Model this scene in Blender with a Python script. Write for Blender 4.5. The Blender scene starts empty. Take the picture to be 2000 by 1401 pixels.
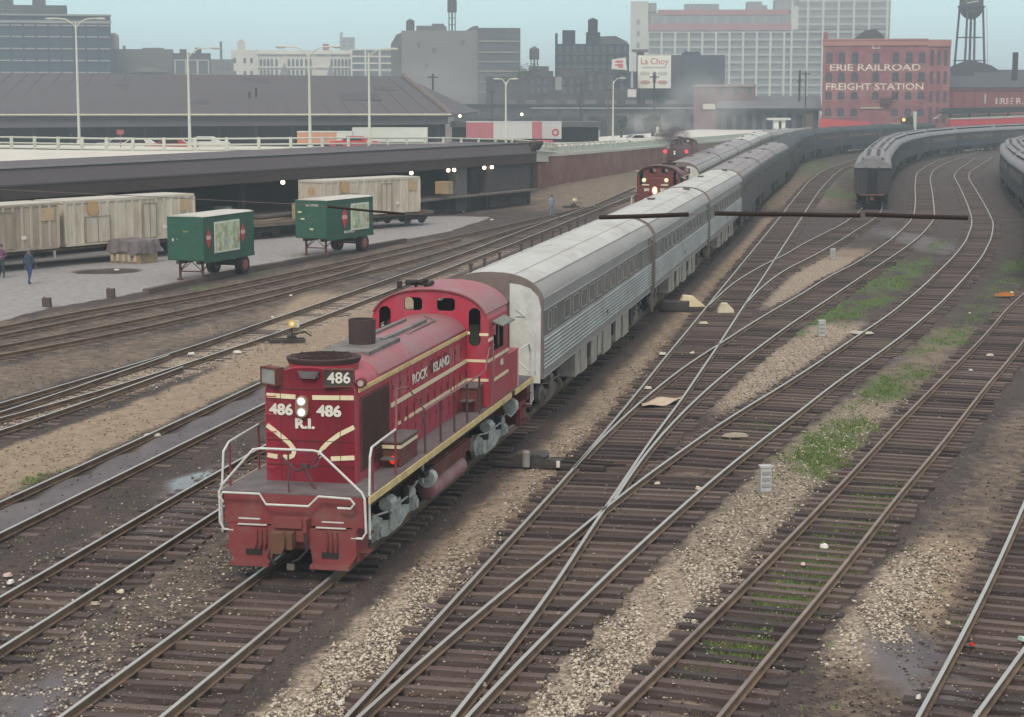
import bpy, bmesh, math, random
import numpy as np
from mathutils import Vector, Matrix

# ------------------------------------------------------------------ camera, sky, sun, exposure
FPX = 3700.0            # focal length in photo pixels (photo is 2000 px wide)
CAMZ = 9.5
PITCH = math.atan(513.5 / FPX)
sc = bpy.context.scene
COL = sc.collection
cam = bpy.data.cameras.new('camera')
cam.sensor_fit = 'HORIZONTAL'; cam.sensor_width = 36.0; cam.lens = 36.0 * FPX / 2000.0
cam.clip_start = 0.5; cam.clip_end = 9000
co = bpy.data.objects.new('camera', cam); COL.objects.link(co)
co.location = (0, 0, CAMZ); co.rotation_euler = (math.pi / 2 - PITCH, 0, 0)
sc.camera = co

SUN_EL = math.radians(46); SUN_AZ = math.radians(190)
w = bpy.data.worlds.new("World"); sc.world = w; w.use_nodes = True
nt = w.node_tree; nt.nodes.clear()
sky = nt.nodes.new('ShaderNodeTexSky'); sky.sky_type = 'NISHITA'; sky.sun_disc = False
sky.sun_elevation = SUN_EL; sky.sun_rotation = SUN_AZ; sky.air_density = 1.0; sky.dust_density = 4.0; sky.ozone_density = 1.0
mul = nt.nodes.new('ShaderNodeMixRGB'); mul.blend_type = 'MULTIPLY'; mul.inputs[0].default_value = 1
mul.inputs[2].default_value = (0.09, 0.09, 0.09, 1)
mixs = nt.nodes.new('ShaderNodeMixRGB'); mixs.inputs[0].default_value = 0.88
tc = nt.nodes.new('ShaderNodeTexCoord'); nz = nt.nodes.new('ShaderNodeTexNoise'); nz.inputs['Scale'].default_value = 2.2
nz.inputs['Detail'].default_value = 5
cr = nt.nodes.new('ShaderNodeValToRGB')
cr.color_ramp.elements[0].position = 0.3; cr.color_ramp.elements[0].color = (0.57, 0.84, 0.86, 1)
cr.color_ramp.elements[1].position = 0.75; cr.color_ramp.elements[1].color = (0.72, 0.95, 0.94, 1)
bg = nt.nodes.new('ShaderNodeBackground'); bg.inputs[1].default_value = 0.92
wo = nt.nodes.new('ShaderNodeOutputWorld')
nt.links.new(sky.outputs[0], mul.inputs[1]); nt.links.new(mul.outputs[0], mixs.inputs[1])
nt.links.new(tc.outputs['Generated'], nz.inputs['Vector']); nt.links.new(nz.outputs[0], cr.inputs[0])
sxyz = nt.nodes.new('ShaderNodeSeparateXYZ'); nt.links.new(tc.outputs['Generated'], sxyz.inputs[0])
er = nt.nodes.new('ShaderNodeMapRange'); er.inputs[1].default_value = 0.10; er.inputs[2].default_value = 0.55; nt.links.new(sxyz.outputs[2], er.inputs[0])
zen = nt.nodes.new('ShaderNodeMixRGB'); zen.inputs[2].default_value = (0.80, 0.74, 0.73, 1); nt.links.new(er.outputs[0], zen.inputs[0]); nt.links.new(cr.outputs[0], zen.inputs[1])
nt.links.new(zen.outputs[0], mixs.inputs[2]); nt.links.new(mixs.outputs[0], bg.inputs[0]); nt.links.new(bg.outputs[0], wo.inputs[0])
sl = bpy.data.lights.new('sun', 'SUN'); sl.energy = 1.5; sl.angle = math.radians(15); sl.color = (1, 0.83, 0.70)
so = bpy.data.objects.new('sun', sl); COL.objects.link(so)
sdir = Vector((math.sin(SUN_AZ) * math.cos(SUN_EL), math.cos(SUN_AZ) * math.cos(SUN_EL), math.sin(SUN_EL)))
so.rotation_euler = sdir.to_track_quat('Z', 'Y').to_euler(); so.location = (0, 0, 60)
sc.view_settings.view_transform = 'Standard'; sc.view_settings.look = 'None'
sc.view_settings.exposure = 0.42; sc.view_settings.gamma = 1.0; sc.view_settings.use_curve_mapping = False
sc.cycles.volume_bounces = 1; sc.cycles.max_bounces = 6; sc.cycles.diffuse_bounces = 3; sc.cycles.glossy_bounces = 3
sc.cycles.transparent_max_bounces = 8
sc.cycles.use_denoising = True

rnd = random.Random(7)
def at(px, py, z=0.2):
    """photo pixel -> point of the ground plane z"""
    u = (px - 1000) / FPX; v = (700.5 - py) / FPX
    cp, sp = math.cos(PITCH), math.sin(PITCH)
    dx, dy, dz = u, cp + v * sp, -sp + v * cp
    t = (z - CAMZ) / dz
    return Vector((dx * t, dy * t, z))
def atZ(px, py, Y):
    """photo pixel -> point at depth Y"""
    u = (px - 1000) / FPX; v = (700.5 - py) / FPX
    cp, sp = math.cos(PITCH), math.sin(PITCH)
    dy = cp + v * sp; t = Y / dy
    return Vector((u * t, Y, CAMZ + (-sp + v * cp) * t))

# ------------------------------------------------------------------ materials
MC = {}
def mat(name, c, rough=0.8, metal=0.0, c2=None, scale=2.0, amt=0.5, bump=0.0, detail=5, spec=0.3, stretch=None, emit=None, est=1.0, dirt=None, dscale=0.6):
    if name in MC: return MC[name]
    m = bpy.data.materials.new(name); m.use_nodes = True; n = m.node_tree; b = n.nodes['Principled BSDF']
    b.inputs['Roughness'].default_value = rough; b.inputs['Metallic'].default_value = metal
    b.inputs['Specular IOR Level'].default_value = spec
    if c2 is None: c2 = tuple(x * 0.72 for x in c)
    tcn = n.nodes.new('ShaderNodeTexCoord'); mp = n.nodes.new('ShaderNodeMapping')
    if stretch: mp.inputs['Scale'].default_value = stretch
    t = n.nodes.new('ShaderNodeTexNoise'); t.inputs['Scale'].default_value = scale; t.inputs['Detail'].default_value = detail
    t.inputs['Roughness'].default_value = 0.65
    r = n.nodes.new('ShaderNodeValToRGB'); r.color_ramp.elements[0].position = 0.5 - amt * 0.4; r.color_ramp.elements[1].position = 0.5 + amt * 0.4
    r.color_ramp.elements[0].color = (*c2, 1); r.color_ramp.elements[1].color = (*c, 1)
    n.links.new(tcn.outputs['Object'], mp.inputs[0]); n.links.new(mp.outputs[0], t.inputs['Vector']); n.links.new(t.outputs[0], r.inputs[0])
    last = r.outputs[0]
    if dirt:
        t2 = n.nodes.new('ShaderNodeTexNoise'); t2.inputs['Scale'].default_value = dscale; t2.inputs['Detail'].default_value = 8
        t2.inputs['Roughness'].default_value = 0.75
        mr = n.nodes.new('ShaderNodeMapRange'); mr.inputs[1].default_value = 0.47; mr.inputs[2].default_value = 0.68
        mr.inputs[4].default_value = 0.75
        mx = n.nodes.new('ShaderNodeMixRGB'); mx.inputs[2].default_value = (*dirt, 1)
        n.links.new(mp.outputs[0], t2.inputs['Vector']); n.links.new(t2.outputs[0], mr.inputs[0]); n.links.new(mr.outputs[0], mx.inputs[0])
        n.links.new(last, mx.inputs[1]); last = mx.outputs[0]
    n.links.new(last, b.inputs['Base Color'])
    if bump:
        bp = n.nodes.new('ShaderNodeBump'); bp.inputs['Strength'].default_value = bump; bp.inputs['Distance'].default_value = 0.03
        n.links.new(t.outputs[0], bp.inputs['Height']); n.links.new(bp.outputs[0], b.inputs['Normal'])
    if emit:
        b.inputs['Emission Color'].default_value = (*emit, 1); b.inputs['Emission Strength'].default_value = est
    MC[name] = m
    return m

RED = mat('red_paint', (0.45, 0.034, 0.072), 0.42, c2=(0.36, 0.034, 0.062), scale=1.1, dirt=(0.29, 0.10, 0.125), dscale=1.6, spec=0.4, stretch=(2.2, 1.4, .45))
REDD = mat('red_paint_grimy', (0.17, 0.035, 0.035), 0.75, c2=(0.09, 0.035, 0.03), scale=2.5, dirt=(0.16, 0.10, 0.075), dscale=1.4)
PILOT = mat('pilot_red_dusty', (0.24, 0.026, 0.042), 0.8, c2=(0.19, 0.07, 0.065), scale=1.3, dirt=(0.21, 0.135, 0.11), dscale=1.1)
ROOFR = mat('sooty_red_roof', (0.34, 0.085, 0.11), 0.55, c2=(0.28, 0.14, 0.155), scale=0.9, dirt=(0.22, 0.19, 0.19), dscale=0.7)
YEL = mat('cream_yellow_paint', (0.76, 0.62, 0.32), 0.6, c2=(0.60, 0.45, 0.2), scale=4, dirt=(0.42, 0.28, 0.15), dscale=2.5)
CREAM = mat('cream_paint', (0.80, 0.74, 0.52), 0.5, c2=(0.7, 0.62, 0.42), scale=4)
WHT = mat('white_lettering', (0.80, 0.78, 0.72), 0.6, c2=(0.62, 0.6, 0.55), scale=7)
GRAB = mat('white_grab_iron', (0.66, 0.70, 0.68), 0.5, c2=(0.5, 0.52, 0.5), scale=6)
PINKR = mat('dull_handrail', (0.25, 0.13, 0.14), 0.6)
DK = mat('black_grease', (0.02, 0.019, 0.02), 0.7, c2=(0.035, 0.032, 0.03), scale=4)
DKB = mat('dark_brown_grille', (0.05, 0.025, 0.025), 0.8, c2=(0.035, 0.02, 0.02), scale=3)
GRN = mat('walkway_gray', (0.17, 0.155, 0.165), 0.75, c2=(0.11, 0.10, 0.105), scale=3)
SILVT = mat('silver_truck_paint', (0.55, 0.58, 0.56), 0.55, c2=(0.34, 0.36, 0.35), scale=3, metal=0.1, dirt=(0.14, 0.12, 0.10), dscale=2.2)
SOOT = mat('soot_black', (0.045, 0.035, 0.037), 0.8, c2=(0.08, 0.05, 0.05), scale=3)
SOOTG = mat('soot_gray', (0.20, 0.20, 0.20), 0.8, c2=(0.11, 0.10, 0.10), scale=2, dirt=(0.28, 0.28, 0.27))
GLASS = mat('dark_glass', (0.025, 0.028, 0.03), 0.12, spec=0.6)
GLASS2 = mat('coach_glass', (0.06, 0.065, 0.065), 0.2, c2=(0.14, 0.15, 0.14), scale=1.4, amt=0.6, spec=0.6)
STEEL = mat('stainless', (0.34, 0.33, 0.325), 0.5, metal=0.2, c2=(0.27, 0.25, 0.245), scale=1.2, dirt=(0.30, 0.265, 0.25), dscale=0.55, stretch=(1, .25, 1))
STEELL = mat('stainless_side', (0.58, 0.61, 0.60), 0.42, metal=0.45, c2=(0.36, 0.365, 0.36), scale=1.5, dirt=(0.27, 0.25, 0.24), dscale=0.7, stretch=(1, .3, 1))
STEELB = mat('stainless_band', (0.19, 0.185, 0.185), 0.5, metal=0.2, c2=(0.14, 0.135, 0.135), scale=1.5, stretch=(1, .3, 1))
ROOFS = mat('coach_roof_pale', (0.52, 0.55, 0.53), 0.5, metal=.1, c2=(0.44, 0.45, 0.43), scale=0.8, dirt=(0.34, 0.315, 0.295), dscale=0.6, stretch=(1, .35, 1))
ENDW = mat('coach_end_pale', (0.62, 0.68, 0.65), 0.6, c2=(0.50, 0.54, 0.51), scale=1.3, dirt=(0.36, 0.36, 0.34), dscale=1.2)
BRNG = mat('end_brown', (0.20, 0.165, 0.15), 0.8, c2=(0.14, 0.115, 0.11), scale=2)
GRAYC = mat('coach_gray', (0.115, 0.11, 0.115), 0.6, c2=(0.09, 0.085, 0.09), scale=1, dirt=(0.09, 0.085, 0.09))
GRAYR = mat('coach_gray_roof', (0.29, 0.28, 0.29), 0.65, c2=(0.22, 0.21, 0.22), scale=0.8, dirt=(0.19, 0.18, 0.18), stretch=(1, .3, 1))
BLUC = mat('coach_blue_black', (0.036, 0.044, 0.054), 0.6, c2=(0.028, 0.033, 0.04), scale=1)
PULC = mat('pullman_gray', (0.048, 0.048, 0.057), 0.7, c2=(0.036, 0.036, 0.043), scale=1.2)
PULR = mat('pullman_roof', (0.25, 0.255, 0.275), 0.7, c2=(0.18, 0.18, 0.195), scale=1.0)
UNDER = mat('underframe_pale', (0.42, 0.41, 0.37), 0.7, c2=(0.28, 0.25, 0.22), scale=2, dirt=(0.2, 0.16, 0.13))
RUST = mat('rust', (0.15, 0.075, 0.05), 0.9, c2=(0.12, 0.07, 0.045), scale=5)
RAILS = mat('rail_side', (0.22, 0.155, 0.10), 0.85, c2=(0.09, 0.065, 0.052), scale=1.2)
RAILT = mat('rail_head_bright', (0.42, 0.44, 0.43), 0.35, metal=0.35, c2=(0.36, 0.37, 0.36), scale=0.8)
RAILR = mat('rail_head_rusty', (0.28, 0.23, 0.20), 0.55, metal=0.2, c2=(0.17, 0.13, 0.11), scale=0.8)
TIE = [mat('tie_wood_%s' % k, c, 0.9, c2=c2, scale=2.4, stretch=(0.5, 5, 5), bump=0.4) for k, c, c2 in
       (('brown', (0.150, 0.115, 0.105), (0.085, 0.064, 0.060)), ('dark', (0.115, 0.090, 0.085), (0.065, 0.051, 0.050)),
        ('pale', (0.17, 0.135, 0.12), (0.10, 0.08, 0.072)), ('oily', (0.070, 0.058, 0.058), (0.042, 0.035, 0.036)))]
CONC = mat('pale_concrete', (0.62, 0.62, 0.57), 0.8, c2=(0.52, 0.52, 0.48), scale=0.8, dirt=(0.42, 0.40, 0.35), dscale=0.2)
GAL = mat('pale_green_gray_paint', (0.55, 0.58, 0.50), 0.6, c2=(0.45, 0.48, 0.42), scale=3)
GREEN = mat('trailer_green', (0.028, 0.115, 0.075), 0.5, c2=(0.02, 0.08, 0.055), scale=1.5, dirt=(0.05, 0.10, 0.075), dscale=1)
BEIGE = mat('container_beige', (0.60, 0.57, 0.48), 0.7, c2=(0.42, 0.38, 0.31), scale=1.2, dirt=(0.33, 0.27, 0.20), dscale=0.9, stretch=(1, 1, .3))
BEIGED = mat('container_beige_dull', (0.42, 0.37, 0.30), 0.75, c2=(0.26, 0.22, 0.18), scale=1.2, dirt=(0.22, 0.17, 0.13), dscale=0.9, stretch=(1, 1, .3))
ORANGE = mat('faded_orange', (0.50, 0.30, 0.13), 0.8, c2=(0.42, 0.30, 0.17), scale=5)
RUB = mat('rubber', (0.022, 0.021, 0.022), 0.85)
HUB = mat('hub_red', (0.30, 0.10, 0.08), 0.7, c2=(0.2, 0.07, 0.06), scale=5)
REDB = mat('bright_red', (0.50, 0.02, 0.03), 0.5)
BRICK = mat('brick_faded', (0.22, 0.085, 0.072), 0.9, c2=(0.15, 0.06, 0.055), scale=0.35, dirt=(0.26, 0.16, 0.14), dscale=0.15)
BRICKW = mat('brick_wall_pinkish', (0.26, 0.125, 0.10), 0.9, c2=(0.17, 0.075, 0.06), scale=0.35, dirt=(0.32, 0.22, 0.17), dscale=0.25, stretch=(1, 1, 1))
SLATE = mat('slate_roof', (0.098, 0.092, 0.102), 0.85, c2=(0.082, 0.078, 0.088), scale=0.5)
FASB = mat('fascia_brown', (0.075, 0.055, 0.052), 0.85, c2=(0.05, 0.04, 0.04), scale=0.6)
FASG = mat('fascia_gray', (0.108, 0.096, 0.110), 0.85, c2=(0.10, 0.092, 0.10), scale=0.6)
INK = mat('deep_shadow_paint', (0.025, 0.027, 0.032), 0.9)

# ------------------------------------------------------------------ mesh builder
class MB:
    def __init__(s): s.v = []; s.f = []; s.m = []
    def add(s, vs, fs, m=0):
        o = len(s.v); s.v += [tuple(p) for p in vs]; s.f += [tuple(i + o for i in f) for f in fs]; s.m += [m] * len(fs)
        return s
    def box(s, x0, x1, y0, y1, z0, z1, m=0):
        return s.add([(x0, y0, z0), (x1, y0, z0), (x1, y1, z0), (x0, y1, z0), (x0, y0, z1), (x1, y0, z1), (x1, y1, z1), (x0, y1, z1)],
                     [(0, 3, 2, 1), (4, 5, 6, 7), (0, 1, 5, 4), (1, 2, 6, 5), (2, 3, 7, 6), (3, 0, 4, 7)], m)
    def prism(s, prof, a, b, axis='y', m=0):
        n = len(prof)
        if axis == 'y': P = [(x, a, z) for x, z in prof] + [(x, b, z) for x, z in prof]
        elif axis == 'x': P = [(a, y, z) for y, z in prof] + [(b, y, z) for y, z in prof]
        else: P = [(x, y, a) for x, y in prof] + [(x, y, b) for x, y in prof]
        fs = [tuple(range(n)), tuple(range(2 * n - 1, n - 1, -1))] + [(i, i + n, (i + 1) % n + n, (i + 1) % n) for i in range(n)]
        return s.add(P, fs, m)
    def cyl(s, p0, p1, r, n=10, m=0, r2=None):
        p0 = Vector(p0); p1 = Vector(p1); r2 = r if r2 is None else r2
        d = (p1 - p0).normalized(); a = d.orthogonal().normalized(); b = d.cross(a)
        P = []
        for p, q in ((p0, r), (p1, r2)):
            for i in range(n):
                t = 2 * math.pi * i / n; P.append(p + (a * math.cos(t) + b * math.sin(t)) * q)
        return s.add(P, [tuple(range(n - 1, -1, -1)), tuple(range(n, 2 * n))] + [(i, (i + 1) % n, (i + 1) % n + n, i + n) for i in range(n)], m)
    def tube(s, pts, r, n=6, m=0):
        pts = [Vector(p) for p in pts]; P = []; prev = None
        for i, p in enumerate(pts):
            d = (pts[min(i + 1, len(pts) - 1)] - pts[max(i - 1, 0)]).normalized()
            a = d.orthogonal().normalized() if prev is None else (prev - d * prev.dot(d)).normalized()
            prev = a; b = d.cross(a)
            for k in range(n):
                t = 2 * math.pi * k / n; P.append(p + (a * math.cos(t) + b * math.sin(t)) * r)
        fs = [tuple(range(n - 1, -1, -1)), tuple(range(len(P) - n, len(P)))]
        for i in range(len(pts) - 1):
            for k in range(n):
                fs.append((i * n + k, i * n + (k + 1) % n, (i + 1) * n + (k + 1) % n, (i + 1) * n + k))
        return s.add(P, fs, m)
    def ball(s, c, rx, ry=None, rz=None, n=8, m=0):
        ry = rx if ry is None else ry; rz = rx if rz is None else rz
        P = [(c[0], c[1], c[2] - rz)]; h = n // 2
        for i in range(1, h):
            ph = math.pi * i / h - math.pi / 2
            for k in range(n):
                t = 2 * math.pi * k / n
                P.append((c[0] + rx * math.cos(ph) * math.cos(t), c[1] + ry * math.cos(ph) * math.sin(t), c[2] + rz * math.sin(ph)))
        P.append((c[0], c[1], c[2] + rz)); L = len(P) - 1; fs = []
        for k in range(n): fs.append((0, 1 + (k + 1) % n, 1 + k)); fs.append((L, L - n + k, L - n + (k + 1) % n))
        for i in range(h - 2):
            for k in range(n):
                a = 1 + i * n; fs.append((a + k, a + (k + 1) % n, a + n + (k + 1) % n, a + n + k))
        return s.add(P, fs, m)
    def mesh(s, name, mats, smooth=False):
        me = bpy.data.meshes.new(name); me.from_pydata(s.v, [], s.f)
        for x in (mats if isinstance(mats, (list, tuple)) else [mats]): me.materials.append(x)
        if any(s.m): me.polygons.foreach_set('material_index', s.m)
        bm = bmesh.new(); bm.from_mesh(me); bmesh.ops.recalc_face_normals(bm, faces=bm.faces); bm.to_mesh(me); bm.free()
        if smooth:
            me.polygons.foreach_set('use_smooth', [True] * len(me.polygons))
            try: me.set_sharp_from_angle(angle=math.radians(38))
            except Exception: pass
        me.update(); return me
    def build(s, name, mats, parent=None, loc=None, rotz=None, smooth=False):
        o = bpy.data.objects.new(name, s.mesh(name, mats, smooth)); COL.objects.link(o)
        if parent is not None: o.parent = parent
        if loc is not None: o.location = loc
        if rotz is not None: o.rotation_euler = (0, 0, rotz)
        return o

def tag(o, label=None, cat=None, group=None, kind=None):
    if label: o['label'] = label
    if cat: o['category'] = cat
    if group: o['group'] = group
    if kind: o['kind'] = kind
    return o
def thing(name, label, cat, loc=(0, 0, 0), rotz=0, group=None):
    o = bpy.data.objects.new(name, None); o.empty_display_size = 0.3; COL.objects.link(o)
    o.location = loc; o.rotation_euler = (0, 0, rotz)
    return tag(o, label, cat, group)
def copy_tree(o, parent=None):
    c = o.copy(); COL.objects.link(c)
    if parent is not None: c.parent = parent
    for ch in [x for x in KIDS.get(o.name, [])]:
        cc = copy_tree(ch, c)
    KIDS[c.name] = [x for x in COL.objects if x.parent is c] if False else _newkids.pop(c.name, [])
    if parent is not None: _newkids.setdefault(parent.name, []).append(c)
    return c
KIDS = {}; _newkids = {}
def index_kids():
    KIDS.clear(); _newkids.clear()
    for x in COL.objects:
        if x.parent is not None: KIDS.setdefault(x.parent.name, []).append(x)
def dup(o, loc, rotz, label, cat=None, group=None):
    c = copy_tree(o); _newkids.clear()
    c.location = loc; c.rotation_euler = (0, 0, rotz); c['label'] = label
    if cat: c['category'] = cat
    if group: c['group'] = group
    return c

_txt = {}
def text_mesh(s, size, mtl, extrude=0.004, bold=0.0, xs=1.0):
    """flat lettering as mesh, baseline at origin, in local XZ plane facing -Y"""
    key = (s, size, mtl.name, bold, xs)
    if key in _txt: return _txt[key]
    cu = bpy.data.curves.new('lettering', 'FONT'); cu.body = s; cu.size = size; cu.extrude = extrude; cu.offset = bold
    cu.align_x = 'CENTER'; cu.align_y = 'CENTER'; cu.resolution_u = 3
    o = bpy.data.objects.new('lettering', cu); COL.objects.link(o)
    dg = bpy.context.evaluated_depsgraph_get(); dg.update()
    me = bpy.data.meshes.new_from_object(o.evaluated_get(dg))
    bpy.data.objects.remove(o); bpy.data.curves.remove(cu)
    me.transform(Matrix.Rotation(math.pi / 2, 4, 'X') @ Matrix.Scale(xs, 4, (1, 0, 0)))
    me.materials.clear(); me.materials.append(mtl); _txt[key] = me
    return me
def text(name, s, size, mtl, parent, loc, rotz=0, bold=0.0, xs=1.0, extrude=0.004, tilt=0):
    o = bpy.data.objects.new(name, text_mesh(s, size, mtl, extrude, bold, xs)); COL.objects.link(o)
    if parent is not None: o.parent = parent
    o.location = loc; o.rotation_euler = (tilt, 0, rotz); return o

def boolean(obj, cutters):
    for c in cutters:
        md = obj.modifiers.new('b', 'BOOLEAN'); md.object = c; md.operation = 'DIFFERENCE'; md.solver = 'EXACT'
    dg = bpy.context.evaluated_depsgraph_get(); dg.update()
    me = bpy.data.meshes.new_from_object(obj.evaluated_get(dg))
    obj.modifiers.clear(); obj.data = me
    for c in cutters:
        d = c.data; bpy.data.objects.remove(c); bpy.data.meshes.remove(d)
# ------------------------------------------------------------------ rails traced on the ground plane
RP = dict(
A_l=[(0,638),(166,604),(240,594),(398,569),(446,556),(540,538),(620,521),(696,504),(760,490),(840,472),(900,459),(1000,437),(1070,421),(1150,402)],
A_r=[(0,653),(166,621),(280,597),(400,578),(500,557),(600,535),(700,514),(792,494),(900,466)],
B_l=[(0,675),(200,637),(398,597),(540,565),(620,546),(680,531),(720,514)],
B_r=[(0,692),(200,656),(400,612),(540,577),(640,549),(780,514),(840,498),(920,474),(1000,448),(1070,430)],
C_l=[(0,787),(160,740),(264,711),(398,670),(480,640),(600,600),(714,560),(840,516),(930,485),(1030,446),(1070,432),(1160,400),(1240,365)],
C_l2=[(0,805),(100,774),(188,740),(264,717),(330,693)],
C_r=[(0,816),(100,789),(200,762),(264,742),(330,720),(398,698),(570,640),(780,560),(870,526),(940,498),(990,480),(1080,444),(1150,416),(1240,380)],
C_r2=[(0,840),(100,807),(200,775),(284,742),(357,716)],
F_l=[(0,980),(250,867),(494,753.5)],F_r=[(0,1040.7),(500,795.6)],
G_l=[(0,1173),(128,1100),(310,1000),(496,891)],G_r=[(0,1270.4),(275,1100),(464,983.7)],
I_l=[(676,1399),(800,1265),(950,1100),(1100,938),(1146,884),(1241,771),(1295,702),(1347,640),(1384,594),(1461,500),(1530.5,415),(1556,382),(1579,355),(1600,338),(1628,325),(1653,317)],
I_r=[(884,1399),(965,1295),(1065,1175),(1175,995),(1210,959),(1236,907),(1285,840),(1329,784),(1359,738),(1398,681),(1425,640),(1453,596),(1478,560),(1517,500),(1565,426),(1584,396),(1603,369),(1628,342),(1647,328),(1664,324)],
K_l=[(700,1399),(835,1275),(1000,1140),(1145,1025),(1190,980),(1254,935),(1331,879),(1434,807),(1498,772),(1592,712),(1700,638),(1737,614.5),(1804,558),(1862,502),(1886,472),(1898,440),(1898,424),(1890,400),(1876,368),(1863,344),(1868,334),(1884,323)],
K_r=[(911,1399),(1010,1290),(1100,1205),(1250,1060),(1321,998),(1403,925),(1498,851),(1568,798),(1637,742),(1706,697),(1778,643),(1840,589),(1888,538),(1918,502),(1936,466),(1941,436),(1930,412),(1914,384),(1892,348),(1893,336),(1918,320)],
N_l=[(1120,915),(1151,876),(1185,845.5),(1244,789),(1300,743),(1357,700),(1398,677),(1440,648),(1500,611),(1564,575),(1628,534),(1654,524),(1712,488),(1750,460),(1778,432),(1786,416),(1788,392),(1787,360),(1790,338),(1808,325),(1830,313),(1868,305)],
N_r=[(1200,975),(1239,912),(1275,866),(1318,820),(1370,768),(1414,731),(1478.5,680),(1549,628.5),(1618,583.5),(1682,540),(1750,496),(1794,464),(1816,440),(1825,426),(1825,412),(1821,376),(1816,348),(1822,333),(1848,318),(1880,307)],
P_l=[(1384,596),(1406,575),(1433,551),(1468,530),(1502,511),(1530,500),(1566,477),(1643,439),(1670,420),(1684,408)],
P_r=[(1455,594),(1483,564),(1515,538.5),(1538,523.5),(1588,500),(1650,464),(1674,448),(1698,434),(1714,422),(1723,409)],
L_l=[(1186,1401),(1350,1242),(1517.5,1074.5),(1650,937),(1760.5,817.5),(1850.5,727.6),(1891.6,686.5),(1927.6,650.5),(1966,602),(1994,555)],
L_r=[(1401.6,1401),(1517,1259),(1642,1113),(1758,959),(1814.5,897),(1871,825),(1927.6,751),(1968.7,704.5),(1998,666)],
M_l=[(1792,1401),(1886,1229),(1950,1100),(1998,989)],M_r=[(1903,1401),(1998,1270)],
)
def smooth_poly(pts, step=1.2, it=2):
    P = np.array(pts, float); d = np.r_[0, np.cumsum(np.hypot(*np.diff(P, axis=0).T))]
    n = max(int(d[-1] / step), 8); s = np.linspace(0, d[-1], n)
    Q = np.stack([np.interp(s, d, P[:, 0]), np.interp(s, d, P[:, 1])], 1)
    for _ in range(it):
        for wdt in (3, 5):
            k = np.ones(wdt) / wdt; pad = wdt // 2
            for c in (0, 1):
                e = np.r_[2 * Q[0, c] - Q[pad:0:-1, c], Q[:, c], 2 * Q[-1, c] - Q[-2:-2 - pad:-1, c]]
                Q[:, c] = np.convolve(e, k, 'valid')
    return Q
def ext(pts, a=0, b=0):
    P = [np.array(p, float) for p in pts]
    if a: d = (P[0] - P[1]); P = [P[0] + d / np.hypot(*d) * a] + P
    if b: d = (P[-1] - P[-2]); P = P + [P[-1] + d / np.hypot(*d) * b]
    return P
G = {}
EXT = dict(A_l=(20, 0), A_r=(20, 0), B_l=(20, 0), B_r=(20, 30), C_l=(20, 0), C_r=(20, 0), C_l2=(20, 0), C_r2=(20, 0), F_l=(20, 70), F_r=(20, 70),
           I_l=(8, 25), I_r=(8, 30), K_l=(8, 30), K_r=(8, 30), M_l=(8, 60), M_r=(8, 60), N_l=(0, 30), N_r=(0, 30))
for k, pts in RP.items():
    if k[0] in 'GH': continue
    q = [at(x, y, 0.2).xy[:] for x, y in pts]
    a, b = EXT.get(k, (0, 0)); q = ext(q, a, b)
    G[k] = smooth_poly(q)
def offset_path(P, d):
    P = np.array(P, float); T = np.gradient(P, axis=0); T /= np.hypot(T[:, 0], T[:, 1])[:, None]
    return P + np.stack([T[:, 1], -T[:, 0]], 1) * d
# centre lines of tracks that carry trains
TH = 0.207
Hc = smooth_poly([(-4.27 - 20 * .2055, 36.24 - 20 * .979), (-4.27, 36.24), (-0.45, 54.6), (4.75, 80.8), (9.65, 106.2), (14.6, 132), (19.3, 158.4), (22.9, 178), (30, 214.3), (39.4, 268), (44.4, 287), (52.2, 310), (60, 328), (78, 356), (104, 384)], 1.5)
Gc = smooth_poly([(-9.1 - 3.2, 33 - 15.7), (-9.1, 33), (-7.0, 44.5), (-5.7, 51), (-0.9, 75), (4.6, 104), (10.6, 137), (14.4, 158.5), (18.2, 180), (24.5, 215.5), (33.8, 269), (39.4, 289.5), (47.3, 312), (55, 332)], 1.5)
Gc = np.stack([Gc[:, 0] + .75 * np.clip((Gc[:, 1] - 95) / 40, 0, 1), Gc[:, 1]], 1)
Fc = (G['F_l'][:, None][:0], None)
Pc = [(30, 158.3), (35, 184), (40.5, 209), (47, 238), (57, 275), (69.3, 306), (80.8, 329), (95, 352), (116, 378), (140, 398)]
Qc = [(22.0, 79.5), (26.7, 93.5), (32, 111), (37, 128), (40.8, 145), (45.5, 168), (53.5, 203), (61, 232), (71, 258), (85, 280), (106, 298), (130, 312)]
Qc = smooth_poly(Qc, 1.5)
G['G_l'] = offset_path(Gc, -.75); G['G_r'] = offset_path(Gc, .75)
G['H_l'] = offset_path(Hc, -.75); G['H_r'] = offset_path(Hc, .75)
pl = smooth_poly(ext([at(x, y, .2).xy[:] for x, y in RP['P_l']]) + [np.array(p) + np.array((-.7, .25)) for p in Pc[1:]])
pr = smooth_poly(ext([at(x, y, .2).xy[:] for x, y in RP['P_r']]) + [np.array(p) + np.array((.7, -.25)) for p in Pc[1:]])
G['P_l'], G['P_r'] = pl, pr
Pc = smooth_poly(Pc, 1.5)
G['L_l'] = smooth_poly(ext([at(x, y, .2).xy[:] for x, y in RP['L_l']][:-1], 8) + [tuple(p) for p in offset_path(Qc, -.75)[10::8]])
G['L_r'] = smooth_poly(ext([at(x, y, .2).xy[:] for x, y in RP['L_r']], 8) + [tuple(p) for p in offset_path(Qc, .75)[8::8]])
X = {k: (lambda Y, P=P[np.argsort(P[:, 1])]: np.interp(Y, P[:, 1], P[:, 0])) for k, P in G.items()}
YR = {k: (P[:, 1].min(), P[:, 1].max()) for k, P in G.items()}

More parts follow.
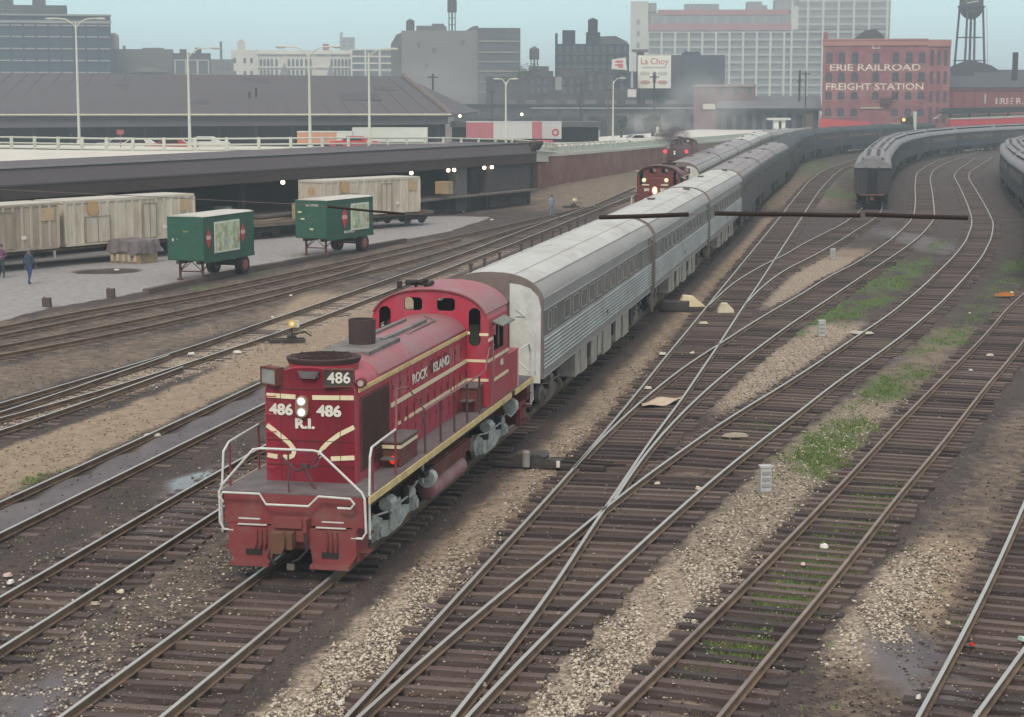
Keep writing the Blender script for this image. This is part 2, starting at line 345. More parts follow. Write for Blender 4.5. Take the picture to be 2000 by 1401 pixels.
def rail_mesh(P, rusty, hz=0.2):
    prof = [(-.065, -.155), (.065, -.155), (.065, -.14), (.012, -.125), (.012, -.045), (.036, -.035), (.036, -.004), (.028, 0), (-.028, 0), (-.036, -.004), (-.036, -.035), (-.012, -.045), (-.012, -.125), (-.065, -.14)]
    P = np.array(P, float); T = np.gradient(P, axis=0); T /= np.hypot(T[:, 0], T[:, 1])[:, None]; N = np.stack([T[:, 1], -T[:, 0]], 1)
    n = len(prof); V = []; F = []; M = []
    for i in range(len(P)):
        for a, z in prof: V.append((P[i, 0] + N[i, 0] * a, P[i, 1] + N[i, 1] * a, hz + z))
    for i in range(len(P) - 1):
        for k in range(n):
            F.append((i * n + k, i * n + (k + 1) % n, (i + 1) * n + (k + 1) % n, (i + 1) * n + k)); M.append(1 if k in (6, 7, 8) else 0)
    F.append(tuple(range(n))); M.append(0); F.append(tuple(range(len(V) - 1, len(V) - n - 1, -1))); M.append(0)
    me = bpy.data.meshes.new('rail'); me.from_pydata(V, [], F); me.materials.append(RAILS); me.materials.append(RAILR if rusty else RAILT)
    me.polygons.foreach_set('material_index', M); me.update(); return me
def tie_variant(i):
    b = MB(); r = random.Random(i); L = 0.5
    b.box(-L, L, -.115, .115, -.12, 0)
    v = [(x, y + r.uniform(-.012, .012), z + (r.uniform(-.012, 0.006) if z > -.05 else 0)) for x, y, z in b.v]; b.v = v
    me = b.mesh('sleeper', TIE[i % 4]); return me
TIEM = [tie_variant(i) for i in range(8)]
def track(label, rails, segs, rusty=False, zt=0.045, spacing=0.56):
    """rails: names; segs: (left, right, y0, y1) spans for the sleepers"""
    root = thing('railway_track', label, 'railway track', (0, 0, 0))
    for k in rails:
        o = bpy.data.objects.new('rail', rail_mesh(G[k], rusty)); COL.objects.link(o); o.parent = root
        if k.endswith('x'): pass
    spots = []
    for (l, r_, y0, y1) in segs:
        P = G[l]; d = np.r_[0, np.cumsum(np.hypot(*np.diff(P, axis=0).T))]
        s = 0.0
        while s < d[-1]:
            x = np.interp(s, d, P[:, 0]); y = np.interp(s, d, P[:, 1])
            x2 = np.interp(s + .5, d, P[:, 0]); y2 = np.interp(s + .5, d, P[:, 1]); tx, ty = x2 - x, y2 - y; h = math.hypot(tx, ty)
            s += spacing * rnd.uniform(.9, 1.1)
            if h < 1e-6 or y < y0 or y > y1: continue
            tx, ty = tx / h, ty / h; nx, ny = ty, -tx
            # distance to right rail along the normal
            g = 1.5
            for _ in range(4):
                yy = y + ny * g; xr = float(X[r_](yy)); g = max(1.2, (xr - x) / nx)
            g = min(g, 5.2)
            a = -0.50 + rnd.uniform(-.13, .10); b = g + 0.50 + rnd.uniform(-.10, .13)
            cx, cy = x + nx * (a + b) / 2, y + ny * (a + b) / 2
            spots.append((cx, cy, b - a, math.atan2(ny, nx) + rnd.gauss(0, .016)))
    spots.sort(key=lambda t: t[1])
    for (cx, cy, ln, ang) in spots[:100]:
        o = bpy.data.objects.new('sleeper', TIEM[rnd.randrange(8)]); COL.objects.link(o); o.parent = root
        o.location = (cx, cy, zt + rnd.uniform(-.022, .012)); o.rotation_euler = (rnd.uniform(-.02, .02), 0, ang); o.scale = (ln, rnd.uniform(.85, 1.12), 1)
    rest = spots[100:]
    if rest:
        b = MB()
        for (cx, cy, ln, ang) in rest:
            ca, sa = math.cos(ang), math.sin(ang); z = zt + rnd.uniform(-.01, .01); w_ = rnd.uniform(.1, .125); mi = rnd.randrange(4)
            c = [(-ln / 2, -w_), (ln / 2, -w_), (ln / 2, w_), (-ln / 2, w_)]
            b.add([(cx + p * ca - q * sa, cy + p * sa + q * ca, zz) for zz in (z - .1, z) for p, q in c],
                  [(4, 5, 6, 7), (0, 1, 5, 4), (1, 2, 6, 5), (2, 3, 7, 6), (3, 0, 4, 7)], mi)
        o = b.build('sleeper_row', TIE, root); o['kind'] = 'stuff'
    return root
track('rusty track nearest the pavement with the green trailers', ['A_l', 'A_r'], [('A_l', 'A_r', 50, 112)], True, 0.0)
track('rusty second track out from the pavement, joining the first near its far end', ['B_l', 'B_r'], [('B_l', 'B_r', 50, 100)], True, 0.0)
track('bright track whose rails double at the near end, beside the sandy strip', ['C_l', 'C_r', 'C_l2', 'C_r2'], [('C_l', 'C_r2', 40, 66), ('C_l', 'C_r', 66, 190)], False, 0.02)
track('bright track sunk in gray mud beside the sandy strip', ['F_l', 'F_r'], [('F_l', 'F_r', 20, 130)], False, 0.005)
track('bright track with worn ties just left of the red engine', ['G_l', 'G_r'], [('G_l', 'G_r', 18, 330)], False, 0.04)
track('bright track under the red engine and the silver coaches', ['H_l', 'H_r'], [('H_l', 'H_r', 18, 380)], False, 0.04)
track('straight bright track with crossing frogs, first right of the silver train', ['I_l', 'I_r'],
      [('I_l', 'K_r', 20, 47.5), ('I_l', 'N_r', 47.8, 72), ('I_l', 'I_r', 72.4, 84), ('I_l', 'P_r', 84.3, 100), ('I_l', 'I_r', 100.5, 290)], False, 0.045)
track('diverging track that ends in the double curve right of the gray end coach', ['K_l', 'K_r'], [('K_l', 'K_r', 48, 300)], False, 0.04)
track('diverging track between the two long curves, passing right beside the gray end coach', ['N_l', 'N_r'], [('N_l', 'N_r', 72.5, 320)], False, 0.04)
track('short diverging track that leads under the gray end coach', ['P_l', 'P_r'], [('P_l', 'P_r', 101, 330)], False, 0.04)
track('weedy track with rust brown rail sides and long dark ties at lower right', ['L_l', 'L_r'], [('L_l', 'L_r', 20, 300)], True, 0.045)
track('bright track in black cinders cut off by the lower right corner', ['M_l', 'M_r'], [('M_l', 'M_r', 18, 80)], False, 0.02)

# ------------------------------------------------------------------ ground sheet with zones of real surface material
def axis(lo, hi, d0, d1, st, far, g=1.25):
    a = list(np.arange(d0, d1 + 1e-6, st)); s = st
    while a[-1] < hi: s *= g; a.append(min(a[-1] + s, hi))
    s = st; b = [a[0]]
    while b[-1] > lo: s *= g; b.append(max(b[-1] - s, lo))
    return np.array(b[:0:-1] + a)
gx = axis(-4000, 4000, -50, 75, 0.6, 0); gy = np.concatenate([np.array([-600, -300, -100, -30, 0, 12]), np.arange(20, 110, .6), np.arange(110, 340, 1.6), np.array([345, 360, 390, 440, 520, 640, 800, 1000, 1400, 2000, 3000, 4000])])
GX, GY = np.meshgrid(gx, gy)
def sm(a, b, x): t = np.clip((x - a) / (b - a), 0, 1); return t * t * (3 - 2 * t)
def band(xl, xr, soft=.35):
    return sm(-soft, soft, GX - xl) * sm(-soft, soft, xr - GX)
def yb(y0, y1, s=4): return sm(y0 - s, y0 + s, GY) * (1 - sm(y1 - s, y1 + s, GY))
XX = {k: f(GY) for k, f in X.items()}
def blob(px, py, rx, ry):
    p = at(px, py, 0); return np.exp(-(((GX - p.x) / rx) ** 2 + ((GY - p.y) / ry) ** 2))
curb = np.array([at(x, y, 0).xy[:] for x, y in ((0, 628), (92, 603), (217, 583), (290, 568), (400, 543), (560, 513), (640, 498), (760, 474), (880, 452), (960, 425))])
curbx = np.interp(GY, curb[:, 1], curb[:, 0]) + np.minimum(GY - curb[0, 1], 0) * .28
far = sm(140, 170, GY)
tan = band(XX['C_r2'] + 1.0, XX['F_l'] - .7, .35) * yb(-20, 92, 8) * .98
tan = np.maximum(tan, .44 * band(XX['B_r'] + .8, XX['C_l'] - .6, .6) * yb(0, 120))
tan = np.maximum(tan, .38 * band(XX['A_l'] - 2.2, XX['B_r'] + .8, .3) * yb(0, 130))
tan = np.maximum(tan, .68 * band(XX['H_r'] + 1.15, XX['I_l'] - .35, .5) * yb(0, 150))
tan = np.maximum(tan, .46 * band(XX['I_l'] + .1, XX['K_r'] - .1, .3) * yb(0, 50))
tan = np.maximum(tan, .44 * band(XX['L_l'] + .1, XX['L_r'] - .1, .3) * yb(0, 60))
tan = np.maximum(tan, .42 * band(XX['K_l'] + .1, XX['K_r'] + .3, .3) * yb(45, 100))
tan = np.maximum(tan, .22 * band(XX['F_r'] + .6, XX['G_l'] - .5, .6) * yb(0, 60))
tan = np.maximum(tan, .22 * band(XX['G_r'] + .6, XX['H_l'] - .5, .6) * yb(0, 60))
tan = np.maximum(tan, .60 * band(XX['I_r'] + 1, XX['N_l'] - .3, .5) * yb(60, 120)*(GY>58))
tan = np.maximum(tan, .8 * band(XX['L_r'] + .9, XX['L_r'] + 2.6, .6) * yb(30, 41, 3))
tan = np.maximum(tan, .42 * band(XX['L_r'] + .6, XX['L_r'] + 3.2, 1) * yb(26, 60, 4))
tan = np.maximum(tan, .5 * yb(30, 80) * band(XX['K_r'] + .5, XX['L_l'] - .5, .5))
grav = .98 * band(XX['H_r'] + 1.25, XX['I_l'] - .5, .3) * yb(0, 39, 5)
grav = np.maximum(grav, .56 * band(XX['H_r'] + 1.4, XX['I_l'] - .4, .4) * yb(30, 75, 8))
grav = np.maximum(grav, 1.0 * band(XX['K_r'] + .55, XX['L_l'] - .55, .3) * yb(0, 39, 3))
grav = np.maximum(grav, .62 * band(XX['K_r'] + .6, XX['L_l'] - .6, .3) * yb(35, 60, 4))
grav = np.maximum(grav, .85 * band(XX['N_r'] + .5, XX['K_l'] - .5, .4) * yb(56, 80, 4))
grav = np.maximum(grav, .95 * band(XX['P_r'] + .7, XX['N_l'] - .6, .4) * yb(80, 112, 4))
grav = np.maximum(grav, .95 * band(XX['L_r'] + .7, XX['L_r'] + 1.9, .35) * yb(31, 39, 2))
grav = np.maximum(grav, .68 * band(XX['C_l'] + .1, XX['C_r'] + .9, .4) * yb(50, 120, 5))
grav = np.maximum(grav, .35 * band(XX['G_l'] - 1, XX['H_l'], 1) * yb(0, 60, 5))
green = .95 * band(XX['K_l'] + .2, XX['K_r'] + .2, .3) * yb(50, 74, 5) * .72
green = np.maximum(green, .80 * band(XX['N_r'] + 1.0, XX['K_l'] - .8, .8) * yb(76, 125, 6))
green = np.maximum(green, .78 * band(XX['N_l'] - .2, XX['N_r'] + 1.0, .4) * yb(74, 112, 5))
green = np.maximum(green, .62 * band(XX['K_r'] + .6, XX['L_l'] - .6, .6) * yb(40, 95, 5))
green = np.maximum(green, .86 * band(XX['L_l'] + .2, XX['L_r'] - .1, .3) * yb(30, 54, 4))
green = np.maximum(green, .58 * band(XX['K_r'] + 1.5, XX['L_l'] - .9, .6) * yb(44, 72, 5))
green = np.maximum(green, .62 * band(XX['K_r'] + 1, XX['K_r'] + 4, .8) * yb(78, 112, 5))
green = np.maximum(green, 1.0 * blob(1650, 380, 3.5, 14))
for (px, py, rx, ry, a) in ((1180, 330, 6, 12, 1.0), (1130, 335, 6, 10, .9), (1240, 325, 6, 14, .9), (80, 935, 1.2, 2.5, .5), (620, 503, 2.0, 4, .8), (480, 533, 1.6, 3, .8), (370, 562, 1.5, 2.5, .8),
                            (1960, 860, 1.2, 2.5, .7), (1420, 560 - 15, 2, 5, .45), (700, 1150, .3, .9, .6), (270, 880, .6, 1.2, .4), (600, 612, 1, 3, .4)):
    green = np.maximum(green, a * blob(px, py, rx, ry))
prn = np.zeros_like(GX)
for (fx, fy, ph, am) in ((.9, .31, .4, 1), (1.7, .55, 2.1, .8), (2.9, .9, 4.2, .6), (.4, .17, 1.3, 1), (5.1, 1.4, 3.3, .35), (7.3, 2.6, .9, .3)):
    prn += am * np.sin(fx * (GX - .2 * GY) + ph + 1.3 * np.sin(fy * GY + ph * 2)) * np.cos(fy * GY * 1.3 + ph * 3)
prn = sm(-1.1, 1.3, prn)
green = green * (.42 + .62 * prn)
pave = sm(-.25, .25, curbx - GX) * yb(60, 150, 4) * sm(62, 66, GY)
pave = np.maximum(pave, sm(-.25, .25, curbx - GX) * (GY < 66) * sm(0, 10, GY))
pave *= 1 - .95 * np.clip(blob(190, 532, 1.6, 1.6) + blob(228, 530, 1.4, 1.4), 0, 1)
mud = .95 * band(XX['F_l'] + .12, XX['F_r'] - .12, .1) * yb(0, 80, 6)
for (px, py, rx, ry, a) in ((380, 960, .9, 3.5, .9), (430, 935, .8, 2.5, .9), (120, 1370, 1.2, 2.0, .9), (300, 1030, .6, 2, .8), (1790, 1290, 1.0, 3.0, .9), (1740, 700, 1.4, 4, .5), (1790, 470, 2.6, 18, .7), (1880, 700, 1.5, 4, .5), (1600, 930, 1, 3, .4)):
    mud = np.maximum(mud, a * blob(px, py, rx, ry))
wet = blob(355, 945, .5, 1.0) + blob(1815, 1300, .7, 1.6) * .35 + blob(60, 1395, .9, .9) * .5 + blob(390, 960, .5, 2.2) * .6 + blob(430, 925, .5, 1.5) * .7
wet = np.clip(wet, 0, 1)
tan = np.maximum(tan, .50 * far * (1 - sm(10, 22, GX - .12 * GY + 4) * (GY < 330)))
lotg = .5 * sm(200, 240, GY) * sm(-30, 20, GX - 5)
green = np.maximum(green, lotg * (GX < 45))
gz = -.01 + .012 * np.sin(GX * 1.7) * np.sin(GY * .9) * (GY < 400)
gz = gz + .03 * np.clip(grav, 0, 1) * (GY < 130) * (1 - np.clip(green, 0, 1))
gz = np.where(mud > .5, .045, gz) * (GY < 400) + 0
gz += .055 * (pave > .5)
for l_, r_, y1_ in (('G_l', 'G_r', 90), ('H_l', 'H_r', 90), ('I_l', 'K_r', 47), ('I_l', 'N_r', 71), ('K_l', 'K_r', 110), ('L_l', 'L_r', 90), ('M_l', 'M_r', 60), ('N_l', 'N_r', 110)):
    gz = gz - .05 * band(XX[l_] - .4, XX[r_] + .4, .25) * (GY < y1_) * ((GY > 47) | (l_ not in 'K_l') ) * (gz > -.04)
nx_, ny_ = len(gx), len(gy)
V = np.stack([GX.ravel(), GY.ravel(), gz.ravel()], 1)
ii = np.arange(ny_ * nx_).reshape(ny_, nx_)
Fq = np.stack([ii[:-1, :-1].ravel(), ii[:-1, 1:].ravel(), ii[1:, 1:].ravel(), ii[1:, :-1].ravel()], 1)
def np_mesh(name, V, F, mats, mi=None):
    me = bpy.data.meshes.new(name); me.vertices.add(len(V)); me.vertices.foreach_set('co', np.asarray(V, np.float32).ravel())
    k = F.shape[1]; me.loops.add(F.size); me.loops.foreach_set('vertex_index', F.astype(np.int32).ravel())
    me.polygons.add(len(F)); me.polygons.foreach_set('loop_start', np.arange(len(F), dtype=np.int32) * k)
    for m in mats: me.materials.append(m)
    if mi is not None: me.polygons.foreach_set('material_index', np.asarray(mi, np.int32))
    me.update(calc_edges=True); me.validate(); return me
def ground_mat():
    m = bpy.data.materials.new('yard_ground'); m.use_nodes = True; n = m.node_tree; L = n.links; b = n.nodes['Principled BSDF']
    b.inputs['Specular IOR Level'].default_value = .35
    geo = n.nodes.new('ShaderNodeNewGeometry')
    def noise(s, d=6, r=.65, stretch=None):
        t = n.nodes.new('ShaderNodeTexNoise'); t.inputs['Scale'].default_value = s; t.inputs['Detail'].default_value = d; t.inputs['Roughness'].default_value = r
        if stretch:
            mp = n.nodes.new('ShaderNodeMapping'); mp.inputs['Rotation'].default_value = (0, 0, .22); mp.inputs['Scale'].default_value = stretch
            L.new(geo.outputs['Position'], mp.inputs[0]); L.new(mp.outputs[0], t.inputs['Vector'])
        else: L.new(geo.outputs['Position'], t.inputs['Vector'])
        return t.outputs[0]
    def ramp(v, stops):
        r = n.nodes.new('ShaderNodeValToRGB'); e = r.color_ramp.elements
        while len(e) < len(stops): e.new(.5)
        for i, (p, c) in enumerate(stops): e[i].position = p; e[i].color = (*c, 1)
        L.new(v, r.inputs[0]); return r.outputs[0]
    def math_(op, a, b_=None, clamp=False):
        q = n.nodes.new('ShaderNodeMath'); q.operation = op; q.use_clamp = clamp
        for i, x in enumerate((a, b_)):
            if x is None: continue
            if isinstance(x, (int, float)): q.inputs[i].default_value = x
            else: L.new(x, q.inputs[i])
        return q.outputs[0]
    def attr(nm):
        a = n.nodes.new('ShaderNodeAttribute'); a.attribute_name = nm; return a.outputs['Fac']
    nb = noise(.55, 8, .7, (1.6, .6, 1)); nf = noise(9, 5, .75); nm_ = noise(2.6, 7, .72)
    vor = n.nodes.new('ShaderNodeTexVoronoi'); vor.inputs['Scale'].default_value = 16; L.new(geo.outputs['Position'], vor.inputs['Vector'])
    cinder = ramp(math_('ADD', math_('MULTIPLY', nb, .55), math_('MULTIPLY', nf, .45)), [(.30, (.020, .016, .017)), (.46, (.050, .040, .038)), (.6, (.082, .064, .056)), (.72, (.15, .118, .095))])
    def mask(nm, k=1.1, s=2.4):
        v = math_('ADD', attr(nm), math_('MULTIPLY', math_('SUBTRACT', math_('ADD', math_('MULTIPLY', nm_, .6), math_('MULTIPLY', nb, .4)), .5), k))
        return math_('ADD', math_('MULTIPLY', math_('SUBTRACT', v, .5), s), .5, True)
    def mix(f, a, c):
        q = n.nodes.new('ShaderNodeMixRGB'); L.new(f, q.inputs[0]); L.new(a, q.inputs[1])
        if isinstance(c, tuple): q.inputs[2].default_value = (*c, 1)
        else: L.new(c, q.inputs[2])
        return q.outputs[0]
    tanc = ramp(nm_, [(.3, (.18, .138, .10)), (.55, (.30, .24, .17)), (.75, (.39, .325, .235))])
    gravc = ramp(math_('ADD', math_('MULTIPLY', vor.outputs['Color'], .5), math_('MULTIPLY', nf, .5)), [(.25, (.11, .088, .068)), (.5, (.28, .235, .18)), (.78, (.50, .44, .35))])
    grc = ramp(nf, [(.3, (.04, .06, .025)), (.55, (.075, .13, .04)), (.75, (.14, .22, .06))])
    pavc = ramp(nm_, [(.3, (.185, .185, .19)), (.5, (.26, .26, .262)), (.7, (.34, .34, .335))])
    mudc = ramp(nb, [(.3, (.085, .08, .088)), (.6, (.15, .142, .152)), (.8, (.19, .18, .19))])
    c = mix(mask('w_tan'), cinder, tanc); c = mix(mask('w_grav', 1.2, 2.2), c, gravc); c = mix(mask('w_mud', .7, 3), c, mudc)
    mp_ = mask('w_pave', .35, 4); c = mix(mp_, c, pavc); c = mix(mask('w_green', 1.7, 2.6), c, grc)
    wetm = mask('w_wet', .6, 3); c = mix(math_('MULTIPLY', wetm, .55), c, (.06, .06, .068))
    L.new(c, b.inputs['Base Color'])
    L.new(math_('SUBTRACT', .9, math_('MULTIPLY', wetm, .78)), b.inputs['Roughness'])
    bp = n.nodes.new('ShaderNodeBump'); bp.inputs['Distance'].default_value = .05; bp.inputs['Strength'].default_value = .7
    h = math_('MULTIPLY', math_('ADD', math_('MULTIPLY', nf, .6), math_('MULTIPLY', vor.outputs['Distance'], .5)), math_('SUBTRACT', 1.0, math_('MAXIMUM', wetm, math_('MULTIPLY', mp_, .8))))
    L.new(h, bp.inputs['Height']); L.new(bp.outputs[0], b.inputs['Normal'])
    return m
me = np_mesh('ground', V, Fq, [ground_mat()])
for nm, W_ in (('w_tan', tan), ('w_grav', grav), ('w_green', green), ('w_pave', pave), ('w_mud', mud), ('w_wet', wet)):
    a = me.attributes.new(nm, 'FLOAT', 'POINT'); a.data.foreach_set('value', np.clip(W_, 0, 1.2).astype(np.float32).ravel())
ground = bpy.data.objects.new('ground', me); COL.objects.link(ground); tag(ground, 'cinder, sand, gravel and pavement ground of the rail yard', 'ground', kind='structure')

# loose stones and weeds: uncountable
rs = np.random.RandomState(3)
def sample(Wt, n, ymin, ymax, xmin=-30, xmax=45, power=2.0):
    """random ground points, denser near the camera, accepted by zone weight"""
    out = []
    from_y = 1 / ymax; to_y = 1 / ymin
    while sum(len(o) for o in out) < n:
        k = 40000
        Y = 1 / (from_y + (to_y - from_y) * rs.rand(k)); Xs = (rs.rand(k) - .5) * .62 * Y
        ix = np.clip(np.searchsorted(gx, Xs) - 1, 0, nx_ - 1); iy = np.clip(np.searchsorted(gy, Y) - 1, 0, ny_ - 1)
        keep = rs.rand(k) < Wt[iy, ix]
        out.append(np.stack([Xs[keep], Y[keep], gz[iy, ix][keep]], 1))
    return np.concatenate(out)[:n]
def stones(name, label, P, s0, s1, mats, flat=.6):
    oc = np.array([(1, 0, 0), (-1, 0, 0), (0, 1, 0), (0, -1, 0), (0, 0, 1), (0, 0, -1)], float)
    fc = np.array([(0, 2, 4), (2, 1, 4), (1, 3, 4), (3, 0, 4), (2, 0, 5), (1, 2, 5), (3, 1, 5), (0, 3, 5)])
    n = len(P); S = s0 + (s1 - s0) * rs.rand(n, 1, 1) ** 2
    J = oc[None] * (1 + .5 * (rs.rand(n, 6, 3) - .5)) + .35 * (rs.rand(n, 6, 3) - .5); a = rs.rand(n) * 6.28
    ca, sa = np.cos(a)[:, None], np.sin(a)[:, None]
    Vv = np.stack([J[:, :, 0] * ca - J[:, :, 1] * sa, J[:, :, 0] * sa + J[:, :, 1] * ca, J[:, :, 2] * flat], 2) * S
    Vv = Vv + P[:, None, :] + np.array([0, 0, .25]) * S
    F = (fc[None] + (np.arange(n) * 6)[:, None, None]).reshape(-1, 3)
    mi = np.repeat(rs.randint(0, len(mats), n), 8)
    o = bpy.data.objects.new(name, np_mesh(name, Vv.reshape(-1, 3), F, mats, mi)); COL.objects.link(o); tag(o, label, 'stones', kind='stuff'); return o
def flatm(nm, c): return mat(nm, c, .95, scale=9)
near = np.clip(grav, 0, 1) ** 2 * (GY < 75)
stones('ballast_stones', 'pale crushed stone between the tracks', sample(near, 30000, 24, 75), .018, .05, [flatm('st1', (.52, .47, .38)), flatm('st2', (.36, .315, .25)), flatm('st3', (.18, .15, .13)), flatm('st4', (.66, .62, .52))])
allw = (1 - np.clip(pave, 0, 1)) * (GY < 90) * (1 - .7 * np.clip(mud, 0, 1)) * .8 * (1 - .8 * sm(.6, .95, tan))
stones('cinder_lumps', 'dark cinders and brown stones over the yard', sample(allw, 26000, 24, 85), .012, .045, [flatm('st5', (.05, .042, .04)), flatm('st6', (.09, .07, .065)), flatm('st7', (.15, .12, .10)), flatm('st8', (.20, .16, .125))])
def blades(name, label, P, h0, h1, mats, per=6):
    n = len(P); P = np.repeat(P, per, 0) + (rs.rand(n * per, 3) - .5) * np.array([.16, .16, 0]); n *= per
    a = rs.rand(n) * 6.28; h = h0 + (h1 - h0) * rs.rand(n) ** 1.6; w_ = .008 + .012 * rs.rand(n); lean = (rs.rand(n, 2) - .5) * h[:, None] * 1.3
    dx, dy = np.cos(a) * w_, np.sin(a) * w_
    A = P + np.stack([dx, dy, 0 * dx], 1); B = P - np.stack([dx, dy, 0 * dx], 1); C = P + np.stack([lean[:, 0], lean[:, 1], h], 1)
    Vv = np.stack([A, B, C], 1).reshape(-1, 3); F = np.arange(n * 3).reshape(-1, 3)
    o = bpy.data.objects.new(name, np_mesh(name, Vv, F, mats, rs.randint(0, len(mats), n))); COL.objects.link(o); tag(o, label, 'weeds', kind='stuff'); return o
GM = [flatm('gr1', (.10, .23, .05)), flatm('gr2', (.065, .15, .04)), flatm('gr3', (.18, .30, .07)), flatm('gr4', (.26, .23, .12))]
clump = .5 + .5 * np.sin(GX * 2.1 + np.sin(GY * 1.3) * 2) * np.sin(GY * .9 + np.cos(GX * 1.1) * 2)
gw = np.clip((np.clip(green, 0, 1) - .30) * 1.9, 0, 1) * (.25 + clump)
allz = np.zeros_like(GX)
for l_, r_ in (('F_r', 'G_l'), ('G_l', 'G_r'), ('H_l', 'H_r'), ('I_l', 'K_r'), ('I_l', 'N_r'), ('K_l', 'K_r'), ('L_l', 'L_r'), ('M_l', 'M_r')):
    allz = np.maximum(allz, band(XX[l_] - .5, XX[r_] + .5, .2))
P_ = sample(allz * .7 * (GY < 75), 9000, 24, 75); P_[:, 2] = .045
stones('spilled_stones', 'gravel and splinters spilled over the ties', P_, .010, .034, [MC['st2'], MC['st3'], MC['st6'], MC['st7'], MC['st1']], .5)
P_ = sample(np.clip(tan, 0, 1) ** 2 * (GY < 110), 9000, 24, 110)
stones('tan_stones', 'tan and brown stones on the sandy ground', P_, .012, .040, [flatm('st9', (.30, .235, .17)), flatm('st10', (.20, .155, .115)), flatm('st11', (.10, .08, .065)), flatm('st12', (.42, .35, .26))], .5)
blades('weeds', 'low green weeds growing in and between the tracks', sample(gw, 11000, 26, 150), .02, .12, GM)
gw2 = .02 * (1 - np.clip(pave, 0, 1)) * (1 - np.clip(mud, 0, 1)) * clump
blades('sparse_grass', 'thin dry grass tufts over the yard', sample(gw2, 900, 26, 110), .02, .10, GM[2:], 5)
# ------------------------------------------------------------------ red hood locomotive
def path_pt(P, s0y, dist=0):
    """point at arc distance after the first point with Y>=s0y"""
    d = np.r_[0, np.cumsum(np.hypot(*np.diff(P, axis=0).T))]
    s = np.interp(s0y, P[:, 1], d) + dist
    return np.array([np.interp(s, d, P[:, 0]), np.interp(s, d, P[:, 1])])
def place_on(P, y0, dist, length):
    a = path_pt(P, y0, dist); b = path_pt(P, y0, dist + length)
    return (a[0], a[1], 0.2), -math.atan2(b[0] - a[0], b[1] - a[1])
def hood_prof(hw, zb, zs, zt, n=8):
    return [(-hw, zb), (hw, zb), (hw, zs)] + [(hw * math.cos(t) if 1 else 0, zs + (zt - zs) * math.sin(t)) for t in [math.pi / 2 * i / n for i in range(1, n)]] + [(0, zt)] + \
           [(-hw * math.cos(t), zs + (zt - zs) * math.sin(t)) for t in [math.pi / 2 * i / n for i in range(n - 1, 0, -1)]] + [(-hw, zs)]
def arch(hw, z0, zs, zt, e=2.4, n=9):
    """super-elliptic roof profile"""
    P = [(-hw, z0), (hw, z0)]
    for i in range(0, 2 * n + 1):
        t = math.pi * i / (2 * n); c, s_ = math.cos(t), math.sin(t)
        P.append((hw * math.copysign(abs(c) ** (2 / e), c), zs + (zt - zs) * abs(s_) ** (2 / e)))
    return P
def rounded(cx, cz, w_, h, r, n=4):
    P = []
    for sx, sz, a0 in ((1, 1, 0), (-1, 1, 90), (-1, -1, 180), (1, -1, 270)):
        for i in range(n + 1):
            a = math.radians(a0 + 90 * i / n); P.append((cx + sx * (w_ / 2 - r) + r * math.cos(a), cz + sz * (h / 2 - r) + r * math.sin(a)))
    return P
def truck(parent, yc, wb, name='truck', m=None, wm=None, wd=1.0):
    m = m or SILVT; hw = wb / 2
    t = MB()
    for s in (-1, 1):
        x0, x1 = (1.02, 1.14) if s > 0 else (-1.14, -1.02)
        prof = [(-hw - .42, .50), (-hw - .42, .72), (-hw - .1, .86), (-hw * .45, .60), (hw * .45, .60), (hw + .1, .86), (hw + .42, .72), (hw + .42, .50), (hw + .2, .30), (hw - .25, .34), (hw * .4, .20), (-hw * .4, .20), (-hw + .25, .34), (-hw - .2, .30)]
        prof = [(y + yc, z) for y, z in prof]
        t.prism(prof, x0, x1, 'x', 0)
        for q in (-hw, hw):
            t.box(x1 * .99 if s > 0 else x0 - .10, x1 + .10 if s > 0 else x0 * .99, yc + q - .15, yc + q + .15, .36, .64, 0)
            t.cyl((s * 1.22, yc + q, .50), (s * 1.29, yc + q, .50), .11, 10, 0)
            t.cyl((s * 1.18, yc + q * .55, .62), (s * 1.18, yc + q * .55, .98), .09, 8, 1)
        for q in (-.38, -.2, 0, .2, .38): t.cyl((s * 1.16, yc + q, .32), (s * 1.16, yc + q, .66), .07, 7, 0)
        t.box(s * 1.1 - .1, s * 1.1 + .1, yc - .35, yc + .35, .66, .86, 0)
        t.cyl((s * 1.2, yc - hw * .62, .95), (s * 1.2, yc - hw * .62 + .45, .95), .14, 10, 0)
        t.tube([(s * 1.2, yc - hw - .4, .9), (s * 1.24, yc - hw * .5, .78), (s * 1.24, yc + hw * .5, .78), (s * 1.2, yc + hw + .3, .92)], .025, 5, 0)
    t.box(-1.0, 1.0, yc - .3, yc + .3, .45, .8, 1)
    o = t.build(name, [m, DK], parent)
    for q in (-hw, hw):
        wmb = MB()
        for s in (-1, 1):
            wmb.cyl((s * .70, yc + q, wd / 2), (s * .83, yc + q, wd / 2), wd / 2, 20, 0)
            wmb.cyl((s * .66, yc + q, wd / 2), (s * .70, yc + q, wd / 2), wd / 2 + .03, 20, 0)
        wmb.cyl((-.8, yc + q, wd / 2), (.8, yc + q, wd / 2), .08, 8, 1)
        wmb.build('wheel_set', [DK, DK], o)
    return o
LW = 1.54
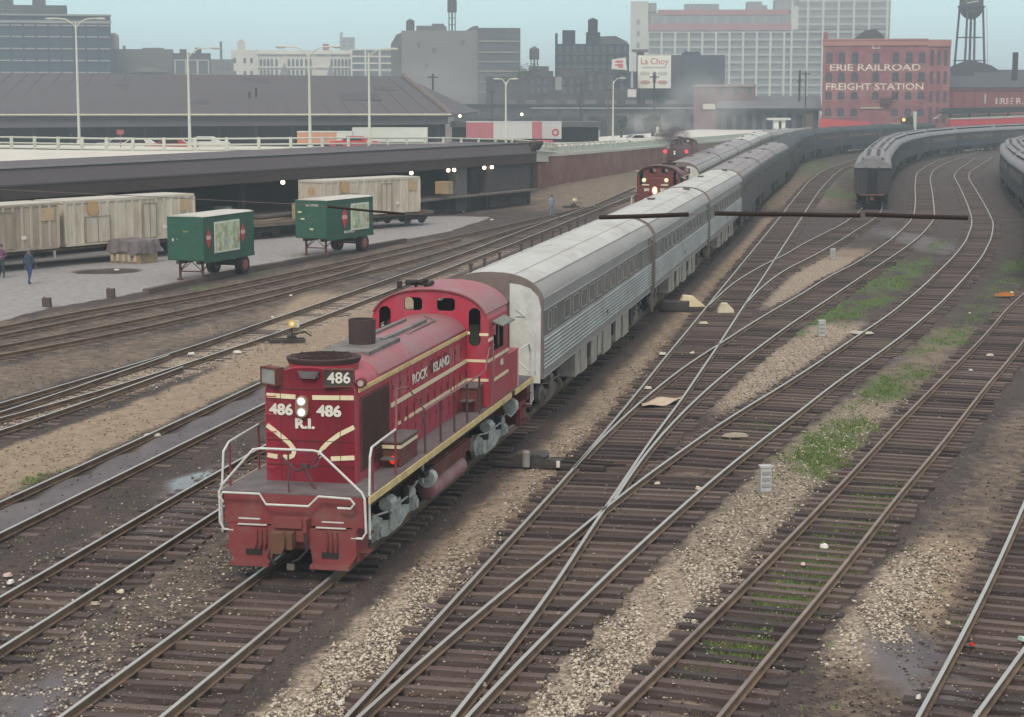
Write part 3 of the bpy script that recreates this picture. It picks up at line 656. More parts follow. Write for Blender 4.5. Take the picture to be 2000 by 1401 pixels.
def make_loco(label, number='486', full=True, grp=None):
    R = thing('diesel_locomotive', label, 'locomotive', group=grp)
    # frame and deck
    b = MB()
    b.box(-1.5, 1.5, .05, 16.3, 1.44, 1.58, 0); b.box(-1.1, 1.1, .4, 15.9, 1.05, 1.44, 1)
    b.build('frame', [REDD, DK], R)
    b = MB(); b.box(-1.52, 1.52, 0.02, 16.33, 1.582, 1.61, 0); b.build('walkway', GRN, R)
    for s in (-1, 1):
        b = MB()
        for (y0, y1) in ((.0, 13.35), (13.85, 16.33)):
            b.box(s * 1.54 - .015, s * 1.54 + .015, y0, y1, 1.46, 1.60, 0)
        b.build('sill_stripe', YEL, R)
    # fuel tank, air reservoirs
    b = MB(); b.box(-1.2, 1.2, 6.0, 9.6, .55, 1.05, 0); b.prism([(-1.25, .75), (1.25, .75), (1.25, 1.02), (-1.25, 1.02)], 5.8, 9.9, 'y', 0); b.build('fuel_tank', REDD, R)
    for s in (-1, 1):
        b = MB(); b.cyl((s * 1.12, 6.1, .45), (s * 1.12, 9.2, .45), .21, 14, 0); b.ball((s * 1.12, 6.1, .45), .21, .1, .21, 12, 0); b.ball((s * 1.12, 9.2, .45), .21, .1, .21, 12, 0)
        b.build('air_reservoir', mat('reservoir_red', (.26, .08, .09), .6, c2=(.30, .22, .23), scale=1.5), R, smooth=True)
        b = MB(); b.cyl((s * 1.3, 5.35, .88), (s * 1.3, 5.35 + .28, .88), .2, 12, 0); b.box(s * 1.3 - .06, s * 1.3 + .06, 5.0, 5.9, .98, 1.12, 1); b.cyl((s * 1.28, 5.1, .85), (s * 1.28, 5.1, 1.3), .04, 6, 0)
        b.build('bell' if s > 0 else 'valve_box', [SILVT, DK], R, smooth=True)
        b = MB(); b.cyl((s * 1.34, 14.1, 1.1), (s * 1.34, 14.4, 1.1), .19, 12, 0); b.tube([(s * 1.34, 13.8, .95), (s * 1.34, 14.2, .82), (s * 1.34, 15.2, .9)], .03, 5, 0)
        b.build('brake_cylinder', SILVT, R)
    truck(R, 3.2, 2.84); truck(R, 12.6, 2.84)
    # long hood
    zr, ze = 3.93, 3.40
    hp = arch(.93, 1.6, ze, zr, 2.3, 8)
    b = MB(); b.prism(hp, 1.15, 10.85, 'y', 0)
    # roof surface gets the weathered tone: slightly proud skin
    rp = arch(.935, 3.56, ze, zr + .006, 2.3, 8); rp = [(x, max(z, 3.56)) for x, z in rp]
    b.prism([(x, z) for x, z in rp], 2.9, 10.84, 'y', 1)
    hood = b.build('long_hood', [RED, ROOFR], R, smooth=True)
    # doors down the hood side with grooves, hinges and vertical grime
    for s in (-1, 1):
        for k in range(11):
            y = 3.85 + k * .63
            d = MB(); d.box(s * .935 - .01, s * .935 + .012, y + .02, y + .60, 1.72, 3.35, 0)
            for z in (1.95, 3.1): d.box(s * .945 - .012, s * .945 + .014, y + .035, y + .075, z, z + .1, 1)
            if k in (5, 6, 7): 
                for j in range(9): d.box(s * .947 - .006, s * .947 + .012, y + .12, y + .50, 2.98 + j * .035, 2.995 + j * .035, 1)
            if k in (0, 1, 4, 8, 9):
                for j in range(3): d.box(s * .947 - .006, s * .947 + .010, y + .12 + j * .15, y + .17 + j * .15, 2.88, 3.30, 2)
            d.box(s * .95 - .006, s * .95 + .02, y + .50, y + .54, 2.35, 2.55, 1)
            d.build('hood_door', [RED, REDD, mat('faded_pink_streak', (.36, .13, .135), .7, c2=(.36, .20, .20), scale=6)], R)
        # radiator shutters
        g = MB(); g.box(s * .945 - .02, s * .945 + .012, 1.48, 3.62, 1.78, 3.30, 1)
        for j in range(24): g.box(s * .96 - .01, s * .96 + .012, 1.56, 3.54, 1.84 + j * .06, 1.865 + j * .06, 0)
        g.build('radiator_grille', [DKB, REDD], R)
        for nm, z, ya, yb_ in (('stripe', 3.47, 1.35, 10.8), ('stripe', 2.78, 3.75, 10.8), ('stripe', 2.30, 4.5, 10.8)):
            d = MB()
            if nm == 'stripe' and z < 2.5:
                for (u0, u1) in ((4.3, 4.5), (4.85, 5.0), (5.2, 5.6), (5.75, 9.0), (9.2, 9.35), (9.5, 9.65), (9.8, 10.8)): d.box(s * .958 - .015, s * .958 + .008, u0, u1, z - .035, z + .035)
            else: d.box(s * .958 - .015, s * .958 + .008, ya, yb_, z - .045, z + .045)
            d.build(nm, YEL if z > 3 else CREAM, R)
        if full:
            text('lettering', 'ROCK', .31, WHT, R, (s * .972, 6.1, 3.07), math.pi / 2 * s, bold=.006, xs=1.55)
            text('lettering', 'ISLAND', .31, WHT, R, (s * .972, 8.1, 3.07), math.pi / 2 * s, bold=.006, xs=1.5)
    # hood front face: lips, headlight, stripes, numbers
    b = MB(); b.prism([(x * 1.012, z * 1.0 + .004) for x, z in hp], 1.15, 1.22, 'y', 0); b.build('hood_front_rim', RED, R, smooth=True)
    b = MB(); b.prism(rounded(-.15, 3.15, .27, .44, .13), 1.05, 1.16, 'y', 0)
    hl = b.build('headlight', mat('headlight_casing', (.30, .16, .12), .6), R, smooth=True)
    for z in (3.26, 3.04):
        b = MB(); b.cyl((-.15, 1.03, z), (-.15, 1.06, z), .075, 14, 0); b.build('headlight_lens', mat('lit_lens', (.8, .9, .85), .2, emit=(.6, .95, .85), est=.75), hl)
        b = MB(); b.cyl((-.15, 1.042, z), (-.15, 1.07, z), .105, 14, 0); b.build('headlight_ring', mat('lens_ring', (.45, .38, .3), .4), hl)
    yF = 1.135
    def strip(pts, wd=.046, nm='whisker_stripe', m=CREAM):
        pts = [Vector((x, 0, z)) for x, z in pts]; V = []
        for i, p in enumerate(pts):
            d = (pts[min(i + 1, len(pts) - 1)] - pts[max(i - 1, 0)]).normalized(); n_ = Vector((-d.z, 0, d.x)) * wd
            V += [(p + n_), (p - n_)]
        q = MB(); n = len(V)
        P = [(v.x, yF, v.z) for v in V] + [(v.x, yF + .03, v.z) for v in V]
        F = []
        for i in range(len(pts) - 1):
            a = 2 * i; F += [(a, a + 1, a + 3, a + 2), (a + n, a + 2 + n, a + 3 + n, a + 1 + n), (a, a + 2, a + 2 + n, a + n), (a + 1, a + 1 + n, a + 3 + n, a + 3)]
        F += [(0, n, 1 + n, 1), (n - 2, n - 1, 2 * n - 1, 2 * n - 2)]
        q.add(P, F); return q.build(nm, m, R)
    strip([(-.91, 3.35), (-.30, 3.33)], nm='front_stripe'); strip([(.05, 3.33), (.91, 3.35)], nm='front_stripe')
    strip([(-.91, 2.74), (-.65, 2.55), (-.45, 2.39), (-.36, 2.28), (-.35, 2.20), (-.38, 2.13), (-.46, 2.10), (-.58, 2.10)])
    strip([(.91, 2.76), (.6, 2.60), (.36, 2.42), (.24, 2.29), (.19, 2.20), (.22, 2.12)])
    strip([(-.91, 2.13), (-.70, 2.10)], nm='front_stripe'); strip([(.42, 2.10), (.91, 2.14)], nm='front_stripe')
    for z in (1.95, 2.45, 3.5): b = MB(); b.box(-.92, .92, 1.128, 1.14, z, z + .012, 0); b.build('panel_seam', REDD, R)
    for x in (-.62, .62): b = MB(); b.box(x, x + .012, 1.129, 1.14, 1.65, 3.6, 0); b.build('panel_seam', REDD, R)
    for j in range(5): b = MB(); b.tube([(-.90, 1.14, 1.9 + j * .36), (-.90, 1.06, 1.9 + j * .36), (-.72, 1.06, 1.9 + j * .36), (-.72, 1.14, 1.9 + j * .36)], .012, 4, 0); b.build('ladder_rung', RED, R)
    if full:
        text('number', number, .30, WHT, R, (-.60, 1.125, 3.06), bold=.013, xs=1.08); text('number', number, .30, WHT, R, (.40, 1.125, 3.06), bold=.013, xs=1.12)
        text('lettering', 'R.I.', .27, WHT, R, (-.11, 1.125, 2.79), bold=.013, xs=1.2)
    # number boards on the roof corners
    for s, txt in ((-1, ''), (1, number)):
        ang = math.radians(12 if s > 0 else 32) * s
        k = bpy.data.objects.new('number_board', MB().box(-.28, .28, -.10, .10, -.15, .15).mesh('number_board', mat('number_board_face', (.06, .065, .06), .5) if s > 0 else mat('board_back', (.32, .34, .33), .6, c2=(.2, .22, .2), scale=3)))
        COL.objects.link(k); k.parent = R; k.location = (.60 if s > 0 else -.80, 1.20, 3.74); k.scale = (1 if s > 0 else .78, 1, 1); k.rotation_euler = (0, 0, ang)
        fr = MB()
        for (a0, a1, b0, b1) in ((-.30, .30, .15, .18), (-.30, .30, -.18, -.15), (-.30, -.28, -.15, .15), (.28, .30, -.15, .15)): fr.box(a0, a1, -.12, .10, b0, b1)
        fr.build('board_frame', REDD, k)
        if s > 0 and full: text('number', number, .31, WHT, k, (0, -.108, 0), bold=.006, xs=1.0)
        b = MB(); b.cyl((s * 1.0, 1.32, 3.62), (s * 1.0, 1.46, 3.62), .10, 12, 0); b.cyl((s * 1.0, 1.30, 3.62), (s * 1.0, 1.325, 3.62), .065, 10, 1); b.build('class_light', [REDD, mat('lens_pale', (.6, .5, .5), .2)], R)
    b = MB(); b.box(-.2, .2, 1.08, 1.3, 3.74, 3.86, 0); b.prism([(-.22, 3.86), (.22, 3.86), (.14, 3.72), (-.14, 3.72)], 1.05, 1.3, 'y', 0); b.build('horn_bracket', GRN, R)
    # radiator fan ring
    b = MB(); b.cyl((0, 2.10, 3.66), (0, 2.10, 3.93), .70, 32, 0, .72); b.cyl((0, 2.10, 3.93), (0, 2.10, 4.03), .73, 32, 1, .77)
    fan = b.build('radiator_fan', [RED, SOOT], R, smooth=True)
    b = MB(); b.cyl((0, 2.10, 4.032), (0, 2.10, 4.04), .74, 28, 0)
    for r_ in (.16, .3, .44, .58):
        b.tube([(r_ * math.cos(t), 2.10 + r_ * math.sin(t), 4.05) for t in [2 * math.pi * i / 24 for i in range(25)]], .012, 4, 1)
    for i in range(12):
        t = math.pi * i / 6; b.tube([(.1 * math.cos(t), 2.10 + .1 * math.sin(t), 4.055), (.7 * math.cos(t), 2.10 + .7 * math.sin(t), 4.055)], .01, 4, 1)
    b.build('fan_guard', [SOOT, DKB], fan)
    # exhaust stack
    b = MB(); b.box(-.55, .55, 3.5, 6.0, 3.80, 3.945, 1); b.build('stack_base', [SOOT, SOOTG], R)
    b = MB(); n = 20; r0 = .29
    for (za, zb_, ra, rb) in ((3.98, 4.50, .29, .30),):
        for rr, inn in ((ra, 0), (ra - .04, 1)): pass
    ring = [(math.cos(2 * math.pi * i / n), math.sin(2 * math.pi * i / n)) for i in range(n)]
    V_ = [(x * .29, 4.87 + y * .29, 3.90) for x, y in ring] + [(x * .30, 4.87 + y * .30, 4.48) for x, y in ring] + [(x * .26, 4.87 + y * .26, 4.48) for x, y in ring] + [(x * .24, 4.87 + y * .24, 4.1) for x, y in ring]
    F_ = []
    for j in range(3):
        for i in range(n): F_.append((j * n + i, j * n + (i + 1) % n, (j + 1) * n + (i + 1) % n, (j + 1) * n + i))
    F_.append(tuple(range(3 * n, 4 * n))); b.add(V_, F_, 0); b.build('exhaust_stack', SOOT, R, smooth=True)
    b = MB()
    for x in (-.28, .22): b.box(x, x + .12, 5.5, 9.2, 3.90, 3.985, 0)
    b.tube([(.45, 7.0, 3.90), (.45, 9.6, 3.92), (.1, 9.9, 3.98)], .02, 5, 0)
    b.build('roof_rail', SOOTG, R)
    # cab shell with real window openings
    cy0, cy1 = 10.8, 13.1; hwc = 1.5
    cp_ = arch(hwc, 1.62, 3.62, 4.55, 2.3, 10)
    cabo = MB().prism(cp_, cy0, cy1, 'y', 0).build('cab', [RED, DK], R)
    cut = [MB().prism([(x * .94, 1.75 + (z - 1.62) * .955) for x, z in cp_], cy0 + .07, cy1 - .07, 'y', 0).build('cut', [DK])]
    for (cx, cz, w_, h, r_) in ((-.42, 4.17, .46, .32, .09), (.42, 4.17, .46, .32, .09), (-1.15, 3.62, .30, .95, .14), (1.15, 3.62, .30, .95, .14)):
        cut.append(MB().prism(rounded(cx, cz, w_, h, r_), cy0 - .2, cy0 + .3, 'y').build('cut', [DK]))
        cut.append(MB().prism(rounded(cx, cz, w_, h, r_), cy1 - .3, cy1 + .2, 'y').build('cut', [DK]))
    cut.append(MB().box(-2, 2, 11.35, 12.55, 2.95, 3.60).build('cut', [DK]))
    mw = [c.parent for c in cut]
    # cutters live in world space: move the cab temporarily to world origin (it already is)
    boolean(cabo, cut)
    roofp = [(x * 1.02, z + .012) for x, z in cp_ if z > 3.85]
    q = MB(); P = roofp; nP = len(P)
    V_ = [(x, cy0 - .07, z) for x, z in P] + [(x, cy1 + .2, z) for x, z in P] + [(x * .985, cy0 - .07, z - .03) for x, z in P] + [(x * .985, cy1 + .2, z - .03) for x, z in P]
    F_ = []
    for i in range(nP - 1):
        F_ += [(i, i + 1, i + 1 + nP, i + nP), (i + 2 * nP, i + 3 * nP, i + 1 + 3 * nP, i + 1 + 2 * nP), (i, i + 2 * nP, i + 1 + 2 * nP, i + 1), (i + nP, i + 1 + nP, i + 1 + 3 * nP, i + 3 * nP)]
    F_ += [(0, nP, 3 * nP, 2 * nP), (nP - 1, 3 * nP - 1, 4 * nP - 1, 2 * nP - 1)]
    q.add(V_, F_, 0); q.build('cab_roof', ROOFR, R, smooth=True)
    for s in (-1, 1):
        b = MB(); b.box(s * 1.47 - .02, s * 1.47 + .02, 11.33, 12.57, 2.92, 2.96, 0)
        for y in (11.35, 11.95, 12.55): b.box(s * 1.47 - .02, s * 1.47 + .02, y - .025, y + .025, 2.96, 3.62, 0)
        b.build('side_window_frame', DKB, R)
        b = MB(); b.box(s * 1.44 - .004, s * 1.44 + .004, 11.95, 12.55, 2.95, 3.62, 0); b.build('window_pane', GLASS, R)
        b = MB(); b.prism([(s * 1.5, 3.74), (s * 1.5, 3.70), (s * 1.78, 3.60), (s * 1.78, 3.63)], 11.25, 12.65, 'y', 0); b.build('window_awning', mat('awning_green_gray', (.22, .25, .22), .7), R)
        for z, ya, yb2 in ((3.30, cy0, 11.28), (2.78, cy0, cy1), (2.22, 11.3, cy1)):
            d = MB(); d.box(s * 1.51 - .012, s * 1.51 + .010, ya, yb2, z - .035, z + .035); d.build('stripe', CREAM, R)
        for (xa, xb, z) in ((.97, 1.03, 3.47), (1.27, 1.5, 3.44), (.95, 1.5, 2.78), (.95, 1.5, 2.30)):
            d = MB(); d.box(min(s * xa, s * xb), max(s * xa, s * xb), cy0 - .012, cy0 + .01, z - .035, z + .035); d.build('stripe', CREAM, R)
        if full: text('number', number, .22, WHT, R, (s * 1.515, 12.3, 2.55), math.pi / 2 * s, bold=.01)
        b = MB(); b.tube([(s * 1.56, 10.9, 1.7), (s * 1.60, 10.95, 2.4), (s * 1.58, 11.0, 3.3)], .018, 5, 0); b.build('grab_iron', PINKR, R)
    b = MB(); b.box(-.8, .2, 11.6, 12.0, 2.2, 2.9, 0); b.box(.5, .95, 11.9, 12.3, 2.3, 3.5, 1); b.box(-.95, -.55, 11.9, 12.35, 2.3, 3.6, 1); b.build('cab_seat', [DK, mat('seat_cream', (.5, .45, .33), .8)], R)
    b = MB(); b.cyl((-.5, 11.4, 4.52), (-.5, 11.4, 4.66), .05, 6, 0); b.cyl((-.62, 11.1, 4.66), (-.3, 11.75, 4.66), .05, 8, 0); b.cyl((-.8, 11.6, 4.62), (-.3, 11.4, 4.64), .07, 8, 0); b.cyl((-.2, 11.2, 4.6), (-.15, 11.7, 4.62), .06, 8, 0); b.cyl((-.9, 11.3, 4.5), (-.9, 11.3, 4.68), .08, 6, 0); b.build('horn_cluster', DK, R)
    # short hood
    b = MB(); b.prism(arch(.93, 1.62, 3.1, 3.75, 2.3, 8), 13.1, 15.25, 'y', 0); b.build('short_hood', RED, R, smooth=True)
    for s in (-1, 1): b = MB(); b.box(min(s * .95, s * 1.48), max(s * .95, s * 1.48), 13.1, 14.6, 1.62, 2.62, 0); b.build('steps_locker', RED, R)
    # side equipment boxes with steps
    for s in (-1, 1):
        a, c = min(s * .95, s * 1.36), max(s * .95, s * 1.36)
        b = MB(); b.box(a, c, 3.0, 4.35, 1.62, 2.12, 0); b.box(a - .02, c + .02, 2.97, 4.38, 2.12, 2.16, 1); b.box(a, c, 2.96, 3.0, 2.0, 2.07, 2)
        b.box(c - .0 if s > 0 else a - .012, c + .012 if s > 0 else a, 3.0, 4.35, 2.0, 2.07, 2); b.box(a + .05, c - .05, 2.7, 3.0, 1.8, 1.83, 1)
        b.build('battery_box', [REDD, GRN, CREAM], R)
        b = MB(); b.ball((s * 1.2, 2.98, 1.76), .09, .05, .09, 10, 0); b.build('marker_lamp', mat('red_lamp', (.7, .02, .01), .3, emit=(1, .06, .02), est=.5), R, smooth=True)
        b = MB(); b.box(a, c, 10.1, 10.8, 1.62, 2.2, 0); b.box(a - .02, c + .02, 10.05, 10.8, 2.2, 2.24, 1); b.box(a + .05, c - .05, 9.8, 10.1, 1.9, 1.93, 1); b.build('cab_step_box', [REDD, GRN], R)
        # railings
        xs = s * 1.47
        for y in (4.6, 6.0, 7.3, 8.6, 9.9):
            b = MB(); b.tube([(xs, y, 1.6), (xs, y, 2.55)], .03, 6, 0); b.build('stanchion', mat('stanchion_purple', (.11, .065, .075), .6), R)
        b = MB(); b.tube([(xs, 4.6, 2.55), (xs, 6, 2.56), (xs, 9.9, 2.55), (s * 1.5, 10.4, 2.6), (s * 1.53, 10.75, 3.1), (s * 1.53, 11.3, 3.12)], .022, 6, 0); b.build('handrail', PINKR, R)
        b = MB(); b.tube([(xs, 4.6, 2.56), (s * 1.25, 4.0, 3.15), (s * 1.1, 3.6, 3.15), (s * 1.3, 2.9, 2.7), (xs, 2.2, 2.55)], .018, 5, 0); b.build('handrail', PINKR, R)
        b = MB(); b.tube([(xs, 2.2, 2.55), (xs, 1.0, 2.52), (xs, .45, 2.50), (xs + .03 * s, .22, 2.35), (xs + .04 * s, .12, 1.6), (xs + .04 * s, .12, .75)], .024, 6, 0); b.build('corner_handrail', GRAB, R)
        b = MB(); b.tube([(xs, .5, 1.6), (xs, .5, 2.48)], .026, 6, 0); b.tube([(xs, 2.2, 1.6), (xs, 2.2, 2.55)], .026, 6, 0); b.build('stanchion', mat('stanchion_red', (.25, .06, .07), .6), R)
        b = MB(); b.tube([(xs, 14.5, 1.6), (xs, 14.5, 2.55), (xs, 16.0, 2.55), (xs, 16.25, 2.3), (xs, 16.3, .8), (xs - .2 * s, 16.3, .7)], .026, 6, 0); b.build('corner_handrail', GRAB, R)
    # ends: pilots, couplers, end rails
    for e in (0, 1):
        fy = (lambda y: y) if e == 0 else (lambda y: 16.35 - y)
        b = MB()
        def bx(x0, x1, y0, y1, z0, z1, m=0): b.box(x0, x1, min(fy(y0), fy(y1)), max(fy(y0), fy(y1)), z0, z1, m)
        bx(-1.42, 1.42, .0, .3, .98, 1.58); 
        pr = [(-1.30, .95), (1.30, .95), (1.30, .45), (1.18, .24), (.42, .24), (.38, .55), (-.38, .55), (-.42, .24), (-1.18, .24), (-1.30, .45)]
        b.prism(pr, min(fy(-.12), fy(.0)), max(fy(-.12), fy(.0)), 'y', 0)
        for s in (-1, 1): b.box(min(s * 1.18, s * 1.3), max(s * 1.18, s * 1.3), min(fy(0), fy(.7)), max(fy(0), fy(.7)), .3, .98, 0)
        for s in (-1, 1): bx(min(s * .42, s * 1.2), max(s * .42, s * 1.2), -.32, -.10, .2, .28)
        b.build('pilot', PILOT, R)
        for s in (-1, 1):
            b = MB()
            bx(s * .78 - .17, s * .78 + .17, -.135, -.12, .38, .50, 1)
            bx(s * .80 - .3, s * .80 + .3, -.16, -.10, .98, 1.0, 2)
            bx(s * .85 - .22, s * .85 + .22, -.17, -.15, 1.10, 1.125, 2)
            for j in range(3): b.tube([(s * .72 + j * .1, fy(-.13), .9), (s * .72 + j * .1 + .02, fy(-.2), .62), (s * .74 + j * .1, fy(-.16), .52)], .018, 5, 0)
            b.build('pilot_fitting', [REDD, DK, GRAB], R)
        b = MB(); bx(-.36, .36, -.30, .0, .72, 1.16, 0); bx(-.28, .28, -.36, -.30, 1.0, 1.2, 0); b.build('coupler_pocket', PILOT, R)
        b = MB(); bx(-.14, .14, -.62, -.28, .66, .94, 0); b.prism([(-.2, .6), (.02, .6), (.08, .75), (.08, .9), (0, 1.0), (-.2, 1.0)], min(fy(-.82), fy(-.6)), max(fy(-.82), fy(-.6)), 'y', 0); bx(.08, .2, -.72, -.55, .66, .98, 0); b.build('coupler', RUST, R)
        b = MB(); b.tube([(.32, fy(-.3), .9), (.42, fy(-.45), .6), (.25, fy(-.5), .42), (.1, fy(-.45), .35)], .03, 6, 0); b.tube([(-.3, fy(-.3), .75), (-.36, fy(-.5), .45), (-.2, fy(-.5), .3)], .03, 6, 0); b.build('air_hose', DK, R)
        b = MB(); b.box(-.12, .02, min(fy(-.1), fy(-.02)), max(fy(-.1), fy(-.02)), .1, .22); b.build('lifting_eye', mat('eye_tan', (.4, .33, .25), .7), R)
        b = MB(); b.tube([(-1.38, fy(-.18), 1.42), (-1.42, fy(-.2), 1.52), (-1.38, fy(-.2), 1.62), (-.62, fy(-.2), 1.62), (-.48, fy(-.22), 1.42), (.38, fy(-.22), 1.42), (.58, fy(-.2), 1.62), (1.22, fy(-.2), 1.60), (1.30, fy(-.2), 1.5), (1.22, fy(-.18), 1.40), (.95, fy(-.16), 1.40)], .024, 7, 0); b.build('footboard_rail', GRAB, R)
        b = MB()
        b.tube([(0, fy(.1), 2.46), (.42, fy(.0), 2.48), (.55, fy(-.02), 2.46), (1.42, fy(-.08), 1.70), (1.48, fy(-.1), 1.58), (1.50, fy(-.1), .92), (1.42, fy(-.1), .80), (1.2, fy(-.1), .80)], .025, 7, 0)
        b.tube([(0, fy(.1), 2.46), (-.66, fy(.0), 2.48), (-.80, fy(-.02), 2.46), (-1.42, fy(-.1), 1.75), (-1.48, fy(-.1), 1.6), (-1.48, fy(-.1), 1.0), (-1.40, fy(-.1), .86), (-1.2, fy(-.1), .86)], .025, 7, 0)
        b.build('end_handrail', GRAB, R)
        b = MB(); b.tube([(-.5, fy(.75), 2.2), (-.1, fy(.55), 1.95), (.3, fy(.6), 2.05), (.42, fy(.7), 2.35), (.2, fy(.7), 2.1)], .025, 6, 0); b.box(.0, .14, min(fy(.5), fy(.6)), max(fy(.5), fy(.6)), 2.0, 2.1, 0)
        b.tube([(-.12, fy(.1), 1.6), (-.12, fy(.1), 2.5)], .02, 5, 0); b.tube([(.3, fy(.5), 1.6), (.1, fy(.5), 2.0)], .03, 5, 0)
        b.build('jumper_cable', mat('cable_maroon', (.12, .06, .07), .7), R)
        for s in (-1, 1):
            for z in (.45, .8, 1.15):
                b = MB(); b.box(min(s * 1.15, s * 1.5), max(s * 1.15, s * 1.5), min(fy(.15), fy(.5)), max(fy(.15), fy(.5)), z, z + .03, 0); b.build('step', REDD, R)
    return R
loco = make_loco('red diesel hood locomotive numbered 486 leading the long silver train')
lp, lr = (-4.27 - .0, 36.24, 0.2), -TH
loco.location = lp; loco.rotation_euler = (0, 0, lr)

# ------------------------------------------------------------------ stainless coaches
CL = 25.6
def make_coach(body, side, band_, roof, end, label, grp, fluted=True, detail=True, vents=False, Lc=CL, texty=True):
    R = thing('passenger_coach', label, 'train car', group=grp)
    zb, zc0, zc1, zw1, ze, zr = 1.26, 1.50, 2.42, 3.20, 3.55, 4.28
    prof = [(-1.5, zb), (1.5, zb), (1.5, ze - .1)]
    n = 9
    rp = []
    for i in range(0, 2 * n + 1):
        t = math.pi * i / (2 * n); c, s_ = math.cos(t), math.sin(t)
        rp.append((1.5 * math.copysign(abs(c) ** (2 / 2.3), c), ze - .1 + (zr - ze + .1) * abs(s_) ** (2 / 2.0)))
    body_prof = [(-1.5, zb), (1.5, zb)] + rp
    b = MB(); b.prism(body_prof, 0.02, Lc - .02, 'y', 0); b.build('body', [body], R, smooth=True)
    # roof skin
    rr = [(x * 1.006, z + .008) for x, z in rp if z > (3.98 if fluted else 3.62)]
    q = MB(); q.prism(rr, .05, Lc - .05, 'y', 0)
    for k in range(1, 10): q.prism([(x * 1.004, z + .012) for x, z in rr], k * Lc / 10 - .02, k * Lc / 10 + .02, 'y', 0)
    for k in (.62, -.62, 1.2, -1.2): 
        zz = np.interp(abs(k), [0, .62, 1.2, 1.5], [zr + .012, zr - .05, zr - .28, ze]); q.box(k - .02, k + .02, .1, Lc - .1, zz - .04, zz + .02, 0)
    q.build('roof', [roof], R, smooth=True)
    for s in (-1, 1):
        b = MB()
        if fluted:
            N = 8; hz = (zc1 - zc0) / N
            for j in range(N):
                z0 = zc0 + j * hz
                P = [(s * 1.5, z0 + hz * .14), (s * 1.55, z0 + hz * .26), (s * 1.562, z0 + hz * .5), (s * 1.55, z0 + hz * .74), (s * 1.5, z0 + hz * .86)]
                if s < 0: P = P[::-1]
                b.prism(P, .12, Lc - .12, 'y', 0)
        else: b.box(min(s * 1.5, s * 1.512), max(s * 1.5, s * 1.512), .1, Lc - .1, zc0, zc1, 0)
        b.build('side_panel', [side], R, smooth=True)
        b = MB(); b.box(min(s * 1.5, s * 1.508), max(s * 1.5, s * 1.508), .1, Lc - .1, zc1 + .03, zw1, 0); b.build('window_band', [band_], R)
        b = MB()
        for z in (zc1, zw1, 3.55): b.box(min(s * 1.5, s * 1.53), max(s * 1.5, s * 1.53), .1, Lc - .1, z, z + .035, 0)
        b.box(min(s * 1.5, s * 1.52), max(s * 1.5, s * 1.52), .1, Lc - .1, zb, zb + .03, 0)
        b.build('belt_rail', [side], R)
        if detail:
            ys = [1.1, 2.0] + [4.2 + k * 1.62 for k in range(11)] + [22.6, 23.6]
            for y in ys:
                w_ = .42 if y < 3 or y > 22 else 1.05
                b = MB(); b.box(min(s * 1.505, s * 1.514), max(s * 1.505, s * 1.514), y - w_ / 2, y + w_ / 2, 2.58, 3.10, 0)
                for (a0, a1, c0, c1) in ((-w_ / 2 - .03, w_ / 2 + .03, 3.10, 3.13), (-w_ / 2 - .03, w_ / 2 + .03, 2.55, 2.58), (-w_ / 2 - .03, -w_ / 2, 2.55, 3.13), (w_ / 2, w_ / 2 + .03, 2.55, 3.13)):
                    b.box(min(s * 1.505, s * 1.52), max(s * 1.505, s * 1.52), y + a0, y + a1, c0, c1, 1)
                b.build('window', [GLASS2, side], R)
            b = MB(); b.box(min(s * 1.5, s * 1.522), max(s * 1.5, s * 1.522), 23.9, 24.75, 1.5, 3.5, 0); b.box(min(s * 1.52, s * 1.528), max(s * 1.52, s * 1.528), 24.1, 24.55, 2.6, 3.1, 1); b.build('vestibule_door', [band_, GLASS2], R)
            b = MB(); b.box(min(s * 1.54, s * 1.57), max(s * 1.54, s * 1.57), 12.2, 12.45, 1.75, 1.92, 0); b.build('side_vent', [band_], R)
            b = MB(); b.box(min(s * 1.50, s * 1.60), max(s * 1.50, s * 1.60), 24.95, 25.12, .42, 3.40, 0); b.build('end_post', [mat('end_post_brown', (.16, .14, .13), .7)], R)
    # underbody
    b = MB(); b.box(-1.0, 1.0, .3, Lc - .3, .95, zb, 0); b.build('underframe', [DK], R)
    r2 = random.Random(11)
    y = 6.2; 
    for (y0, ln, z0, m_) in ((6.0, .9, .45, 0), (7.1, 1.3, .40, 0), (8.6, .5, .7, 1), (9.3, 1.2, .38, 0), (10.8, .8, .5, 0), (12.0, 1.9, .36, 0), (14.3, .5, .75, 1), (15.1, 1.3, .42, 0), (16.9, 1.6, .36, 0), (19.0, .8, .6, 1)):
        for s in (-1, 1):
            b = MB(); b.box(min(s * .9, s * 1.46), max(s * .9, s * 1.46), y0, y0 + ln, z0, zb, 0)
            b.build('equipment_box', [UNDER if m_ == 0 and fluted else (DK if fluted else band_)], R)
    tm = mat('coach_truck', (.20, .17, .15), .8, c2=(.11, .095, .09), scale=3, dirt=(.30, .26, .22)) if fluted else DK
    truck(R, 3.1, 2.6, m=tm, wd=.92); truck(R, Lc - 3.1, 2.6, m=tm, wd=.92)
    # ends
    for e in (0, 1):
        fy = (lambda y: y) if e == 0 else (lambda y: Lc - y)
        def rng(a, c): return (min(fy(a), fy(c)), max(fy(a), fy(c)))
        b = MB(); b.prism([(x * 1.01, z + (.03 if z > 2 else 0)) for x, z in body_prof], *rng(-.03, .1), 'y', 0); b.build('end_rim', [mat('rim_brown', (.20, .17, .155), .7) if fluted else body], R, smooth=True)
        b = MB()
        for s in (-1, 1):
            P = [(s * .55, zb - .12), (s * 1.44, zb - .12), (s * 1.46, 3.3), (s * 1.38, 3.62), (s * 1.15, 3.86), (s * .85, 3.96), (s * .55, 4.0)]
            b.prism(P, *rng(-.055, -.03), 'y', 0 if s > 0 or not fluted else 1)
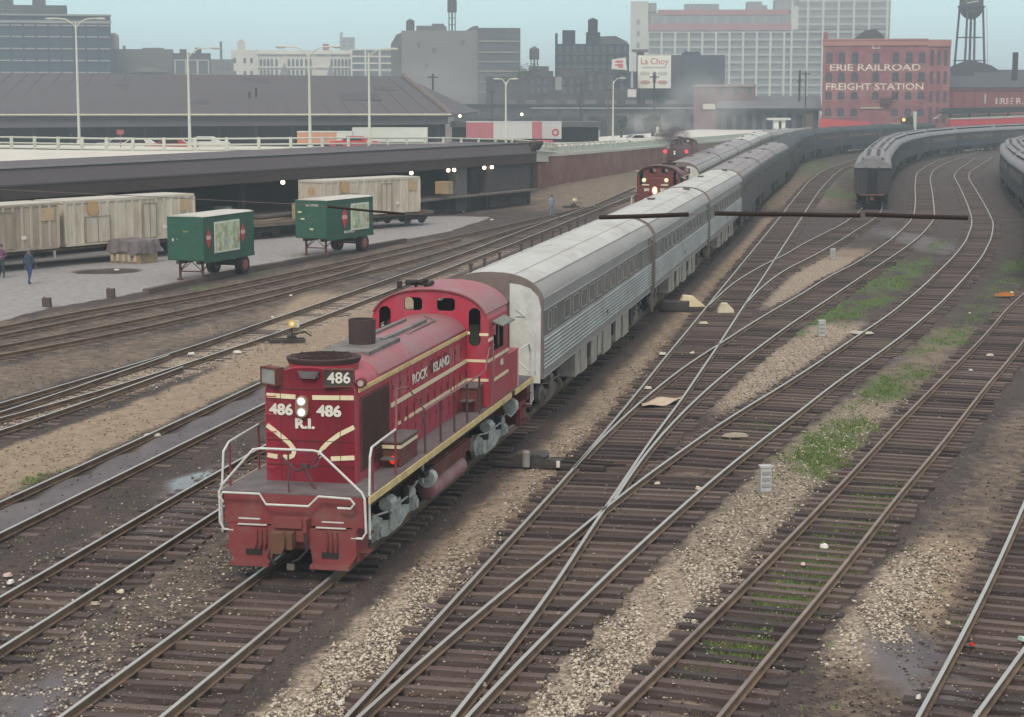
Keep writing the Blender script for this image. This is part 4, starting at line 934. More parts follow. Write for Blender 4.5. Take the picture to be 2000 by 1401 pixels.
        b.build('end_panel', [end, BRNG], R)
        b = MB(); b.prism([(-.55, 3.45), (.55, 3.45), (.55, 4.12), (0, 4.2), (-.55, 4.12)], *rng(-.06, -.03), 'y', 0); b.build('end_header', [BRNG if fluted else band_], R)
        b = MB()
        for x in (-.52, .40): b.box(x, x + .12, *rng(-.30, -.03), 1.1, 3.45, 0)
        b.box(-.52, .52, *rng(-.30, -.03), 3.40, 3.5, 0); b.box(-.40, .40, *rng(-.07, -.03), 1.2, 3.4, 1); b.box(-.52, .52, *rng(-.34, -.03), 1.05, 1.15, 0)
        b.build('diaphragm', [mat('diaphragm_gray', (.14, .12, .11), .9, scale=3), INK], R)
        b = MB(); b.box(-.13, .13, *rng(-.45, .2), .68, .92, 0); b.build('coupler', RUST, R)
        for s in (-1, 1):
            b = MB(); b.tube([(s * 1.3, fy(-.06), 1.4), (s * 1.3, fy(-.12), 1.5), (s * 1.3, fy(-.12), 2.6), (s * 1.3, fy(-.06), 2.7)], .018, 5, 0)
            b.tube([(s * .7, fy(-.06), 3.05), (s * 1.0, fy(-.13), 3.1), (s * .75, fy(-.13), 3.3)], .015, 5, 0); b.build('grab_iron', [GRAB if fluted else GRAYR], R)
    # roof details
    if vents:
        for k in range(12):
            if k == 3: continue
            y = 1.6 + k * 1.95 + (.3 if k % 5 == 2 else 0)
            b = MB(); b.cyl((-.95, y, 3.95), (-.95, y, 4.34), .045, 8, 0); b.cyl((-.95, y, 4.34), (-.95, y, 4.40), .07, 8, 0); b.build('roof_vent', [mat('vent_brown', (.09, .07, .07), .8)], R)
        b = MB(); b.box(-1.1, -.75, 8.0, 12.4, 3.96, 4.06, 0); b.build('roof_hatch', [SOOTG], R)
    for (x, y) in (() if vents else ((.45, Lc - 2.0), (-.2, 13))):
        b = MB(); b.box(x - .15, x + .15, y - .25, y + .25, 4.1, 4.34, 0); b.box(x - .19, x + .19, y - .22, y + .22, 4.34, 4.37, 0); b.build('roof_ventilator', [mat('hatch_dark', (.12, .11, .11), .8)], R)
    return R
GRPH = 'coaches of the long train behind engine 486'
c_st = make_coach(STEEL, STEELL, STEELB, ROOFS, ENDW, 'stainless fluted coach directly behind the red engine, small vents along its roof', GRPH, vents=True)
p, r = place_on(Hc, 53.95, 0, CL); c_st.location = p; c_st.rotation_euler = (0, 0, r)
STEP = 26.15
c_s2 = make_coach(STEEL, STEELL, STEELB, ROOFS, ENDW, 'second stainless fluted coach behind the red engine, overlapped by the hanging wire', GRPH)
c_gr = make_coach(GRAYC, GRAYC, GRAYC, GRAYR, GRAYC, 'dull gray coach just behind the three stainless ones', GRPH, fluted=False)
c_bl = make_coach(BLUC, BLUC, BLUC, BLUC, BLUC, 'blue black coach at the start of the far curve', GRPH, fluted=False)
index_kids()
def put(o, P, y0, k): p, r = place_on(P, y0, k * STEP, CL); o.location = p; o.rotation_euler = (0, 0, r)
put(c_s2, Hc, 53.95, 1)
p, r = place_on(Hc, 53.95, 2 * STEP, CL); dup(c_s2, p, r, 'last of the three stainless coaches, touching the gray coach')
put(c_gr, Hc, 53.95, 3)
for k, lab in ((4, 'second dull gray coach, farther from the stainless ones'), (5, 'third dull gray coach, where the train starts to bend')):
    p, r = place_on(Hc, 53.95, k * STEP, CL); dup(c_gr, p, r, lab)
put(c_bl, Hc, 53.95, 6)
for k, lab in ((7, 'second blue black coach on the far curve'), (8, 'third blue black coach below the red brick freight house'), (9, 'fourth blue black coach below the brick freight house'), (10, 'fifth blue black coach, broadside behind the gray end coach'), (11, 'last visible blue black coach, behind the gray curved train')):
    p, r = place_on(Hc, 53.95, k * STEP, CL); dup(c_bl, p, r, lab)
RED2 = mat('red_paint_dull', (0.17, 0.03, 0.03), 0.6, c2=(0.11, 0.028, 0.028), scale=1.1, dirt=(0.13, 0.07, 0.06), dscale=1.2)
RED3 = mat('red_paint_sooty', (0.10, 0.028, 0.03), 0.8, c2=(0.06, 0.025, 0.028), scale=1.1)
ROOF2 = mat('dull_red_roof', (0.17, 0.09, 0.095), 0.7, c2=(0.12, 0.075, 0.08), scale=.9)
ROOFD = mat('coach_roof_dull', (0.33, 0.325, 0.335), 0.6, c2=(0.25, 0.245, 0.255), scale=.8, dirt=(.22, .21, .215), dscale=.5)
def retint(root, mp, cache={}):
    st = [o for o in COL.objects if o.parent is root]; st += [o for o in COL.objects if o.parent in st]
    for o in st:
        if o.type != 'MESH' or not any(m in mp for m in o.data.materials): continue
        key = (o.data.name, tuple(sorted(m.name for m in mp.values())))
        if key not in cache:
            d = o.data.copy()
            for i, m in enumerate(d.materials):
                if m in mp: d.materials[i] = mp[m]
            cache[key] = d
        o.data = cache[key]
# second train with its own red engine
loco2 = dup(loco, (0, 0, 0), 0, 'second red locomotive with a lit headlight, half hidden behind the silver coach roofs')
p, r = place_on(Gc, 127.5, 0, 16.3)
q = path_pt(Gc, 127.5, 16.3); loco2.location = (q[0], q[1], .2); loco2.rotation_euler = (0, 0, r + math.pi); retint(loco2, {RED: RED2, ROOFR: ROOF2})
b = MB(); b.ball((0, 15.45, 2.95), .13, .05, .22, 10, 0); b.build('headlight_lens', mat('bright_lens', (.7, 1, .9), .2, emit=(.55, 1, .85), est=2.2), loco2)
b = MB(); b.ball((0, 15.40, 2.93), .2, .05, .3, 10, 0); b.build('headlight_ring', mat('amber_ring', (.9, .35, .12), .4, emit=(1, .35, .08), est=.5), loco2)
for (x0, x1) in ((-.9, -.4), (.4, .9)):
    b = MB(); b.box(x0, x1, 15.25, 15.28, 3.28, 3.36, 0); b.build('front_stripe', CREAM, loco2)
for s in (-1, 1):
    b = MB(); b.ball((s * .75, 15.2, 3.62), .16, .12, .16, 8, 0); b.build('class_light', mat('class_lens_cream', (.8, .78, .5), .3, emit=(.9, .9, .6), est=.35), loco2)
    text('number', '487' if False else '501', .26, WHT, loco2, (s * .55, 15.262, 2.98), math.pi, bold=.012)
GRPG = 'coaches behind the second red engine'
c_g2 = dup(c_s2, (0, 0, 0), 0, 'pale roofed coach right behind the second red engine', group=GRPG); put(c_g2, Gc, 145.0, 0); retint(c_g2, {ROOFS: ROOFD})
for k, lab in ((1, 'second pale roofed coach behind the second red engine'), (2, 'third pale roofed coach of the background train'), (3, 'fourth pale roofed coach, brightest roof near the ramp wall'), (4, 'fifth pale roofed coach before the far bend'), (5, 'farthest pale roofed coach, mostly hidden by the nearer train')):
    p, r = place_on(Gc, 145.0, k * STEP, CL); q = dup(c_s2, p, r, lab, group=GRPG)
    if k not in (3, 4): retint(q, {ROOFS: ROOFD})
# red switcher seen from behind on the next track
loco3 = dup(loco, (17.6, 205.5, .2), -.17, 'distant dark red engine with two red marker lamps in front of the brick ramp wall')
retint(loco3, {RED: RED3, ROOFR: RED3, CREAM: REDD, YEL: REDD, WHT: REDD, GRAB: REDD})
for s in (-1, 1):
    b = MB(); b.ball((s * 1.15, .9, 3.3), .20, .1, .20, 8, 0); b.build('marker_lamp', mat('red_lamp_far', (.9, .02, .03), .3, emit=(1, .03, .05), est=1.6), loco3)
index_kids()

# ------------------------------------------------------------------ gray heavyweight coaches with clerestory roofs
def make_pullman(label, grp):
    R = thing('heavyweight_coach', label, 'train car', group=grp); Lc = 25.6
    b = MB(); b.box(-1.5, 1.5, 0, Lc, 1.15, 3.35, 0); b.build('body', PULC, R)
    rp = [(-1.56, 3.33), (1.56, 3.33), (1.54, 3.46), (1.35, 3.72), (1.0, 3.86), (.86, 3.88), (-.86, 3.88), (-1.0, 3.86), (-1.35, 3.72), (-1.54, 3.46)]
    b = MB(); b.prism(rp, .9, Lc - .9, 'y', 0)
    rpe = [(x * .995, z - .01) for x, z in rp]
    b.prism(rpe, -.15, .9, 'y', 0); b.prism(rpe, Lc - .9, Lc + .15, 'y', 0); b.build('roof', PULR, R, smooth=True)
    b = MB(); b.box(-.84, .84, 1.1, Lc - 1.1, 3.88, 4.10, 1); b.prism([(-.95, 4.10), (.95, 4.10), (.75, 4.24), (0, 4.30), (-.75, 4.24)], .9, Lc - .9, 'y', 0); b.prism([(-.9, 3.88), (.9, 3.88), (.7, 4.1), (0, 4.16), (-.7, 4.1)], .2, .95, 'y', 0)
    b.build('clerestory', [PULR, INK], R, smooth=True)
    for s in (-1, 1):
        b = MB(); b.box(s * .42 - .17, s * .42 + .17, 2.4, 23.0, 4.20, 4.30, 0); b.build('roof_walk', mat('roof_walk_dark', (.06, .058, .066), .8), R)
        for k in range(12):
            y = 2.6 + k * 1.75; b = MB(); b.box(min(s * 1.5, s * 1.508), max(s * 1.5, s * 1.508), y, y + 1.15, 2.25, 2.95, 0); b.build('window', GLASS, R)
        b = MB()
        for z in (2.12, 3.08, 1.2): b.box(min(s * 1.5, s * 1.53), max(s * 1.5, s * 1.53), 0, Lc, z, z + .05, 0)
        b.build('belt_rail', PULC, R)
    for e in (0, 1):
        fy = (lambda y: y) if e == 0 else (lambda y: Lc - y)
        def rng(a, c): return (min(fy(a), fy(c)), max(fy(a), fy(c)))
        b = MB(); b.box(-.42, .42, *rng(-.28, .0), 1.25, 3.3, 0); b.build('end_door', mat('end_door_black', (.018, .02, .026), .8), R)
        b = MB()
        for s in (-1, 1): b.box(min(s * .45, s * .58), max(s * .45, s * .58), *rng(-.33, .0), 1.15, 3.4, 0)
        b.build('vestibule_post', PULC, R)
        b = MB(); b.box(-1.0, 1.0, *rng(-.4, .0), 1.05, 1.16, 0); b.build('buffer_beam', mat('buffer_rust', (.20, .11, .08), .9, c2=(.10, .06, .05), scale=3), R)
        b = MB(); b.box(-.13, .13, *rng(-.6, .1), .66, .92, 0); b.tube([(-.4, fy(-.3), 1.1), (-.4, fy(-.4), .6), (-.2, fy(-.45), .4)], .04, 6, 0); b.build('coupler', RUST, R)
    b = MB(); b.box(-1.1, 1.1, .3, Lc - .3, .85, 1.15, 0); b.build('underframe', DK, R)
    b = MB(); b.box(-1.3, 1.3, 9, 16, .4, 1.1, 0); b.build('equipment_box', DK, R)
    truck(R, 3.2, 3.2, m=DK, wd=.92); truck(R, Lc - 3.2, 3.2, m=DK, wd=.92)
    return R
GP = 'gray clerestory coaches of the curved train'
pm = make_pullman('gray end coach of the curved train, its dark end door facing the camera', GP)
index_kids()
put(pm, Pc, 158.5, 0)
for k, lab in enumerate(['second gray clerestory coach, next to the dark end one', 'third gray clerestory coach on the curve', 'fourth gray clerestory coach on the curve, seen more broadside', 'fifth gray clerestory coach of the curved train', 'sixth gray clerestory coach of the curved train', 'seventh gray clerestory coach near the right picture edge', 'farthest gray clerestory coach at the right picture edge'], 1):
    p, r = place_on(Pc, 158.5, k * STEP, CL); dup(pm, p, r, lab)
GQ = 'gray coaches on the far right track'
first = True
for k, lab in enumerate(['nearest gray coach at the far right, mostly outside the picture', 'second gray coach from the near end of the far right train', 'third gray coach of the far right train, along the edge', 'fourth gray coach of the far right train', 'fifth gray coach of the far right train, where its roof turns away', 'sixth gray coach of the far right train', 'seventh gray coach of the far right train, under the dark canopy']):
    p, r = place_on(Qc, 97.5, k * STEP, CL); dup(pm, p, r, lab, group=GQ)
# ------------------------------------------------------------------ express trailers, containers, platform, people (left yard)
def rotL(h): return -h
def express_trailer(label, corner, head, L, W, H, zb, rear_side_poster, extra=False):
    """corner = front right corner on the ground; head = heading of the long side"""
    R = thing('express_trailer', label, 'trailer', (corner[0], corner[1], 0.06), -head, 'green express trailers')
    b = MB(); b.box(-W, 0, 0, L, zb, zb + H, 0); 
    for z in (zb + .02, zb + H - .08): b.box(-W - .015, .015, -.015, L + .015, z, z + .06, 0)
    b.box(.012, .03, 0, L, zb - .12, zb + .05, 0)
    for x in (-W - .01, -.03): b.box(x, x + .04, -.02, .02, zb, zb + H, 0)
    b.build('box_body', GREEN, R)
    b = MB(); b.prism([(-W - .02, zb + H), (.02, zb + H), (-.3, zb + H + .07), (-W + .3, zb + H + .07)], -.02, L + .02, 'y', 0); b.build('roof', mat('trailer_roof_pale', (.56, .57, .53), .7, c2=(.42, .43, .40), scale=1.5), R)
    b = MB(); b.box(-W + .35, -W + .55, .2, L - .1, zb - .2, zb, 0); b.box(-.55, -.35, .2, L - .1, zb - .2, zb, 0); b.build('chassis', RUST, R)
    for x in (-W + .35, -.4):
        b = MB(); b.box(x - .05, x + .05, .55, .65, .02, zb, 0); b.box(x - .13, x + .13, .45, .75, 0, .05, 0); b.tube([(x, .6, .5), (x, 1.6, zb - .1)], .03, 5, 0); b.build('landing_leg', mat('leg_rusty_red', (.16, .05, .045), .8, c2=(.08, .04, .04), scale=5), R)
    b = MB(); b.tube([(-W + .35, .6, .45), (-.4, .6, .45)], .035, 5, 0); b.tube([(-W + .35, .6, .45), (-W / 2, .6, zb - .1), (-.4, .6, .45)], .025, 5, 0); b.build('leg_brace', mat('leg_rusty_red', (.16, .05, .045)), R)
    b = MB(); b.cyl((-W + .1, L - 1.1, .5), (-.1, L - 1.1, .5), .06, 8, 0); b.box(-W / 2 - .6, -W / 2 + .6, L - 1.5, L - .7, .6, .75, 0); b.build('axle', DK, R)
    for x0, x1 in ((-W - .02, -W + .36), (-.36, .02)):
        b = MB(); b.cyl((x0, L - 1.1, .5), (x1, L - 1.1, .5), .5, 22, 0); w_ = b.build('wheel', RUB, R, smooth=True)
        for xx in (x0 - .012, x1): 
            b = MB(); b.cyl((xx, L - 1.1, .5), (xx + .012, L - 1.1, .5), .29, 16, 0); b.cyl((xx - .02, L - 1.1, .5), (xx + .03, L - 1.1, .5), .09, 8, 0); b.build('hub', HUB, w_)
    # long side: poster between two red diamonds
    def diamond(y, z, s_):
        b = MB(); b.prism([(y, z - s_), (y + s_ * .58, z), (y, z + s_), (y - s_ * .58, z)], .012, .022, 'x', 0); d = b.build('emblem', mat('diamond_red', (.55, .05, .06), .5, c2=(.45, .05, .05), scale=6), R)
        text('lettering', 'REA', s_ * .50, WHT, R, (.025, y, z + .04), math.pi / 2, bold=.006, xs=1.0)
        return d
    mid = rear_side_poster
    z0, z1 = zb + .42, zb + H - .42
    y0, y1 = mid
    b = MB(); b.box(.012, .045, y0, y1, z0 - .1, z1 + .1, 0); fr = b.build('poster_frame', mat('frame_white', (.74, .78, .72), .6), R)
    poster = mat('poster_picture', (.58, .62, .42), .7, c2=(.25, .36, .20), scale=2.2, amt=.35, dirt=(.74, .74, .66), dscale=1.6)
    b = MB(); b.box(.045, .05, y0 + .09, y1 - .09, z0, z1, 0); b.build('poster', poster, fr)
    for k in range(4):
        b = MB(); yy = y0 + .35 + k * (y1 - y0 - .5) / 3; b.ball((.052, yy, z0 + .35 + .1 * (k % 2)), .004, .13, .18, 8, 0); b.ball((.053, yy, z0 + .60 + .1 * (k % 2)), .004, .08, .09, 8, 0); b.build('poster_figure', mat(['fig_white', 'fig_blue', 'fig_white2', 'fig_red'][k], [(.75, .75, .7), (.35, .45, .6), (.7, .7, .62), (.6, .25, .2)][k], .8), fr)
    if not extra:
        diamond(y0 - .62, (z0 + z1) / 2, .52); diamond(y1 + .42, (z0 + z1) / 2 + .05, .52)
        for (x, z, w2) in ((-1.0, zb + 1.5, .35), (-1.5, zb + 1.1, .12)): b = MB(); b.box(x - w2 / 2, x + w2 / 2, -.022, -.012, z - .04, z + .04, 0); b.build('front_marking', mat('faded_mark', (.20, .26, .13), .7), R)
        b = MB(); b.box(-W + .28, -W + .36, -.06, -.01, zb + 1.0, zb + 1.12); b.build('glad_hand', WHT, R)
    else:
        diamond(y0 - .75, (z0 + z1) / 2, .66)
        text('lettering', 'REA EXPRESS', .22, WHT, R, (.02, y0 - .2, zb + .26), math.pi / 2, bold=.005)
        text('lettering', 'REA EXPRESS', .15, WHT, R, (-W / 2 + .1, -.02, zb + H - .3), 0, bold=.004)
        for (x, z) in ((-W + .3, zb + 1.55), (-W + .5, zb + 1.15), (-W + 1.1, zb + .55)):
            b = MB(); b.box(x - .12, x + .12, -.05, -.01, z - .05, z + .05); b.build('front_fitting', mat('fitting_yellow', (.65, .68, .35), .6), R)
        b = MB()
        for (x, z, r_) in ((-1.3, zb + 1.15, .18), (-1.0, zb + 1.0, .15), (-1.15, zb + 1.3, .14)): b.tube([(x + r_ * math.cos(t), -.02, z + r_ * math.sin(t)) for t in [i * .7 for i in range(8)]], .015, 4, 0)
        b.build('front_emblem', mat('faint_scroll', (.12, .24, .2), .7), R)
    return R
k = 1.0
express_trailer('green express trailer, nearer of the two, with a framed poster between two red diamonds', (-15.75, 96.6), .33, 5.7, 2.05, 2.25, 1.05, (1.15, 3.95))
express_trailer('green express trailer farther right, with one red diamond left of its framed poster', (-10.95, 111.8), .43, 5.7, 2.1, 2.25, 1.05, (2.9, 5.1), True)

def container(label, a, head, L, W, H, zb, main=BEIGE, left_door=True, group='beige containers riding on flat cars'):
    R = thing('freight_container', label, 'container', (a[0], a[1], zb), -head, group)
    b = MB(); b.box(-W, 0, 0, L, 0, H, 0); b.build('box_body', main, R)
    b = MB(); b.box(-W - .03, .03, -.03, L + .03, H, H + .05, 0); b.build('roof', mat('container_roof', (.55, .55, .50), .7, c2=(.42, .42, .37), scale=1), R)
    for z in (0, H - .12):
        b = MB(); b.box(0, .05, 0, L, z, z + .12, 0); b.build('side_rail', main, R)
    n = int(L / .62)
    b = MB()
    for i in range(n + 1):
        y = i * L / n; b.box(0, .06, y - .07, y + .07, .12, H - .12, 0); b.box(0, .012, y + .07, y + .11, .12, H - .12, 1)
    b.build('side_rib', [mat('rib_' + main.name, tuple(min(c * 1.12, .8) for c in ((.58, .55, .47) if main is BEIGE else (.40, .355, .29))), .7, c2=(.42, .38, .31), scale=1.2, stretch=(1, 1, .3), dirt=(.36, .29, .21), dscale=.9), mat('groove_brown', (.33, .29, .235), .9)], R)
    for (y0, w_, H) in ((L * .14, 1.9, H * .80), (L * .58, 1.1, H * 1.08)):
        d = MB(); d.box(.05, .075, y0, y0 + w_, .15, H * .80, 0)
        for q in (0, .5, 1): d.box(.075, .10, y0 + q * (w_ - .06), y0 + q * (w_ - .06) + .06, .15, H * .80, 1)
        d.box(.075, .10, y0, y0 + w_, H * .78, H * .80, 1); d.build('side_door', [main, mat('door_bar', (.30, .25, .2), .8)], R)
    H = 2.5
    b = MB(); b.cyl((.05, L * .2, H * .82), (.085, L * .2, H * .82), .42, 22, 0); b.build('emblem_disc', ORANGE, R)
    b = MB(); b.box(.05, .066, L * .88, L * .97, H * .62, H * .90, 0); b.build('emblem_panel', mat('orange_panel', (.42, .26, .12), .8, c2=(.5, .42, .3), scale=7), R)
    b = MB(); b.cyl((-W * .5, -.02, H * .72), (-W * .5, 0, H * .72), .3, 18, 0); b.build('emblem_disc', ORANGE, R)
    b = MB()
    for x in (-W, -W / 2 - .03, -.06): b.box(x, x + .06, -.05, 0, 0, H, 0)
    b.box(-W, 0, -.05, 0, 0, .1, 0); b.box(-W, 0, -.05, 0, H - .1, H, 0); b.build('end_frame', main, R)
    b = MB(); b.box(.05, .09, L * .74, L * .77, H * .25, H * .32); b.build('placard', mat('placard_white', (.8, .8, .75), .6), R)
    return R
cont = [((-30.9, 96.2), .60, 10.3, BEIGED, 'dull beige container at the left picture edge'), ((-24.85, 105.4), .60, 10.2, BEIGE, 'long beige container with orange disc, behind the nearer green trailer'),
        ((-12.9, 130.5), .67, 9.9, BEIGE, 'beige container standing behind the farther green trailer')]
for a, h, L, m_, lab in cont: container(lab, a, h, L, 2.45, 2.5, 1.15, m_)
def flatcar(label, a, head, L):
    R = thing('flat_car', label, 'flat car', (a[0], a[1], .2), -head, 'flat cars under the containers')
    b = MB(); b.box(-2.6, .1, 0, L, .72, .90, 0); b.box(-2.2, -.3, 0, L, .45, .72, 1); b.build('deck', [mat('deck_dusty', (.14, .115, .09), .9, c2=(.08, .065, .055), scale=1), DK], R)
    b = MB(); b.box(.10, .13, 0, L, .70, .82, 0); b.build('side_sill', mat('sill_tan', (.20, .165, .12), .9, c2=(.10, .08, .065), scale=1), R)
    for y in (1.8, L - 1.8):
        b = MB(); b.box(-.3, -.15, y - 1.3, y + 1.3, .3, .6, 0); b.box(-2.3, -2.15, y - 1.3, y + 1.3, .3, .6, 0); t = b.build('truck', DK, R)
        for q in (-.85, .85):
            b = MB(); b.cyl((-.35, y + q, .42), (-.22, y + q, .42), .42, 16); b.cyl((-2.23, y + q, .42), (-2.1, y + q, .42), .42, 16); b.cyl((-2.1, y + q, .42), (-.3, y + q, .42), .07, 6); b.build('wheel_set', DK, t)
    b = MB(); b.box(.1, .2, L * .35, L * .35 + .12, .35, .75); b.build('stake', mat('placard_white', (.8, .8, .75)), R)
    return R
flatcar('dark flat car under the dull container at the left edge', (-37.5, 88.2), .60, 13.6)
flatcar('dark flat car under the long beige container', (-29.3, 100.0), .60, 18.5)
flatcar('dark flat car under the container behind the farther green trailer', (-17.2, 124.5), .62, 19.5)

# tarpaulin covered pallet load
pp = at(262, 512, .06)
R = thing('covered_pallet_load', 'gray tarpaulin over a square yellow crate load in front of the container', 'covered load', (pp.x, pp.y, .06), -.45)
b = MB(); b.box(-1.05, 1.05, -.8, .8, 0, 1.25, 0); cr_ = b.build('crate', mat('crate_yellow', (.40, .32, .19), .85, c2=(.24, .18, .11), scale=3, dirt=(.16, .12, .09)), R)
for x in (-.9, -.5, -.1, .3, .7): b = MB(); b.box(x - .1, x + .1, -.86, -.8, .1, .5); b.build('slat', mat('slat_pale', (.5, .46, .36), .8), cr_)
V_ = []; F_ = []; n = 26
for j in range(n):
    for i in range(n):
        u, v_ = i / (n - 1) * 2 - 1, j / (n - 1) * 2 - 1
        x = u * 1.55; y = v_ * 1.3; ox = max(abs(x) - 1.12, 0); oy = max(abs(y) - .87, 0); d = max(ox, oy) * 1.9
        z = 1.32 + .06 * math.sin(u * 5) * math.cos(v_ * 4) - d + (.12 * math.sin(x * 6 + y * 4) if d > .05 else 0)
        cx_ = max(-1.15 - .06 * d, min(1.15 + .06 * d, x)); cy_ = max(-.9 - .06 * d, min(.9 + .06 * d, y)); V_.append((cx_ + (.05 * math.sin(y * 9) if ox else 0), cy_ + (.05 * math.sin(x * 9) if oy else 0), max(z, .42 + .25 * abs(math.sin(x * 2.2 + y))))); 
for j in range(n - 1):
    for i in range(n - 1): F_.append((j * n + i, j * n + i + 1, (j + 1) * n + i + 1, (j + 1) * n + i))
MB().add(V_, F_).build('tarpaulin', mat('tarp_gray', (.19, .17, .175), .7, c2=(.13, .115, .12), scale=2), R, smooth=True)

# dock platform and long canopy with offices
u0 = Vector((-37.0, 91.0)); ud = Vector((.450, .893)); un = Vector((ud.y, -ud.x))      # front line of the canopy, direction away from camera
HD = math.atan2(ud.x, ud.y)
def S(s): return u0 + ud * s
TOT = (Vector((1.9, 168.2)) - u0).length
R = thing('platform_canopy', 'long low dark canopy roof over the freight dock, lamps burning under it', 'canopy', (u0.x, u0.y, 0.1), -HD)
b = MB(); b.box(-9, .0, 0, TOT, 4.35, 5.30, 0); b.build('roof_slab', FASG, R)
b = MB(); b.prism([(0, 5.28), (.0, 4.35), (.35, 4.32), (.35, 4.42)], 0, TOT, 'y', 0); b.build('sloping_fascia', FASG, R)
b = MB(); b.box(.05, .30, 0, TOT, 3.55, 4.32, 0); b.build('lower_fascia', FASB, R)
b = MB(); b.box(-.02, .1, 0, TOT, 5.30, 5.40, 0); b.build('coping', mat('coping_gray', (.30, .30, .31), .8), R)
b = MB(); b.prism([(.30, 4.6), (-1.5, 4.6), (-1.5, 5.42), (.72, 5.42), (.72, 5.2)], TOT - 1.0, TOT + .5, 'y', 0); b.build('end_bracket', FASB, R)
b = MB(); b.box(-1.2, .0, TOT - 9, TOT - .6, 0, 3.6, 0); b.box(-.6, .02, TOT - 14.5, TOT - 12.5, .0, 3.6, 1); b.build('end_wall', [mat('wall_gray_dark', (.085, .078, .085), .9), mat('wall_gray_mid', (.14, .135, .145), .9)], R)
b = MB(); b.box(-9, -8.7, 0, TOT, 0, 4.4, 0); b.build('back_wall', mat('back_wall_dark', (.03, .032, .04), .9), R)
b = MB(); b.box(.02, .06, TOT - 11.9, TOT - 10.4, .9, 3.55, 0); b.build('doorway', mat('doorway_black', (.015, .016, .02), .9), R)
for k in range(7):
    y = 12 + k * 10.2
    b = MB(); b.box(-.9, -.6, y, y + .3, 0, 4.35, 0); b.tube([(-.75, y + .15, 3.2), (-.75, y + 1.4, 4.3)], .06, 5, 0); b.build('column', mat('column_dark', (.05, .045, .05), .9), R)
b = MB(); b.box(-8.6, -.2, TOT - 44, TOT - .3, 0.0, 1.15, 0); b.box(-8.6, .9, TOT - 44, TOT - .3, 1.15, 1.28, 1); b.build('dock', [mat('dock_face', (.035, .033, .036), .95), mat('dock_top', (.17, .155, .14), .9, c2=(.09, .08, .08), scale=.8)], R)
for k in range(12):
    y = TOT - 43 + k * 3.7; b = MB(); b.box(.5, .7, y, y + .2, 0, 1.15); b.build('dock_post', DK, R)
for (px, py) in ((549, 353), (800, 331), (872, 328), (883, 327), (942, 322), (957, 321)):
    # lamp hangs under the fascia line
    for s_ in np.arange(0, TOT, .1):
        w_ = S(s_); q = 1000 + FPX * w_.x / w_.y
        if q >= px: break
    zz = min(atZ(px, py, w_.y + .5).z, 3.42)
    b = MB(); b.ball((.18, s_, zz), .15, n=10); lmp = b.build('lamp', mat('lamp_lit', (1, .9, .7), .4, emit=(1.0, .72, .42), est=6), R)
    b = MB(); b.cyl((.18, s_, zz + .12), (.18, s_, 3.6), .02, 5); b.cyl((.18, s_, zz + .13), (.18, s_, zz + .22), .18, 12, 0, .05); b.build('lamp_shade', DK, lmp)
# goods on the dock
def goods(px, py, w_, h, m_, lab, cat, Y=None, tilt=0, nm='crate'):
    p = atZ(px, py, Y); R_ = thing(nm, lab, cat, (p.x, p.y, p.z), -HD)
    b = MB(); b.box(-w_ / 2, w_ / 2, -w_ * .4, w_ * .4, 0, h, 0)
    for x in (-w_ / 2, 0, w_ / 2): b.box(x - .04, x + .04, -w_ * .43, -w_ * .4, 0, h, 0)
    for z in (.05, h * .5, h - .1): b.box(-w_ / 2, w_ / 2, -w_ * .42, -w_ * .4, z, z + .07, 0)
    b.build('crate_body', m_, R_); return R_
goods(868, 379, 1.1, 1.0, mat('crate_tan', (.42, .33, .2), .8), 'tan tarpaulin bundle on the dock under the paired lamps', 'bundle', 152)
goods(590, 429, 1.0, 1.15, mat('crate_tan', (.42, .33, .2), .8), 'tan crate on the dock between the green trailers', 'crate', 131)
goods(436, 424, .9, .7, mat('crate_gray', (.30, .30, .31), .8), 'gray white crate beside the long container', 'crate', 128)
p0 = S(2)
for (sa, sb, lab) in ((30, 48, 'low timber stack beside the track, between container and dock'),):
    R_ = thing('timber_stack', lab, 'timber', (0, 0, 0))
    a = at(505, 462, .06); c = at(600, 440, .06)
    b = MB(); d = (c - a); h = math.atan2(d.x, d.y); b.box(-1.2, 1.2, 0, d.length, 0, .9, 0); b.box(-1.0, 1.1, 0, d.length * .8, .9, 1.1, 1)
    o = b.build('timber_pile', [mat('timber_dark', (.06, .05, .05), .9, scale=2), mat('timber_tan', (.26, .21, .15), .9, c2=(.12, .1, .08), scale=2)], R_); o.location = (a.x, a.y, .06); o.rotation_euler = (0, 0, -h)

# roadway deck beyond the canopy and its railing, sloping down into a ramp
road = [(-90, 168, 5.05), (-44, 160, 5.05), (-31, 152.5, 5.05), (-22, 151, 5.1), (-14, 154, 5.1), (-6.5, 165, 4.85), (.5, 175, 4.45), (4.8, 205, 3.3), (13, 234, 3.0), (20.6, 262, 2.75), (33, 305, 2.4), (47, 352, 2.2), (66, 418, 2.0), (80, 480, 1.8)]
def poly3(P, step):
    P = np.array(P, float); d = np.r_[0, np.cumsum(np.linalg.norm(np.diff(P, axis=0), axis=1))]; s = np.arange(0, d[-1], step)
    return np.stack([np.interp(s, d, P[:, i]) for i in range(3)], 1)
rp_ = poly3(road, 2.0)
b = MB(); V_ = []; F_ = []; W_ = 26
T = np.gradient(rp_[:, :2], axis=0); T /= np.hypot(T[:, 0], T[:, 1])[:, None]; Nn = np.stack([-T[:, 1], T[:, 0]], 1)
for i in range(len(rp_)):
    x, y, z = rp_[i]; w2 = W_ if i > 45 else 14
    for (o_, zz) in ((.3, z), (w2, z - .02), (w2, z - 1.2), (.3, z - .9)):
        V_.append((x + Nn[i, 0] * o_, y + Nn[i, 1] * o_, zz))
